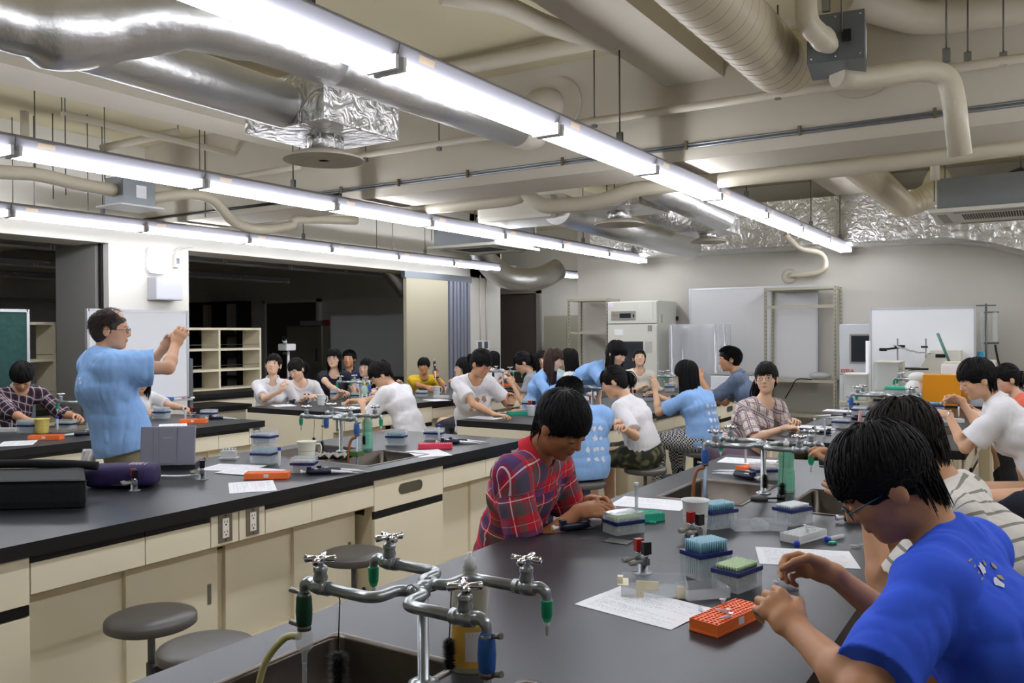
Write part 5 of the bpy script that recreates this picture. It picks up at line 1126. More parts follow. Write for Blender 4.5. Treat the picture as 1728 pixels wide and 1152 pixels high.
MB().lathe([(.03, .62), (.03, .93), (.015, .96)], (.09, 0, 0), caps=False).lathe([(.02, .3), (.02, .95)], (-.04, 0, 0), caps=False).build('glass_column', M_glass, t); MB().cyl((-.05, -.05, .1), (-.05, -.05, .5), .035).build('blue_cylinder', mat('cyan_cylinder', '#2f9ec4', .3), t); MB().cyl((-.12, -.05, .0), (-.12, -.05, .48), .022).build('white_cylinder', M_white, t)
MB().tube(smooth_path([(.09, 0, .58), (.12, 0, .4), (.17, 0, .2), (.14, 0, .05), (.05, 0, .0)]), .012, n=8).build('black_hose', M_black, t)
a = at(1465, 575, Y=10.65); tag(MB().cyl((0, 0, 0), (0, 0, a.z), .028).build('white_pole', M_white), 'upright white tube in front of the drying oven', 'tube').location = (a.x, 10.65, 0)
t = empty('steel_side_table', (-2.67, 10.9, 0), 0, 'x', 'tube'); bpy.data.objects.remove(t)
tag(MB().tube(smooth_path([at(1325, 672, Y=11.0), at(1335, 655, Y=11.0), at(1345, 640, Y=11.0), at(1370, 640, Y=11.0)]), .008, n=8).build('black_cable', M_black), 'black cable dangling on the lower shelf of the steel rack', 'cable')
q = tag(MB().ell((0, 0, .05), (.14, .1, .05)).build('plastic_bag', mat('clear_bag', '#b9bab8', .25, alpha=.7, bump=1., bscale=14)), 'crumpled clear bag on the shelf of the steel rack', 'bag'); q.location = (-2.45, 11.2, .92)
t = empty('microscope', (-9.3, 8.55, .8), 0, 'white and black microscope on the dark room bench', 'microscope'); MB().box(-.1, .1, -.1, .1, 0, .03, bev=.01).cyl((0, .06, .03), (0, .06, .5), .02).build('stand', M_white, t); MB().box(-.06, .12, -.08, .1, .5, .6, bev=.02).cyl((.06, -.05, .6), (.14, -.14, .66), .03).build('head', M_white, t); MB().cyl((-.02, 0, .5), (-.02, 0, .42), .04).cyl((.14, -.14, .66), (.17, -.17, .69), .028).build('optics', M_black, t)
# bags and chair things under benches
t = empty('polka_bag', (-8.1, 7.6, .4), 0, 'black bag with white polka dots and red trim behind the women in white', 'bag')
# ---------------------------------------------------------------- implicit-surface figures
V3 = lambda *a: np.array(a, float)
def nrm(v): v = np.asarray(v, float); return v/max(np.linalg.norm(v), 1e-9)
class Vol:
    def __init__(s, lo, hi, h):
        s.lo = np.array(lo, float)-2*h; s.h = h; s.n = np.maximum(np.ceil((np.array(hi)-s.lo)/h).astype(int)+3, 6)
        s.D = np.full(s.n, .5, np.float32); s.ax = [(s.lo[i]+h*np.arange(s.n[i])).astype(np.float32) for i in range(3)]
    def sub(s, lo, hi):
        a = np.clip(np.floor((np.array(lo)-s.lo)/s.h).astype(int), 0, s.n); b = np.clip(np.ceil((np.array(hi)-s.lo)/s.h).astype(int)+1, 0, s.n)
        return tuple(slice(a[i], b[i]) for i in range(3))
    def apply(s, pr, infl=0., mode='u', cut=None):
        kind, k, dat = pr
        if kind == 'c':
            a, b, ra, rb, w, q = dat; R = max(ra, rb)*max(q, 1)+infl+k+.012; lo = np.minimum(a, b)-R; hi = np.maximum(a, b)+R
        else:
            c, A, r = dat; R = max(r)+infl+k+.012; lo = c-R; hi = c+R
        sl = s.sub(lo, hi)
        if any(x.stop <= x.start for x in sl): return
        X, Y, Z = (s.ax[0][sl[0]][:, None, None], s.ax[1][sl[1]][None, :, None], s.ax[2][sl[2]][None, None, :])
        if kind == 'c':
            px, py, pz = X-a[0], Y-a[1], Z-a[2]; ba = b-a; L2 = max(ba@ba, 1e-9)
            t = np.clip((px*ba[0]+py*ba[1]+pz*ba[2])/L2, 0, 1)
            dx, dy, dz = px-t*ba[0], py-t*ba[1], pz-t*ba[2]
            if q != 1:
                m = (dx*w[0]+dy*w[1]+dz*w[2])*(1-1/q); dx = dx-m*w[0]; dy = dy-m*w[1]; dz = dz-m*w[2]
            d = np.sqrt(dx*dx+dy*dy+dz*dz)-(ra+(rb-ra)*t)-infl
        else:
            px, py, pz = X-c[0], Y-c[1], Z-c[2]; r = np.array(r)+infl
            q = [(px*A[i][0]+py*A[i][1]+pz*A[i][2])/r[i] for i in range(3)]
            k0 = np.sqrt(q[0]**2+q[1]**2+q[2]**2); k1 = np.sqrt((q[0]/r[0])**2+(q[1]/r[1])**2+(q[2]/r[2])**2)
            d = k0*(k0-1)/np.maximum(k1, 1e-6)
        if cut is not None: d = np.maximum(d, (X-cut[0][0])*cut[1][0]+(Y-cut[0][1])*cut[1][1]+(Z-cut[0][2])*cut[1][2])
        D = s.D[sl]; d = d.astype(np.float32)
        if mode == 'u':
            if k > 0: h = np.maximum(k-np.abs(D-d), 0)/k; s.D[sl] = np.minimum(D, d)-h*h*k*.25
            else: s.D[sl] = np.minimum(D, d)
        else:
            if k > 0: h = np.maximum(k-np.abs(D+d), 0)/k; s.D[sl] = np.maximum(D, -d)+h*h*k*.25
            else: s.D[sl] = np.maximum(D, -d)
    def clip(s, p, n, lo=None, hi=None):
        """keep the side where (x-p).n < 0 (optionally only inside a box)"""
        sl = s.sub(lo, hi) if lo is not None else (slice(None),)*3
        d = (s.ax[0][sl[0]][:, None, None]-p[0])*n[0]+(s.ax[1][sl[1]][None, :, None]-p[1])*n[1]+(s.ax[2][sl[2]][None, None, :]-p[2])*n[2]
        s.D[sl] = np.maximum(s.D[sl], d.astype(np.float32))
    def noise(s, cell, amp, seed, ridge=False):
        cell = np.array(cell)*np.ones(3); R = np.random.default_rng(seed); m = np.ceil(s.n*s.h/cell).astype(int)+2; g = R.standard_normal(m).astype(np.float32)
        for ax in range(3):
            t = np.arange(s.n[ax])*s.h/cell[ax]; i = t.astype(int); f = (t-i).astype(np.float32); f = f*f*(3-2*f); sh = [1, 1, 1]; sh[ax] = -1; f = f.reshape(sh)
            g = np.take(g, i, ax)*(1-f)+np.take(g, i+1, ax)*f
        s.D += (amp*(.6-np.abs(g)) if ridge else amp*g)
    def mesh(s):
        D = s.D; D[0] = D[-1] = .5; D[:, 0] = D[:, -1] = .5; D[:, :, 0] = D[:, :, -1] = .5
        I = D < 0; c = [(i, j, k) for i in (0, 1) for j in (0, 1) for k in (0, 1)]
        cnt = sum(I[i:I.shape[0]-1+i, j:I.shape[1]-1+j, k:I.shape[2]-1+k].astype(np.int8) for i, j, k in c)
        cells = np.argwhere((cnt > 0) & (cnt < 8)); idx = np.full(cnt.shape, -1, np.int32); idx[tuple(cells.T)] = np.arange(len(cells))
        val = np.stack([D[cells[:, 0]+i, cells[:, 1]+j, cells[:, 2]+k] for i, j, k in c], 1)
        acc = np.zeros((len(cells), 3)); w = np.zeros(len(cells))
        for a in range(8):
            for b in range(a+1, 8):
                da = np.array(c[b])-np.array(c[a])
                if np.abs(da).sum() != 1: continue
                va, vb = val[:, a], val[:, b]; m = (va < 0) != (vb < 0); t = np.where(m, va/np.where(m, va-vb, 1), 0)
                acc += np.where(m[:, None], np.array(c[a])+t[:, None]*da, 0); w += m
        P = s.lo+s.h*(cells+acc/w[:, None]); F_ = []
        for ax in range(3):
            A = np.moveaxis(I, ax, 0); m = A[:-1] != A[1:]; e = np.argwhere(m)
            o = [x for x in range(3) if x != ax]
            full = np.zeros((len(e), 3), int); full[:, ax] = e[:, 0]; full[:, o[0]] = e[:, 1]; full[:, o[1]] = e[:, 2]
            u = np.zeros(3, int); u[o[0]] = 1; v = np.zeros(3, int); v[o[1]] = 1
            q = [full-u-v, full-v, full, full-u]; ins = I[tuple(full.T)]
            Q = np.stack([idx[tuple(x.T)] for x in q], 1)
            flip = ins if ax != 1 else ~ins
            Q[~flip] = Q[~flip][:, ::-1]; F_.append(Q[(Q >= 0).all(1)])
        return P, np.concatenate(F_)
def npmesh(name, P, Fc, mats, parent, org, attrs=None, mi=None, smooth=True):
    me = bpy.data.meshes.new(name); P = np.asarray(P)-np.asarray(org)
    me.vertices.add(len(P)); me.vertices.foreach_set('co', P.astype(np.float32).ravel())
    me.loops.add(Fc.size); me.loops.foreach_set('vertex_index', Fc.astype(np.int32).ravel())
    me.polygons.add(len(Fc)); me.polygons.foreach_set('loop_start', (np.arange(len(Fc))*Fc.shape[1]).astype(np.int32)); me.polygons.foreach_set('loop_total', np.full(len(Fc), Fc.shape[1], np.int32))
    if mi is not None: me.polygons.foreach_set('material_index', mi.astype(np.int32))
    me.polygons.foreach_set('use_smooth', np.full(len(Fc), smooth)); 
    for m in (mats if isinstance(mats, (list, tuple)) else [mats]): me.materials.append(m)
    for an, (ty, arr) in (attrs or {}).items():
        a = me.attributes.new(an, ty, 'POINT'); a.data.foreach_set('color' if ty == 'FLOAT_COLOR' else 'vector', np.asarray(arr, np.float32).ravel())
    me.update(); me.validate(); o = bpy.data.objects.new(name, me); COL.objects.link(o)
    if parent is not None: o.parent = parent
    else: o.location = org
    return o
def cap(a, b, ra, rb=None, k=.02, w=None, q=1.): return ('c', k, (np.array(a, float), np.array(b, float), ra, ra if rb is None else rb, np.array(w if w is not None else (0, 0, 1.), float), q))
def ell(c, r, A=None, k=.02): return ('e', k, (np.array(c, float), np.eye(3) if A is None else np.array(A), r))
def ik(S, W, la, lb, hint):
    d = W-S; L = np.linalg.norm(d); L2 = min(L, (la+lb)*.995); u = d/max(L, 1e-6)
    if L > L2: W = S+u*L2
    x = (la*la-lb*lb+L2*L2)/(2*L2); h = math.sqrt(max(la*la-x*x, 0)); hv = hint-u*(hint@u); return S+u*x+nrm(hv)*h, W
def hand_prims(W, d, n, t, s=1., curl=.5, pinch=True, spread=.12):
    """W wrist, d along the palm, n out of the palm, t towards the thumb"""
    d = nrm(d); n = nrm(n-d*(np.dot(n, d))); t0 = np.cross(d, n); t = t0 if t0@t > 0 else -t0; P = []; 
    K = W+d*.078*s; tips_ = []
    P.append(cap(W-d*.01, W+d*.03*s, .021*s, .022*s, .012, t, 1.25)); P.append(cap(W+d*.02*s-t*.002, K-d*.008*s, .0135*s, .0125*s, .012, t, 2.5))
    for i, (o, L, b0) in enumerate(((.029, .069, .0), (.0095, .076, .004), (-.0105, .071, .0), (-.029, .055, -.008))):
        a = K+t*o*s+d*b0*s; ang = 0; q = a-d*.012*s; c = curl*(1+.12*i)
        bends = [c*.75, c*1.05, c*.7]
        if pinch and i == 0: bends = [.75, .75, .35]
        if pinch and i == 1: bends = [.85, .8, .4]
        r = [.0088, .0082, .0074, .0062][:]; sp = spread*(1.5-i)*.5
        P.append(cap(q, a, r[0]*s, r[0]*s, .006)); p = a
        for j, f in enumerate((.46, .30, .24)):
            ang += bends[j]; dd = d*cos(ang)+n*sin(ang)+t*sp*max(0, cos(ang)); dd = nrm(dd); e = p+dd*L*f*s; P.append(cap(p, e, r[j]*s*(.9 if i == 3 else 1), r[j+1]*s*(.9 if i == 3 else 1), .0025)); p = e
        tips_.append(p)
    b = W+d*.022*s+t*.02*s; m = b+(d*.62+t*.62+n*.35)*.042*s
    tgt = tips_[0]+(-n*.002) if pinch else m+nrm(d*.85+t*.15+n*.5)*.055*s
    v = tgt-m; e1 = m+v*.55+t*.006; L = np.linalg.norm(v); e2 = m+nrm(v)*min(L, .06*s)*.98 if L > .02 else tgt
    P.append(cap(b, m, .0145*s, .0115*s, .01)); P.append(cap(m, e1, .0105*s, .0095*s, .004)); P.append(cap(e1, e2, .0095*s, .0078*s, .003))
    return P, tips_
def face_frame(yaw, pitch, roll=0.):
    f0 = V3(cos(yaw), sin(yaw), 0); r0 = V3(sin(yaw), -cos(yaw), 0)
    f = f0*cos(pitch)-V3(0, 0, 1)*sin(pitch); u = np.cross(r0, f); r = r0*cos(roll)+u*sin(roll); u = -r0*sin(roll)+u*cos(roll); return r, f, u
M_eyew = mat('eye_white', '#e6ded8', .25); M_iris = mat('eye_iris', '#15100d', .15); M_lash = mat('eyelash', '#17110f', .6)
SKIN = {}
def skin_mat(c):
    if c not in SKIN: SKIN[c] = mat('skin'+c, c, .5, spec=.35, attr='col', sss=.06)
    return SKIN[c]
M_hair = {'black': mat('hair_black', '#100e0f', .62, spec=.22), 'dark': mat('hair_dark', '#17120f', .62, spec=.22), 'brown': mat('hair_brown', '#3a241b', .5, spec=.4), 'thin': mat('hair_thin', '#372d28', .65)}
def head_prims(H, r, f, u, s, fem):
    A = np.array([r, f, u]); g = lambda x, y, z: H+s*(r*x+f*y+u*z); P = []
    P += [ell(g(0, -.012, .032), (.075*s, .093*s, .086*s), A, .02), ell(g(0, .03, -.028), (.055*s, .058*s, .07*s), A, .03)]
    P += [ell(g(0, .058, -.088), ((.02 if fem else .024)*s, .022*s, .018*s), A, .025), ell(g(0, .016, -.058), ((.043 if fem else .048)*s, .048*s, .036*s), A, .03)]
    P += [cap(g(-.036, .05, -.024), g(-.03, .06, -.018), .02*s, .019*s, .02), cap(g(.036, .05, -.024), g(.03, .06, -.018), .02*s, .019*s, .02)]
    P += [cap(g(-.035, .066, .022), g(.035, .066, .022), .014*s, None, .018)]
    N = [ell(g(x, .098, .002), (.017*s, .016*s, .0095*s), A, .014) for x in (-.031, .031)]
    E = [cap(g(0, .083, .012), g(0, .097, -.022), .0065*s, .0105*s, .01), ell(g(0, .090, -.027), (.017*s, .010*s, .0085*s), A, .006)]
    E += [ell(g(x, .0745, .002), (.0155*s, .0125*s, .0105*s), A, .006) for x in (-.031, .031)]
    E += [ell(g(0, .082, -.052), (.019*s, .0095*s, .005*s), A, .003), ell(g(0, .081, -.0605), (.016*s, .009*s, .0055*s), A, .003)]
    ears = [ell(g(x*.076, -.008, -.006), (.009*s, .019*s, .031*s), A, .006) for x in (-1, 1)]
    return P, N, E+ears
def hair_locks(H, r, f, u, s, style, n, seed, rad, org, fringe=.03, length=.3, jit=1.):
    R = np.random.default_rng(seed); A = np.array([r, f, u]); c = V3(0, -.012, .034); rr = V3(.079, .097, .091)
    grav = A @ V3(0, 0, -1.)
    crown = nrm(V3(0.12, -.45, 1)) if style != 'bowl' else nrm(V3(.05, -.3, 1)); allP = []; allF = []; base = 0; ns = 5
    tie = V3(0, -.118, .03); K = 0; tries = 0
    while K < n and tries < n*6:
        tries += 1
        d = nrm(R.standard_normal(3))
        if (d[2] < -.35 and (d[1] > -.25 or d[2] < -.8)) or (d[1] > .55 and d[2] < .35) or (abs(d[0]) > .5 and d[1] > .35 and d[2] < .15): continue
        if style in ('crop', 'bald') and (d[2] > .0 and d[1] > .55): 
            if style == 'bald' or d[2] < .5: continue
        if style == 'bald' and d[2] > .62 and R.random() < .55: continue
        p = c+d*rr*1.0; pts = [p]; dd = d; step = {'crop': .008, 'bald': .006}.get(style, .0165)*(.8+.4*R.random()); off = 1.035+.07*R.random()*jit; fr = fringe+.012*R.standard_normal()*jit
        side_len = {'short': -.035, 'bowl': -.02, 'bob': -.095, 'sbob': -.06, 'long': -.3, 'pony': 9, 'crop': 0, 'bald': 0}[style]; back_len = {'short': -.1, 'bowl': -.095, 'bob': -.11, 'sbob': -.085, 'long': -.3}.get(style, 0)
        wob = .18*R.standard_normal(3)*jit; L = 0; maxL = {'short': .12, 'bowl': .15, 'bob': .2, 'sbob': .2, 'long': length, 'pony': .2, 'crop': .02, 'bald': .014}[style]; free = False
        isfr = d[1] > .3 and d[2] > .25
        for it in range(26):
            if style == 'pony' and not isfr: v = tie-p
            elif style == 'pony' and isfr and R.random() < .0: v = tie-p
            else: v = dd-crown*(dd@crown); v = nrm(v)+grav*.35+wob*.5
            if style in ('crop', 'bald'): v = nrm(v)+dd*.22
            if not free:
                tng = v-dd*(v@dd)*(0 if style in ('crop', 'bald') else 1); q = p+nrm(tng)*step*(1+.2*it*(style != 'crop'))
                e = nrm((q-c)/rr); q2 = c+e*rr*off if style not in ('crop', 'bald') else q
                if style in ('long', 'bob', 'sbob') and (q2-c)[2] < -.01 and e[1] < .22: free = True
                if style in ('short', 'bowl') and q2[2] < -.025 and e[1] < -.3: q2 = p+V3(wob[0]*.004, .003, -.012)
                dd = e
            if free:
                tgt = V3(0, -.02, 0); q2 = p+(grav*.9+V3(wob[0]*.12, -.06+wob[1]*.1, 0)+V3(np.sign(p[0])*(-.05 if style in ('bob', 'sbob') else .02), 0, 0))*.024
            L += np.linalg.norm(q2-p); pts.append(q2); p = q2
            if style == 'pony' and not isfr and np.linalg.norm(tie-p) < .03: pts.append(tie+V3(*(R.standard_normal(3)*.006))); break
            if L > maxL*(.85+.3*R.random()): break
            if p[1] > .03 and p[2] < fr and not free: break
            if not free and abs(p[0]) > .045 and p[1] > -.02 and p[2] < side_len: break
            if p[2] < back_len and style in ('short', 'bowl'): break
        if len(pts) < 2 and style not in ('crop', 'bald'): continue
        K += 1; P = np.array(pts)*s; m = len(P); T_ = np.gradient(P, axis=0); T_ /= np.linalg.norm(T_, axis=1)[:, None]+1e-9
        U = np.cross(T_, d); U /= np.linalg.norm(U, axis=1)[:, None]+1e-9; W_ = np.cross(T_, U); tt = np.linspace(0, 1, m); ra = rad*s*(.75+.5*R.random())*np.where(tt < .15, .8, 1-((tt-.15)/.85)**2.2*.93)
        ring = [P+(U*cos(2*pi*j/ns)*1.5+W_*sin(2*pi*j/ns)*.7)*ra[:, None] for j in range(ns)]
        G = np.stack(ring, 1).reshape(-1, 3); i = np.arange(m-1)[:, None]*ns; j = np.arange(ns)[None]; j2 = (j+1) % ns
        Fq = np.stack([i+j, i+j2, i+ns+j2, i+ns+j], -1).reshape(-1, 4)+base; base += len(G); allP.append(G); allF.append(Fq)
    P = np.concatenate(allP); return H+P @ A, np.concatenate(allF)
def pony_tail(H, r, f, u, s, L, seed, n, rad, side=0.):
    R = np.random.default_rng(seed); A = np.array([r, f, u]); g = np.array(A @ V3(0, 0, -1.)); allP = []; allF = []; base = 0; ns = 5; tie = V3(side*.05, -.112, .02)
    for _ in range(n):
        o = R.standard_normal(3)*.0055; p = tie+o; v = V3(side*.3, -.9, .25)+R.standard_normal(3)*.18; pts = [p]; m = 12; LL = L*(.75+.3*R.random())
        for i in range(m): v = nrm(v*.72+g*.42+R.standard_normal(3)*.03-o*(8 if i > 7 else -9)); p = p+v*LL/m; pts.append(p)
        P = np.array(pts)*s; m = len(P); T_ = np.gradient(P, axis=0); T_ /= np.linalg.norm(T_, axis=1)[:, None]; U = np.cross(T_, [1, .1, 0]); U /= np.linalg.norm(U, axis=1)[:, None]; W_ = np.cross(T_, U); tt = np.linspace(0, 1, m); ra = rad*s*(1-tt**3*.9)
        G = np.stack([P+(U*cos(2*pi*j/ns)+W_*sin(2*pi*j/ns))*ra[:, None] for j in range(ns)], 1).reshape(-1, 3); i = np.arange(m-1)[:, None]*ns; j = np.arange(ns)[None]
        allF.append(np.stack([i+j, i+(j+1) % ns, i+ns+(j+1) % ns, i+ns+j], -1).reshape(-1, 4)+base); base += len(G); allP.append(G)
    return H+np.concatenate(allP) @ A, np.concatenate(allF)
def build_glasses(t, H, r, f, u, s, org, col):
    g = lambda x, y, z: Vector(H+s*(r*x+f*y+u*z)-org); b = MB(); m = mat('glasses'+col, col, .3)
    for sx in (-1, 1):
        b.tube([g(sx*.033+.024*cos(a)*(1 if abs(cos(a)) < .8 else .95), .096-.004*abs(cos(a)), -.001+.0155*sin(a)) for a in np.linspace(0, 2*pi, 17)[:-1]], .0016*s, closed=True, n=6)
        b.tube([g(sx*.057, .092, .004), g(sx*.07, .075, .005), g(sx*.079, .0, .003), g(sx*.08, -.012, -.004)], .0016*s, n=6)
    b.tube([g(-.01, .098, .002), g(0, .1, .004), g(.01, .098, .002)], .0016*s, n=6)
    return b.build('glasses', m, t)
PEOPLE = []
def person(lab, H, yaw, pitch=0., roll=0., P=None, bf=None, s=1., fem=False, skin='#e0b496', hair=('short', 'black'), fringe=.022, hlen=.3, h=.0075,
           shirt=None, hands=(None, None), hint=(None, None), sleeve=.62, hem=-.06, loose=.012, neck=.07, pants='#40424a', sit=True, knee=None, curl=.5, pinch=True, glasses=None, eyes='open', tail=None, locks=None, hrad=None, hdir=(None, None), skirt=False, shw=None, extra=None, mouth=True, legs=True, collar=False, feet=None, shortp=None, seed=None, hairjit=1., nback=.02, palm=None, sleeveless=False, girth=1.):
    """hands: world wrist points (right, left); hdir: (direction, palm normal) pairs"""
    seed = seed if seed is not None else len(PEOPLE)+3
    H = np.array(H, float); bfa = yaw if bf is None else bf; fw = V3(cos(bfa), sin(bfa), 0); sd = V3(sin(bfa), -cos(bfa), 0)   # sd = person's right
    r, f, u = face_frame(yaw, pitch, roll); P = np.array(P, float)
    N = H-u*.105*s-f*.035*s; td = nrm(N-P); N = N-V3(0, 0, 1)*.035*s-td*.015*s-fw*nback; td = nrm(N-P); L = np.linalg.norm(N-P); org = V3(P[0], P[1], 0)
    up_f = nrm(np.cross(sd, td)) ; up_f = up_f if up_f @ fw > 0 or abs(td[2]) < .3 else -up_f        # torso's front
    w = (shw or (.155 if fem else .172))*s; ch = P+td*L*.68-up_f*.012; wa = P+td*L*.33-up_f*.015*(1 if sit else 0)
    S = [N-td*(.062 if fem else .052)*s+sd*w*x+up_f*.004 for x in (1, -1)]
    torso = [cap(P-sd*.05*s+td*.0, P+sd*.05*s, .092*s, None, .03), cap(P+td*.05, wa, .088*s, .077*s, .05, sd, 1.42), cap(wa, ch, .077*s, .09*s, .05, sd, 1.5), cap(ch, N-td*.075*s, .09*s, .062*s, .05, sd, 1.75),
             cap(S[0]-sd*.02, S[1]+sd*.02, .042*s, None, .045), cap(N-td*.01, S[0]-sd*.03, .03*s, .033*s, .05), cap(N-td*.01, S[1]+sd*.03, .03*s, .033*s, .05)]
    if fem: torso += [ell(ch+sd*x*.06*s+up_f*.085*s-td*.02, (.05*s, .045*s, .05*s), None, .04) for x in (-1, 1)]
    if girth != 1: torso = [(p_[0], p_[1], (p_[2][0], p_[2][1], p_[2][2]*(girth if j_ < 4 else 1), p_[2][3]*(girth if j_ < 4 else 1), p_[2][4], p_[2][5])) if p_[0] == 'c' else p_ for j_, p_ in enumerate(torso)]
    neckp = [cap(N-td*.02, H-u*.06*s-f*.022*s, .05*s if not fem else .045*s, .047*s if not fem else .041*s, .03)]
    arms = []; E_ = []; W_ = []; handp = []; tipsW = []
    for i in (0, 1):
        sg = (1, -1)[i]
        if hands[i] is None: hands_i = S[i]-V3(0, 0, .46)*s+fw*.06
        else: hands_i = np.array(hands[i], float)
        hv = hint[i] if hint[i] is not None else V3(0, 0, -1)*.8+sd*sg*.55-fw*.1
        E, W = ik(S[i], hands_i, .275*s, .235*s, np.array(hv, float)); E_.append(E); W_.append(W); rm = 1.0 if not fem else .86
        arms.append([cap(S[i], S[i]*.55+E*.45, .046*s*rm, .041*s*rm, .03), cap(S[i]*.6+E*.4, E, .041*s*rm, .035*s*rm, .02), cap(E, E*.7+W*.3, .035*s*rm, .0365*s*rm, .015), cap(E*.72+W*.28, W, .0365*s*rm, .0235*s*rm, .015, np.cross(nrm(W-E), V3(0, 0, 1)), 1.0)])
        hd = hdir[i]
        if hd is None: dd = nrm(W-E); pn = V3(0, 0, -1)*.8-sd*sg*.6
        else: dd, pn = nrm(hd[0]), nrm(hd[1])
        thumb = V3(0, 0, .5)-sd*sg
        hp, tp = hand_prims(W, dd, pn, thumb, s*(1 if not fem else .93), curl if not hasattr(curl, '__len__') else curl[i], pinch if not hasattr(pinch, '__len__') else pinch[i]); handp += hp; tipsW.append(tp)
    # legs
    LG = []; kn = []; an = []; ft = []
    for i in (0, 1):
        sg = (1, -1)[i]; hip = P+sd*sg*.085*s
        if sit: K = hip+(fw*.40+sd*sg*(.06 if knee is None else knee))*s+V3(0, 0, -.02); Fo = np.array([K[0]-fw[0]*.04, K[1]-fw[1]*.04, .09]) if feet is None else K*V3(1, 1, 0)+np.array(feet, float)
        else: K = V3(hip[0]+fw[0]*.03, hip[1]+fw[1]*.03, hip[2]*.54); Fo = V3(hip[0]-fw[0]*.01, hip[1]-fw[1]*.01, .09)
        if sit and K[2]-.42*s > .09: pass
        if sit and K[2] > .56: Fo[2] = max(.09, K[2]-.44*s)
        kn.append(K); an.append(Fo); LG.append([cap(hip, K, .083*s, .06*s, .03), cap(K, K*.65+Fo*.35, .056*s, .053*s, .02), cap(K*.65+Fo*.35, Fo, .053*s, .035*s, .02)])
    hp_, hn_, he_ = head_prims(H, r, f, u, s, fem)
    # ---- body
    pts = [H+u*.13*s, H-u*.12*s, *S, *E_, *W_, *[x[-1] for t_ in tipsW for x in [t_]], P] + ([*kn, *[a-V3(0, 0, .05) for a in an]] if legs else [])
    lo = np.min(pts, 0)-.13; hi = np.max(pts, 0)+.13
    v = Vol(lo, hi, h)
    for p_ in torso+neckp+hp_: v.apply(p_)
    for p_ in hn_: v.apply(p_, 0, 's')
    for p_ in he_: v.apply(p_)
    for a in arms:
        for p_ in a: v.apply(p_)
    for p_ in handp: v.apply(p_)
    if legs:
        for a in LG:
            for p_ in a: v.apply(p_)
        for i in (0, 1): v.apply(cap(an[i]-V3(0, 0, .03), an[i]+fw*.1-V3(0, 0, .05), .034, .03, .02))
    Vp, Fc = v.mesh(); del v
    t = empty('person', org, 0, lab, 'person')
    c0 = np.array(lin(skin)); col = np.tile(c0, (len(Vp), 1)); q = (Vp-H) @ np.array([r, f, u]).T/s
    lip = np.exp(-((q[:, 0]/.019)**2+((q[:, 2]+.0565)/.0085)**2)**3)*(q[:, 1] > .07); lipc = np.array([c0[0]*.78, c0[1]*.46, c0[2]*.5, 1]); col = col*(1-lip[:, None]*.85)+lipc*lip[:, None]*.85
    ck = np.exp(-(((np.abs(q[:, 0])-.045)/.02)**2+((q[:, 2]+.03)/.02)**2))*(q[:, 1] > .02)*.25; col = col*(1-ck[:, None])+np.array([c0[0], c0[1]*.8, c0[2]*.8, 1])*ck[:, None]
    npmesh('body', Vp, Fc, skin_mat(skin), t, org, {'col': ('FLOAT_COLOR', col)})
    # ---- eyes, brows
    g = lambda x, y, z: Vector(H+s*(r*x+f*y+u*z)-org)
    MR = Matrix((r, f, u)).transposed().to_4x4()
    for sx in (-1, 1):
        if eyes == 'open':
            e = MB().ell(g(sx*.031, .0795, .002), (.0128*s, .0085*s, .0055*s), 0, 12, MR).ell(g(sx*.031, .0845, .002), (.0052*s, .0042*s, .0056*s), 1, 10, MR); e.build('eye', [M_eyew, M_iris], t)
        b = MB(); zz = .0075 if eyes == 'open' else -.001
        b.tube([g(sx*(.031+.0145*c), .0835-.004*c*c+(.003 if eyes != 'open' else .0015), zz-.0045*c*c*(1 if eyes == 'open' else -.2)) for c in np.linspace(-1, 1, 7)], [.0006*s, .0014*s, .0017*s, .0018*s, .0017*s, .0014*s, .0006*s], n=5).build('eyelid_line', M_lash, t)
        MB().tube([g(sx*(.032+.018*c), .084-.0075*max(c, 0)**2, .0225-.004*c*c) for c in np.linspace(-1, 1, 6)], [.0008*s, .0022*s, .0026*s, .0024*s, .0018*s, .0006*s], n=6).build('eyebrow', M_hair['black'], t)
    if glasses: build_glasses(t, H, r, f, u, s, org, glasses)
    # ---- hair
    st, hc = hair; A = np.array([r, f, u]); gg = lambda x, y, z: H+s*(r*x+f*y+u*z)
    hv_ = Vol(H-.2*s, H+.2*s, max(h*.8, .004)); inf = {'crop': .004, 'bald': .001}.get(st, .006)*s
    hv_.apply(ell(gg(0, -.012, .033), (.0765*s, .0945*s, .0885*s), A, 0), inf)
    if st in ('bob', 'sbob', 'long', 'pony', 'crop', 'bald'): hv_.apply(ell(gg(0, -.045, -.02), (.06*s, .047*s, .058*s), A, .05), inf*.6)
    ft_ = {'crop': .062, 'bald': .078}.get(st, max(fringe+.026, .045)); hv_.apply(ell(gg(0, .138 if st in ('crop', 'bald') else .115, ft_-.105), (.079*s, .1*s, .1*s), A, .01), 0, 's')
    hv_.apply(ell(gg(0, .035, -.07) if st in ('crop', 'bald') else gg(0, .02, -.08), (.1*s, .06*s, .07*s) if st in ('crop', 'bald') else (.1*s, .07*s, .085*s), A, .01), 0, 's')
    if st == 'bald': hv_.apply(ell(gg(0, .06, .12), (.04*s, .06*s, .05*s), A, .01), 0, 's')
    hv_.noise(.02, .0015, seed); Hp, Hf = hv_.mesh(); allP, allF = [Hp], [Hf]
    nl = locks if locks else (480 if h > .006 else 1000 if h > .0047 else 2600); hr_ = hrad or (.0046 if h > .006 else .0032 if h > .0047 else .0021)
    if st in ('crop',): nl *= 2; hr_ *= .45
    if st == 'bald': nl = nl*2; hr_ *= .32
    if nl > 0:
        p2, f2 = hair_locks(H, r, f, u, s, st, nl, seed, hr_, org, fringe, hlen, hairjit); allF.append(f2+len(Hp)); allP.append(p2)
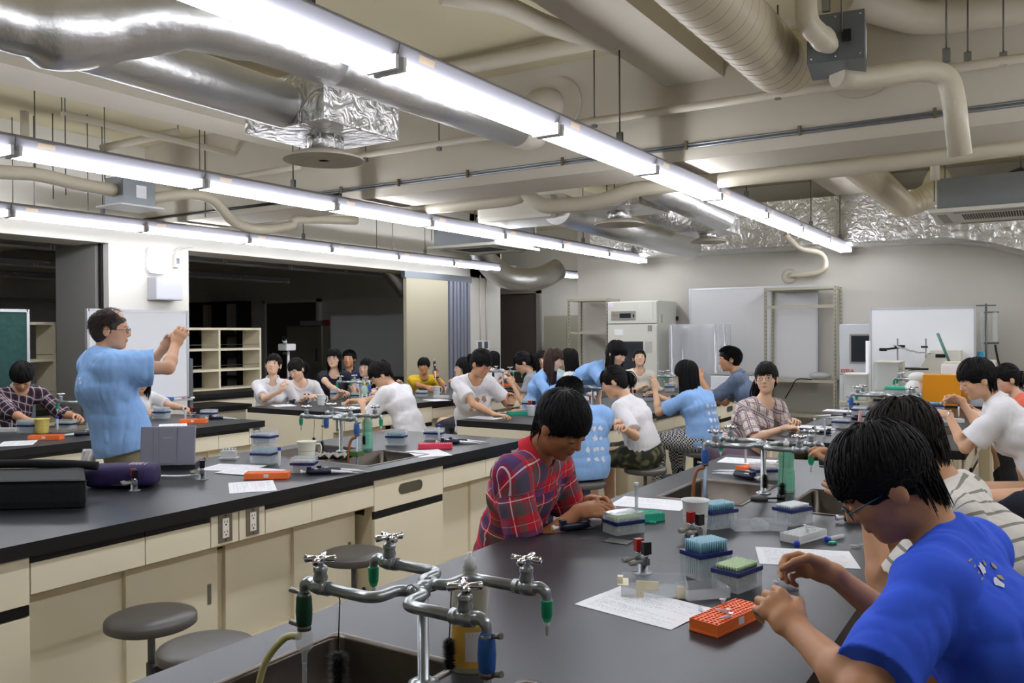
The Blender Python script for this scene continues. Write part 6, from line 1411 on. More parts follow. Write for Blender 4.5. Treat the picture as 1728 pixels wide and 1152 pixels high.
    if tail: p3, f3 = pony_tail(H, r, f, u, s, tail[0], seed, 90, .0045, tail[1]); allF.append(f3+sum(len(x) for x in allP)); allP.append(p3)
    npmesh('hair', np.concatenate(allP), np.concatenate(allF), M_hair[hc], t, org)
    # ---- shirt
    if shirt:
        lo2 = np.min([*S, *E_, P-V3(0, 0, .08), N], 0)-.16; hi2 = np.max([*S, *E_, P, N+V3(0, 0, .03)], 0)+.16
        sv = Vol(lo2, hi2, h); lf = loose*s
        for p_ in torso: sv.apply(p_, lf)
        sv.apply(cap(P-td*.02, wa, .097*s, .09*s, .05, sd, 1.42), lf*1.1)
        fold_seed = seed*7
        if not sleeveless:
            for i in (0, 1):
                ua = nrm(E_[i]-S[i]); e = S[i]+ua*.275*s*sleeve; sv.apply(cap(S[i], e+ua*.09, (.038 if fem else .045)*s, (.043 if fem else .05)*s+lf*.6, .03 if fem else .045), lf, cut=(e, ua))
                if sleeve < 1: pass
                else:
                    fa = nrm(W_[i]-E_[i]); sv.apply(cap(E_[i], E_[i]+fa*.235*s*(sleeve-1), .046*s, .036*s, .02), lf)
        else:
            for i in (0, 1):
                ua = nrm(E_[i]-S[i]); sv.clip(S[i]+sd*(1, -1)[i]*.01, sd*(1, -1)[i]+ua*.2, S[i]-.12, S[i]+.12)
        sv.noise((.06, .06, .16), .0034, fold_seed, True); sv.noise((.13, .13, .06), .003, fold_seed+1, True); sv.noise((.032, .032, .08), .0026, fold_seed+2, True)
        up_n = nrm(td*.75+V3(0, 0, .5)); nk = N+u*.0*s+up_f*.012
        sv.apply(cap(nk-td*.01, nk+nrm(H-N)*.12+up_f*.02, neck*s*.86, neck*s*1.0, .008), 0, 's')
        sv.clip(P+td*hem, -td)
        Sp, Sf = sv.mesh()
        # pattern coordinates: across the trunk / along the trunk, or around / along the sleeve
        fn = np.cross(Sp[Sf[:, 2]]-Sp[Sf[:, 0]], Sp[Sf[:, 3]]-Sp[Sf[:, 1]]); vn = np.zeros_like(Sp)
        for j_ in range(4): np.add.at(vn, Sf[:, j_], fn)
        vn /= np.linalg.norm(vn, axis=1)[:, None]+1e-12; q = Sp-(N-td*.10*s); aa = q @ up_f+.01; bb = q @ td
        pc = np.stack([q @ sd+.6*(q @ up_f)*(bb < 0), np.where(bb < 0, bb, .095*np.arctan2(bb, np.abs(aa))), np.zeros(len(Sp))], 1)
        for i in (0, 1):
            ua = nrm(E_[i]-S[i]); m = ((Sp-S[i]) @ ua > .07) & (np.linalg.norm(np.cross(Sp-S[i], ua), axis=1) < .085*s) & ((Sp-S[i]) @ sd*(1, -1)[i] > -.02); k_ = nrm(np.cross(ua, up_f)); k2 = np.cross(ua, k_)
            qq = Sp-S[i]; ang = np.arctan2(qq @ k_, qq @ k2)*.06; pc[m] = np.stack([ang[m]+.3, -(qq @ ua)[m]+.5, np.ones(m.sum())], 1)
        so = npmesh('shirt', Sp, Sf, shirt, t, org, {'pc': ('FLOAT_VECTOR', pc)})
        if collar:
            b = MB(); cn = N+nrm(H-N)*.03*s; ax = nrm(H-N); k1 = sd; k2 = nrm(np.cross(k1, ax)); k2 = k2 if k2 @ up_f > 0 else -k2
            m_ = 22; vs = []
            for row_, (rr_, hh) in enumerate(((.064, .014), (.078, -.02), (.086, -.032), (.082, -.034), (.066, -.018), (.058, .012))):
                for j in range(m_+1):
                    a = radians(-62)+radians(-236)*j/m_*1.0; a = pi/2+radians(28)+(2*pi-radians(56))*j/m_; pt = cn+k1*cos(a)*rr_*s*1.0+k2*sin(a)*rr_*s*.95+ax*(hh-.018*max(0, sin(a)))*s; vs.append(Vector(pt-org))
            b.add(vs, [(i*(m_+1)+j, i*(m_+1)+j+1, ((i+1) % 6)*(m_+1)+j+1, ((i+1) % 6)*(m_+1)+j) for i in range(6) for j in range(m_)], 0, True)
            b.build('collar', shirt, t, fix=True)
    # ---- trousers / skirt
    if legs and pants:
        lo3 = np.min([P, *kn, *an], 0)-.16; hi3 = np.max([P, *kn, *an], 0)+.16; pv = Vol(lo3, hi3, max(h, .0075))
        pv.apply(cap(P-sd*.045*s, P+sd*.045*s, .107*s, None, .03), .012); pv.apply(cap(P, P+td*.09, .1*s, .095*s, .03, sd, 1.4), .010)
        for i in (0, 1):
            for p_ in LG[i][:1 if (shortp or skirt) else 3]: pv.apply(p_, .018 if not skirt else .03)
        if skirt: pv.apply(cap(P+fw*.1, (kn[0]+kn[1])/2, .1, .09, .04, sd, 1.6), .02)
        if shortp:
            for i in (0, 1): pv.clip(kn[i]+fw*.0, nrm(kn[i]-P), kn[i]-.12, kn[i]+.12)
        pv.clip(P+td*.12, td)
        if not (shortp or skirt):
            for i in (0, 1): pv.clip(an[i]+V3(0, 0, .0), V3(0, 0, -1), an[i]-.1, an[i]+.1)
        pv.noise(.07, .004, seed+50, True); Pp, Pf = pv.mesh()
        npmesh('skirt' if skirt else 'shorts' if shortp else 'trousers', Pp, Pf, mat('pants'+pants, pants, .85) if isinstance(pants, str) else pants, t, org)
        for i in (0, 1):
            a = an[i]; sh = Vol(a-V3(.18, .18, .1), a+V3(.18, .18, .06), .0075); sh.apply(cap(a-fw*.03-V3(0, 0, .045), a+fw*.11-V3(0, 0, .058), .045, .036, .02, sd, 1.15)); sh.apply(cap(a-fw*.015-V3(0, 0, .03), a-fw*.01, .042, .042, .02)); sh.clip(a-V3(0, 0, .088), V3(0, 0, -1)); sh.clip(a+V3(0, 0, .012), V3(0, 0, 1)); a_, b_ = sh.mesh(); npmesh('shoe', a_, b_, mat('shoe_dark', '#2a2a2e', .6), t, org)
    info = dict(root=t, org=org, H=H, r=r, f=f, u=u, N=N, P=P, td=td, sd=sd, upf=up_f, S=S, E=E_, W=W_, tips=tipsW, L=L, s=s, shirt=so if shirt else None); PEOPLE.append(info)
    print('PERSON', lab[:38], 'torso %.2f' % L, 'reach', ['%.2f' % np.linalg.norm(W_[i]-S[i]) for i in (0, 1)])
    return info
# ---------------------------------------------------------------- cloth materials
def pc_nodes(m):
    nt = m.node_tree; a = nt.nodes.new('ShaderNodeAttribute'); a.attribute_name = 'pc'; s = nt.nodes.new('ShaderNodeSeparateXYZ'); nt.links.new(a.outputs['Vector'], s.inputs[0]); return nt, s.outputs['X'], s.outputs['Y']
def bands(nt, x, period, lo, hi, off=0.):
    fr = _math('FRACT', _math('MULTIPLY', _math('ADD', x, 10+off, nt), 1/period, nt), None, nt); return _math('MULTIPLY', _math('GREATER_THAN', fr, lo, nt), _math('LESS_THAN', fr, hi, nt), nt)
def mixc(nt, fac, a, b, k=1.):
    m = nt.nodes.new('ShaderNodeMix'); m.data_type = 'RGBA'; nt.links.new(_math('MULTIPLY', fac, k, nt), m.inputs[0])
    for i, c in ((6, a), (7, b)):
        if isinstance(c, str): m.inputs[i].default_value = lin(c)
        else: nt.links.new(c, m.inputs[i])
    return m.outputs[2]
def plaid(name, base, layers):
    """layers: (axis, period, lo, hi, colour, strength)"""
    m = mat(name, base, .85, spec=.15); nt, X, Y = pc_nodes(m); c = base
    for ax, per, lo, hi, col, k in layers: c = mixc(nt, bands(nt, X if ax == 'x' else Y, per, lo, hi), c, col, k)
    nt.links.new(c, nt.nodes['Principled BSDF'].inputs['Base Color']); return m
M_plaidred = plaid('red_blue_plaid', '#c42c3a', [('x', .15, 0, .3, '#4a5880', .7), ('y', .15, .05, .34, '#3c5a62', .65), ('x', .15, .46, .62, '#46685c', .55), ('y', .15, .5, .66, '#2e3a66', .65), ('x', .15, .36, .385, '#ead2d4', .85), ('y', .15, .40, .425, '#ead8da', .85), ('x', .15, .80, .815, '#dcbcc0', .6), ('y', .15, .82, .835, '#dcbcc0', .6), ('x', .15, .88, .97, '#d22c3a', .7), ('y', .15, .88, .99, '#d22c3a', .6)])
M_plaidbrn = plaid('brown_violet_plaid', '#54404a', [('x', .06, .0, .42, '#2f2430', .8), ('y', .06, .0, .42, '#2f2430', .75), ('x', .06, .65, .78, '#c9bdc0', .65), ('y', .06, .65, .78, '#c9bdc0', .65)])
M_plaidgirl = plaid('cream_navy_plaid', '#ddd3cc', [('x', .075, .0, .32, '#57405a', .75), ('y', .075, .0, .3, '#57405a', .7), ('x', .075, .5, .56, '#a0404a', .6), ('y', .075, .52, .57, '#a0404a', .6), ('x', .075, .12, .17, '#f0e8e2', .7), ('y', .075, .12, .17, '#f0e8e2', .7)])
M_stripe = plaid('white_grey_stripes', '#dcd8ce', [('y', .043, .0, .2, '#77766c', .85)])
M_skyblue = mat('sky_blue_cotton', '#90b8ea', .85, spec=.15, var=.03, vscale=20); M_royal = mat('royal_blue_cotton', '#3a60e2', .8, spec=.2, var=.04, vscale=15); M_whitet = mat('white_cotton', '#e6e5e6', .85, spec=.15)
M_cream_s = mat('cream_blouse', '#dcd6c8', .85); M_yellow = mat('yellow_jersey', '#e8c31a', .7); M_coral = mat('coral_blouse', '#e8705c', .8); M_greyt = mat('grey_cotton', '#97989b', .85); M_slate = mat('slate_shirt', '#5c6a80', .85, var=.06, vscale=60); M_navyb = mat('navy_blouse', '#16182a', .7); M_pale = mat('pale_blue_check', '#a9bbd6', .85)
M_camo = mat('camouflage', '#3f4532', .85); _n = M_camo.node_tree; _t = _n.nodes.new('ShaderNodeTexCoord'); _v = _n.nodes.new('ShaderNodeTexNoise'); _v.inputs['Scale'].default_value = 16; _v.inputs['Detail'].default_value = 1; _n.links.new(_t.outputs['Object'], _v.inputs['Vector'])
_c = mixc(_n, _math('GREATER_THAN', _v.outputs['Fac'], .5, _n), '#2a2e22', '#4a5038'); _c = mixc(_n, _math('GREATER_THAN', _v.outputs['Fac'], .58, _n), _c, '#6e6848'); _n.links.new(_c, _n.nodes['Principled BSDF'].inputs['Base Color'])
M_gingham = mat('black_white_gingham', '#777777', .85); _n = M_gingham.node_tree; _t = _n.nodes.new('ShaderNodeTexCoord'); _k = _n.nodes.new('ShaderNodeTexChecker'); _k.inputs['Scale'].default_value = 70; _k.inputs[1].default_value = lin('#1c1c20'); _k.inputs[2].default_value = lin('#d0d0d0'); _n.links.new(_t.outputs['Object'], _k.inputs['Vector']); _n.links.new(_k.outputs['Color'], _n.nodes['Principled BSDF'].inputs['Base Color'])
def print_on(info, items, name='shirt_print', m=None, back=True, off=.0025, org2=None):
    """flat ink shapes wrapped on the shirt; items = list of (u, v, polygon) in metres across / along the back or the chest"""
    from mathutils.bvhtree import BVHTree
    me = info['shirt'].data; bvh = BVHTree.FromPolygons([v.co for v in me.vertices], [p.vertices[:] for p in me.polygons])
    nf = -info['upf'] if back else info['upf']; nf = nrm(nf); td, sd = info['td'], info['sd']*(1 if back else -1); N = info['N']-info['org']; b = MB()
    if org2 is not None: td, sd, nf, N = org2
    for (uu, vv, poly) in items:
        b = MB(); c = Vector(N+sd*uu+td*vv); hit = bvh.ray_cast(c+Vector(nf)*.4, -Vector(nf))
        if hit[0] is None: continue
        pts = []
        for (x, y) in poly:
            q = Vector(N+sd*(uu+x)+td*(vv+y)); hh = bvh.ray_cast(q+Vector(nf)*.4, -Vector(nf)); pts.append((hh[0] if hh[0] is not None else hit[0])+Vector(nf)*off)
        k = len(pts); cc = hit[0]+Vector(nf)*(off+.0005); b.add([cc]+pts, [(0, 1+i, 1+(i+1) % k) for i in range(k)])
        b.build(name, m or mat('white_ink', '#eef0f4', .6), info['root'])
def blob(R, s=.012, n=9, spiky=.5): return [(s*(1-spiky*R.random())*cos(2*pi*i/n), s*(1-spiky*R.random())*sin(2*pi*i/n)) for i in range(n)]
# ---------------------------------------------------------------- the people
def hd(px_, py_, D): return np.array(at(px_, py_, D=D))
def wz(px_, py_, z): return np.array(at(px_, py_, Z=z))
def wd(px_, py_, D): return np.array(at(px_, py_, D=D))
R_ = radians
SK, SK2, SK3, SKT = '#e3bda0', '#d9ad8c', '#c08d68', '#a8734f'
def sit_stool(info, lab, s=1.):
    p = info['P']; stool(p[0], p[1], lab, s=(p[2]-.092)/.5)
# red plaid boy, left of the nearest bench
a = person('young man in red and blue plaid shirt looking down at his hands, nearest bench', hd(948, 718, 3.15), R_(-4), R_(36), R_(-4), P=(-1.84, 2.86, .6), bf=R_(4), h=.0045, skin=SKT, hair=('short', 'black'), fringe=.036, shirt=M_plaidred, collar=True, loose=.016, s=1.06,
    hands=(wd(978, 862, 3.13), wd(998, 846, 3.3)), hint=(V3(-.3, -.5, -1), V3(-.2, .6, -1)), hdir=((V3(.9, .35, .12), V3(-.1, .55, -.8)), (V3(.95, -.1, .05), V3(-.1, -.6, -.7))), curl=(.75, .8), pinch=True, pants='#3a3c48', eyes='down', hem=-.07, sleeve=.78, neck=.058)
sit_stool(a, 'stool under the young man in red plaid')
t = tag(MB().cyl((0, 0, 0), (.02, .005, .028), .004, n=8).build('microtube', M_clear2), 'tiny tube held between the fingers of the red plaid young man', 'tube'); t.location = Vector(a['tips'][0][0])
# royal blue boy
a = person('young man in royal blue t-shirt bent over the nearest bench at the right', hd(1492, 815, 1.74), R_(196), R_(38), R_(3), P=(.04, 1.72, .6), bf=R_(172), h=.0042, skin='#c8946c', hair=('short', 'black'), fringe=.008, shirt=M_royal, loose=.016, s=1.0, glasses='#1f5560', shw=.178,
    hands=(wd(1405, 968, 1.93), wd(1345, 1062, 1.62)), hint=(V3(.5, .6, -1), V3(.0, -1, -.45)), hdir=((V3(-.95, -.0, .16), V3(-.15, -.75, -.45)), (V3(-.75, .38, .5), V3(-.2, .55, -.5))), curl=(.8, .85), pinch=True, pants='#b9b09a', shortp=True, eyes='down', sleeve=.86, hem=-.05, neck=.062)
BLUE = a; sit_stool(a, 'stool under the young man in royal blue')
t = empty('clear_tube', a['tips'][1][0], 0, 'thin clear tube with lid held up in the royal blue young man hands', 'tube'); MB().tube([(0, 0, -.02), (0, 0, .035)], [.003, .0055], n=10).build('tube', M_clear2, t); MB().lathe([(.0075, .035), (.0075, .038), (0, .038)], n=12).build('lid', M_clear2, t)
R1 = random.Random(3); print_on(a, [(-.10, -.055, blob(R1, .016, 11, .6)), (-.085, -.085, blob(R1, .013, 9, .6))], 'white_print', mat('white_ink', '#dfe4f2', .6)); print_on(a, [(-.075, -.05, blob(R1, .009, 6, .5)), (-.055, -.06, blob(R1, .009, 6, .5)), (-.065, -.08, blob(R1, .009, 6, .5))]+[(-.13-.0*k, -.03-.012*k, [(-.012, -.0015), (.012, -.0015), (.012, .0015), (-.012, .0015)]) for k in range(4)], 'gold_print', mat('gold_ink', '#a8986a', .6))
# striped boy
a = person('person in white t-shirt with grey stripes beside the royal blue young man', hd(1527, 748, 2.38), R_(185), R_(30), 0, P=(.1, 2.42, .6), bf=R_(180), h=.005, skin='#c69670', hair=('short', 'dark'), fringe=.02, shirt=M_stripe, s=1.0, loose=.014,
    hands=(wd(1415, 812, 2.62), wd(1468, 868, 2.3)), hint=(V3(.3, .5, -1), V3(.35, -.5, -1)), hdir=((V3(-.3, .1, .9), V3(-.8, -.5, 0)), (V3(-.8, .25, .55), V3(-.3, .2, -.9))), curl=(.55, .12), pinch=(True, False), pants='#3b3d46', sleeve=.75, hem=-.05, neck=.062)
sit_stool(a, 'stool under the person in grey stripes')
# teacher
a = person('standing man with glasses and light blue t-shirt raising both hands, left', hd(187, 557, 5.0), R_(46), R_(2), 0, P=(-4.62, 3.0, .87), girth=1.16, bf=R_(72), h=.0055, skin='#d0a17f', hair=('bald', 'thin'), shirt=M_skyblue, sit=False, s=1.05, loose=.04, shw=.2,
    hands=(wd(296, 582, 5.15), wd(276, 588, 5.32)), hint=(V3(.9, -.1, -.55), V3(-.5, .3, -.8)), hdir=((V3(.25, .25, .8), V3(-.5, .7, 0)), (V3(.45, .2, .6), V3(.6, -.5, 0))), curl=.7, pants='#8c8468', glasses='#3a1f1c', sleeve=.72, hem=-.03, neck=.06)
print_on(a, [(x, y, blob(R1, r_, 9, .55)) for x, y, r_ in ((.03, -.11, .02), (.055, -.085, .011), (0, -.09, .011), (.075, -.11, .009), (.01, -.14, .01), (.05, -.15, .009))])
MB().tube([Vector(a['N']-a['org']+nrm(a['H']-a['N'])*.025+a['sd']*.055*cos(q)+a['upf']*.055*sin(q)) for q in np.linspace(0, 2*pi, 20)[:-1]], .004, closed=True, n=6).build('red_strap', mat('red_strap', '#c8402e', .6), a['root'])
tw = MB(); o = a['P']-a['org']; c0 = Vector(o-a['sd']*.15-a['upf']*.17+V3(0, 0, -.04))
for k in range(7): tw.tube(smooth_path([c0+Vector((.01*k-.03, .004*k, .05)), c0+Vector((.012*k-.05, .01*(k % 3), 0)), c0+Vector((.014*k-.06, .012*(k % 2), -.09-.01*(k % 3)))]), [.016, .014, .018, .02, .016, .014, .018, .02, .016, .014, .012, .01, .008][:13] if False else .016, n=8)
tw.build('white_towel', M_whitet, a['root'])
# boy in brown plaid at left
a = person('young person in brown violet plaid shirt bent over the bench at the far left', hd(37, 636, 6.9), R_(-28), R_(42), 0, P=(-7.28, 3.55, .6), bf=R_(-5), h=.0075, skin='#cf9d7a', hair=('bowl', 'black'), fringe=.01, shirt=M_plaidbrn, collar=True, hands=((-6.72, 3.55, .86), (-6.75, 3.95, .86)), eyes='down', sleeve=1.25, s=1.0)
sit_stool(a, 'stool under the plaid person at the far left')
a = person('person in white shirt mostly hidden behind the standing teacher', hd(238, 640, 7.9), R_(-20), R_(30), 0, P=(-7.25, 4.75, .6), bf=R_(0), fem=True, h=.0085, shirt=M_whitet, hands=((-6.75, 4.6, .85), (-6.75, 4.98, .85)), eyes='down', hair=('bob', 'black'), sleeve=.8)
sit_stool(a, 'stool under the person hidden by the teacher')
# rear bench, from left
a = person('girl in white collared short-sleeved shirt looking up, rear bench', hd(461, 616, 8.9), R_(-52), R_(-14), R_(4), P=(-7.12, 6.33, .6), bf=R_(-40), fem=True, h=.0075, skin=SK, hair=('pony', 'black'), fringe=.03, shirt=M_whitet, collar=True, hands=((-6.6, 6.0, .95), (-6.65, 6.4, .85)), hdir=((V3(.3, .1, .9), V3(.1, .8, .2)), None), sleeve=.75)
sit_stool(a, 'stool under the girl in the white collared shirt')
a = person('woman in white v-neck blouse looking down beside the collared-shirt girl', hd(500, 624, 9.3), R_(-75), R_(24), R_(-8), P=(-7.2, 6.82, .6), bf=R_(-42), fem=True, h=.0075, skin=SK, hair=('pony', 'dark'), fringe=.03, shirt=M_whitet, hands=((-6.72, 6.5, .85), (-6.7, 6.95, .85)), eyes='down', tail=(.16, -.6), neck=.085, sleeve=.7)
sit_stool(a, 'stool under the woman in the white v-neck')
a = person('woman with glasses in dark navy sleeveless blouse on the rear bench', hd(563, 605, 9.9), R_(-60), R_(-4), 0, P=(-7.28, 7.45, .66), bf=R_(-52), fem=True, h=.0075, skin=SK, hair=('bob', 'black'), fringe=.03, shirt=M_navyb, hands=((-6.74, 7.05, .86), (-6.74, 7.55, .86)), glasses='#5a5f6a', neck=.085, sleeve=.35, pinch=False)
sit_stool(a, 'stool under the woman with glasses in navy')
a = person('man in navy polo standing behind the woman with glasses', hd(589, 606, 11.2), R_(-60), R_(-3), 0, P=(-7.9, 8.3, .72), bf=R_(-55), h=.0075, skin='#c99672', hair=('crop', 'black'), shirt=mat('navy_polo', '#1c2240', .8), collar=True, hands=((-7.75, 7.95, .85), (-7.5, 8.2, .85)))
sit_stool(a, 'stool under the man in the navy polo')
a = person('girl in pale blue checked blouse with a hair clip behind the taps', hd(618, 621, 10.2), R_(-78), R_(-4), R_(14), P=(-7.15, 7.92, .6), bf=R_(-45), fem=True, h=.0075, skin=SK, hair=('long', 'black'), fringe=.05, hlen=.28, shirt=M_pale, hands=((-6.6, 7.4, .85), (-6.62, 7.9, .9)), sleeve=.7)
sit_stool(a, 'stool under the girl in the pale blue blouse')
a = person('young man in white t-shirt seen from behind, leaning left over the rear bench', hd(642, 632, 7.55), R_(225), R_(34), 0, P=(-4.75, 5.85, .6), bf=R_(190), h=.0065, skin=SK2, hair=('short', 'dark'), fringe=.02, shirt=M_whitet, hands=(wd(600, 677, 7.9), wd(612, 683, 7.6)), eyes='down', glasses='#333333', sleeve=.75, loose=.018)
sit_stool(a, 'stool under the young man in white seen from behind')
a = person('boy in yellow football shirt holding up a pipette', hd(715, 618, 10.9), R_(-62), R_(2), 0, P=(-7.08, 8.9, .6), bf=R_(-45), s=.92, h=.0075, skin='#c48e68', hair=('bowl', 'black'), fringe=.02, shirt=M_yellow, hands=((-6.55, 8.35, .86), wd(737, 636, 10.75)), hint=(None, V3(.3, .5, -.8)), hdir=(None, (V3(0, 0, 1), V3(.3, -.8, 0))), sleeve=.7)
sit_stool(a, 'stool under the boy in yellow')
MB().tube([Vector(a['N']-a['org']+nrm(a['H']-a['N'])*.012+a['sd']*.06*cos(q)+a['upf']*.06*sin(q)-nrm(a['H']-a['N'])*.02*max(0, sin(q))) for q in np.linspace(0, 2*pi, 20)[:-1]], .007, closed=True, n=6).build('green_trim', mat('jersey_green', '#2c7a3a', .7), a['root'])
MB().tube([Vector(a['W'][1]-a['org']+V3(.028*cos(q), .028*sin(q), .0)) for q in np.linspace(0, 2*pi, 14)[:-1]], .008, closed=True, n=6).build('black_wristband', M_black, a['root'])
q = copy_tree(PIP, Vector(a['tips'][1][1]), 0, 'pipette held upright by the boy in yellow'); q.rotation_euler = (0, radians(75), radians(-35))
a = person('girl with clear glasses turned left on the rear bench', hd(783, 622, 9.2), R_(222), R_(-6), 0, P=(-5.1, 7.45, .6), bf=R_(200), fem=True, h=.0075, skin=SK, hair=('bob', 'black'), fringe=.03, shirt=M_whitet, hands=(wd(772, 650, 9.6), wd(768, 652, 9.4)), glasses='#b9a9a0')
sit_stool(a, 'stool under the girl with clear glasses')
a = person('girl with red glasses in white t-shirt with brown bear prints', hd(812, 614, 7.25), R_(-8), R_(26), R_(0), P=(-4.5, 6.42, .6), bf=R_(-30), fem=True, h=.006, skin='#d6a683', hair=('pony', 'black'), fringe=.03, hlen=.2, shirt=M_whitet, hands=(wz(836, 700, .85), wd(862, 683, 7.35)), hint=(V3(-.3, -.7, -.8), V3(.1, .9, -.8)), hdir=((V3(1, .1, 0), V3(0, 0, -1)), (V3(.2, .2, .9), V3(0, -.8, -.1))), eyes='down', glasses='#a03038', pinch=(False, True), curl=(.3, .7), sleeve=.7, loose=.02, neck=.075, tail=(.06, .6))
sit_stool(a, 'stool under the girl in the bear t-shirt')
bear = mat('bear_print', '#b88560', .7)
print_on(a, [(x, y, [(.021*sc*cos(q)*(1+.25*cos(5*q+x*30)), .024*sc*sin(q)*(1+.25*cos(5*q+x*30))) for q in np.linspace(0, 2*pi, 15)[:-1]]) for x, y, sc in ((-.07, -.17, 1.1), (.0, -.175, 1.1), (.065, -.17, 1.1), (-.07, -.26, 1), (.0, -.265, 1), (.065, -.26, 1))], 'bear_print', bear, back=False)
MB().tube([Vector(a['W'][1]-a['org']+V3(.026*cos(q), .026*sin(q), .0)) for q in np.linspace(0, 2*pi, 14)[:-1]], .007, closed=True, n=6).build('black_wristband', M_black, a['root'])
a = person('dark-haired person seen from behind beside the switch pillar', hd(833, 607, 12.2), R_(150), R_(10), 0, P=(-6.95, 9.9, .62), bf=R_(150), fem=True, h=.0085, hair=('bob', 'black'), shirt=M_whitet, hands=((-6.7, 10.3, .85), (-6.6, 10.1, .85)))
sit_stool(a, 'stool under the dark-haired person by the pillar')
a = person('girl in grey t-shirt with ponytail working at the far taps', hd(882, 612, 9.7), R_(216), R_(32), 0, P=(-4.86, 8.35, .6), bf=R_(195), fem=True, h=.0075, skin=SK2, hair=('pony', 'black'), fringe=.03, tail=(.3, 0), shirt=M_greyt, hands=(wd(862, 640, 9.9), wd(866, 650, 9.6)), hdir=((V3(-.3, -.2, .7), V3(-.2, -.6, 0)), (V3(-.4, -.2, .7), V3(-.2, .6, 0))), hint=(V3(.3, .3, -1), V3(.3, -.3, -1)), eyes='down')
sit_stool(a, 'stool under the ponytail girl in grey')
a = person('woman in pale top almost hidden between the ponytail girl and the brown-haired girl', hd(914, 607, 11.4), R_(-60), 0, 0, P=(-5.0, 10.0, .6), bf=R_(-60), fem=True, h=.009, hair=('bob', 'dark'), shirt=mat('pale_teal_top', '#a9bcc0', .8), hands=((-5.2, 9.6, .85), (-4.7, 9.8, .85)))
sit_stool(a, 'stool under the hidden woman in the pale top')
a = person('young woman with long brown hair and blue t-shirt on the middle bench', hd(934, 607, 9.0), R_(14), R_(22), 0, P=(-4.68, 7.75, .6), bf=R_(10), fem=True, h=.0065, skin=SK, hair=('long', 'brown'), fringe=.06, hlen=.32, shirt=M_skyblue, hands=((-4.1, 7.6, .86), (-4.1, 8.05, .86)), eyes='down', sleeve=.8)
sit_stool(a, 'stool under the brown-haired young woman in blue')
a = person('young woman with dark hair and glasses in white top behind the brown-haired one', hd(960, 606, 9.9), R_(190), R_(12), 0, P=(-4.7, 8.85, .6), bf=R_(170), fem=True, h=.0075, skin=SK, hair=('long', 'black'), fringe=.03, hlen=.26, shirt=M_whitet, hands=((-5.0, 8.6, .8), (-5.0, 8.9, .8)), glasses='#222222')
sit_stool(a, 'stool under the dark-haired young woman with glasses')
a = person('standing young woman in blue t-shirt leaning over the middle bench', hd(1040, 597, 7.9), R_(-8), R_(24), R_(6), P=(-4.32, 7.72, .86), bf=R_(-12), fem=True, h=.0065, skin=SK, hair=('long', 'black'), fringe=.03, hlen=.3, shirt=M_skyblue, sit=False, hands=(wz(1072, 690, .86), wz(1010, 676, .86)), hint=(V3(-.2, -1, -.2), V3(-.6, .4, -.3)), eyes='down', pants='#2b4a80', sleeve=.75, pinch=False, loose=.02)
a = person('woman in cream blouse with head tilted back at the end of the middle bench', hd(1079, 605, 10.6), R_(-62), R_(-18), 0, P=(-4.5, 10.0, .6), bf=R_(-55), fem=True, h=.0075, skin=SK, hair=('pony', 'dark'), fringe=.05, shirt=M_cream_s, hands=((-4.3, 9.75, .84), (-4.0, 10.0, .86)), eyes='down', sleeve=1.3, loose=.025, neck=.08)
sit_stool(a, 'stool under the woman in the cream blouse')
a = person('man in light blue t-shirt with white animal prints, seen from behind', hd(962, 664, 6.0), R_(150), R_(38), 0, P=(-2.72, 5.2, .6), bf=R_(140), h=.006, skin=SK2, hair=('crop', 'black'), shirt=M_skyblue, hands=((-3.05, 5.9, .86), (-3.2, 5.7, .86)), pants='#2e3a58', sleeve=.85, loose=.03, hem=-.09, shw=.185)
sit_stool(a, 'stool under the man with the printed blue t-shirt'); R2 = random.Random(5)
print_on(a, [(x+.008*R2.random(), y, blob(R2, .022+.008*R2.random(), 9, .65)) for x in (-.02, .04, .10) for y in (-.13, -.2, -.27, -.34) if not (x < 0 and y > -.25)])
a = person('girl with ponytail in white t-shirt and camouflage shorts on a stool', hd(1036, 645, 6.45), R_(200), R_(24), R_(-4), P=(-2.58, 5.95, .6), bf=R_(180), fem=True, h=.006, skin=SK2, hair=('pony', 'black'), fringe=.02, tail=(.13, .6), shirt=M_whitet, hands=(wz(1040, 712, .88), wz(1052, 722, .86)), hint=(V3(.4, .3, -1), V3(.6, -.2, -.7)), pants=M_camo, shortp=True, eyes='down', sleeve=.8, hem=.05, loose=.018)
sit_stool(a, 'grey stool under the girl in camouflage shorts')
a = person('girl with long straight hair and blue t-shirt with white prints, back view', hd(1158, 632, 7.35), R_(172), R_(14), R_(6), P=(-2.5, 7.02, .6), bf=R_(165), fem=True, h=.006, skin=SK2, hair=('long', 'black'), fringe=.03, hlen=.26, shirt=M_skyblue, hands=(wd(1110, 668, 7.7), wd(1105, 655, 7.45)), hint=(V3(.2, .3, -1), V3(.1, -.4, -1)), hdir=(None, (V3(-.1, .1, 1), V3(-.6, .3, 0))), pants=M_gingham, sleeve=.75, loose=.02)
sit_stool(a, 'grey stool under the long-haired girl in blue')
print_on(a, [(x+.008*R2.random(), y, blob(R2, .02+.008*R2.random(), 9, .65)) for x in (-.045, .01, .06) for y in (-.14, -.2, -.26, -.32)])
a = person('young man with short hair in slate blue shirt in profile facing left', hd(1231, 606, 7.95), R_(205), R_(8), 0, P=(-2.18, 7.62, .6), bf=R_(188), h=.006, skin='#c99874', hair=('crop', 'black'), shirt=M_slate, hands=(wd(1186, 664, 8.05), wd(1183, 640, 7.95)), hint=(V3(.2, .3, -1), V3(.3, -.3, -1)), hdir=((V3(-.6, 0, .6), V3(-.2, -.6, 0)), (V3(-.4, 0, .8), V3(-.2, .6, 0))), collar=True, pants='#8d8468', sleeve=.85)
sit_stool(a, 'stool under the young man in slate blue')
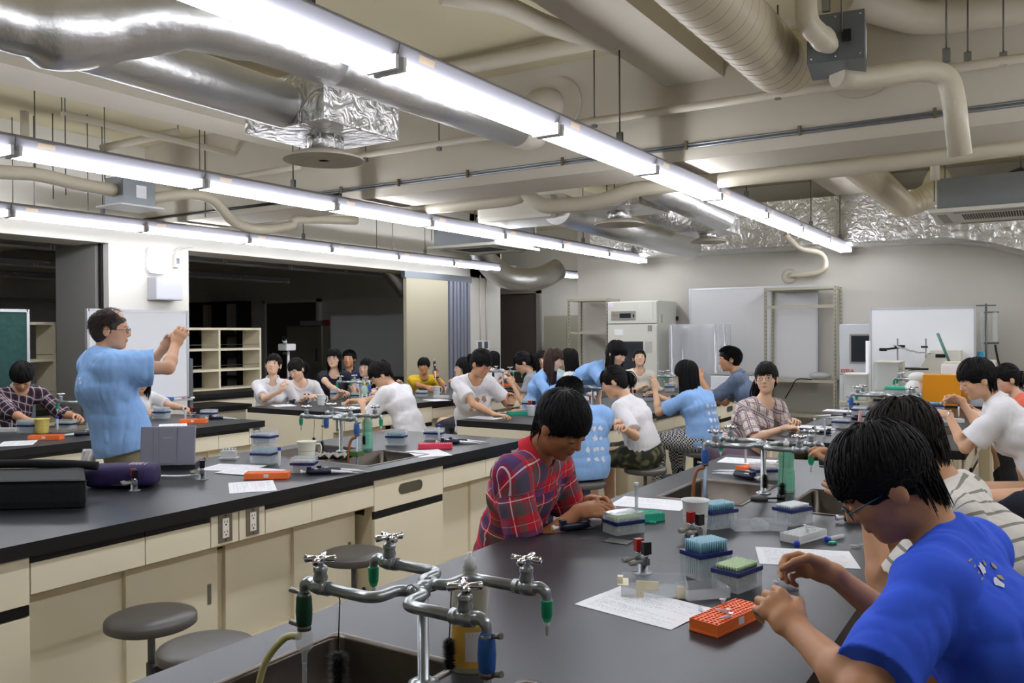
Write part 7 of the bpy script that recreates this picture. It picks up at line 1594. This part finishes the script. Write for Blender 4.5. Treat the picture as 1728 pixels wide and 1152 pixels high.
a = person('girl in cream and navy checked blouse with glasses and side ponytail', hd(1293, 639, 6.25), R_(-84), R_(-4), R_(-3), P=(-2.0, 6.25, .6), bf=R_(-38), fem=True, h=.0055, skin=SK, hair=('pony', 'black'), fringe=.02, shirt=M_plaidgirl, hands=(wz(1325, 722, .85), wz(1338, 716, .86)), hint=(V3(-.2, -.5, -1), V3(0, .6, -1)), hdir=((V3(.7, .6, .1), V3(0, .2, -.9)), (V3(.4, -.5, .4), V3(-.2, -.3, -.8))), curl=.75, glasses='#7a5a58', tail=(.24, 1.3), neck=.085, sleeve=.95, pants='#5a4a5a', skirt=True, loose=.012)
sit_stool(a, 'stool under the girl in the checked blouse')
a = person('student with short black hair in white shirt reaching towards the orange instrument', hd(1648, 640, 4.95), R_(205), R_(22), 0, P=(.08, 5.55, .6), bf=R_(185), fem=True, h=.0055, skin=SK2, hair=('short', 'black'), fringe=.015, shirt=M_whitet, collar=True, hands=(wd(1622, 676, 5.35), wd(1600, 700, 5.0)), hint=(V3(.2, .3, -1), V3(.1, -.5, -1)), hdir=((V3(-.8, -.1, .1), V3(-.1, -.7, -.4)), (V3(-.7, .3, .1), V3(-.1, .5, -.7))), pants='#2a2c3a', skirt=True, eyes='down', sleeve=.8, loose=.025)
MB().tube([Vector(a['W'][1]-a['org']+V3(.012*cos(q), .027*sin(q)*.9, .026*cos(q))) for q in np.linspace(0, 2*pi, 14)[:-1]], .006, closed=True, n=6).build('silver_watch', M_chrome, a['root'])
sit_stool(a, 'stool under the short-haired student in white')
a = person('woman in coral blouse with dark ponytail at the right edge', hd(1697, 640, 6.9), R_(212), R_(16), 0, P=(.1, 7.75, .6), bf=R_(195), fem=True, h=.0065, skin=SK, hair=('pony', 'black'), fringe=.03, shirt=M_coral, hands=(wd(1640, 690, 7.2), wd(1650, 700, 7.0)), eyes='down', neck=.085, tail=(.15, 0), sleeve=.6)
sit_stool(a, 'stool under the woman in coral')
a = person('person whose face and arm only just enter at the right picture edge', hd(1752, 648, 5.9), R_(212), R_(12), 0, P=(.3, 6.75, .6), bf=R_(195), fem=True, h=.0065, skin=SK, hair=('bob', 'black'), shirt=mat('dark_top', '#22242c', .8), hands=(wd(1690, 712, 6.1), wd(1672, 706, 6.0)), hint=(V3(.2, .3, -1), V3(.1, -.2, -1)))
sit_stool(a, 'stool under the person at the right picture edge')
# bags
b = MB().ell((0, 0, .16), (.16, .12, .16)); t = bpy.data.objects['polka_bag']
b.build('bag_body', M_black, t); d = MB()
for k in range(90):
    th = 2*pi*R2.random(); ph = pi*(.15+.7*R2.random()); n_ = Vector((sin(ph)*cos(th), sin(ph)*sin(th), cos(ph))); d.lathe([(.009, 0), (0, .001)], (n_.x*.161, n_.y*.121, .16+n_.z*.161), n_, n=8)
d.build('white_dots', M_white, t); MB().tube([(-.14, -.03, .24), (0, -.08, .3), (.14, -.03, .24)], .008).build('red_trim', mat('red_lettering'), t); t.location = (-7.55, 7.05, .62); t.scale = (1.2, 1.2, 1.3)
struct('trim_8', MB().box(-7.85, -7.3, 6.85, 7.25, 0, .62), M_cream) if False else None
tb = tag(MB().box(-.22, .22, -.22, .22, .58, .62).box(-.2, -.17, -.2, -.17, 0, .58).box(.17, .2, -.2, -.17, 0, .58).box(-.2, -.17, .17, .2, 0, .58).box(.17, .2, .17, .2, 0, .58).build('small_table', M_grey), 'small dark table holding the polka dot bag', 'table'); tb.location = (-7.62, 7.0, 0)
for x, y, L in ((-2.45, 6.35, 'dark backpack on the floor behind the camouflage shorts girl'), (-2.75, 7.9, 'dark backpack on the floor below the slate blue shirt')):
    t = empty('backpack', (x, y, 0), .4, L, 'bag'); MB().box(-.16, .16, -.1, .1, 0, .4, bev=.06).build('body', mat('backpack_navy', '#1c2030', .8), t); MB().box(-.12, .12, -.14, -.1, .04, .24, bev=.03).build('pocket', M_black, t); MB().tube(smooth_path([(-.04, .05, .38), (0, .05, .45), (.04, .05, .38)]), .01).build('handle', M_black, t)
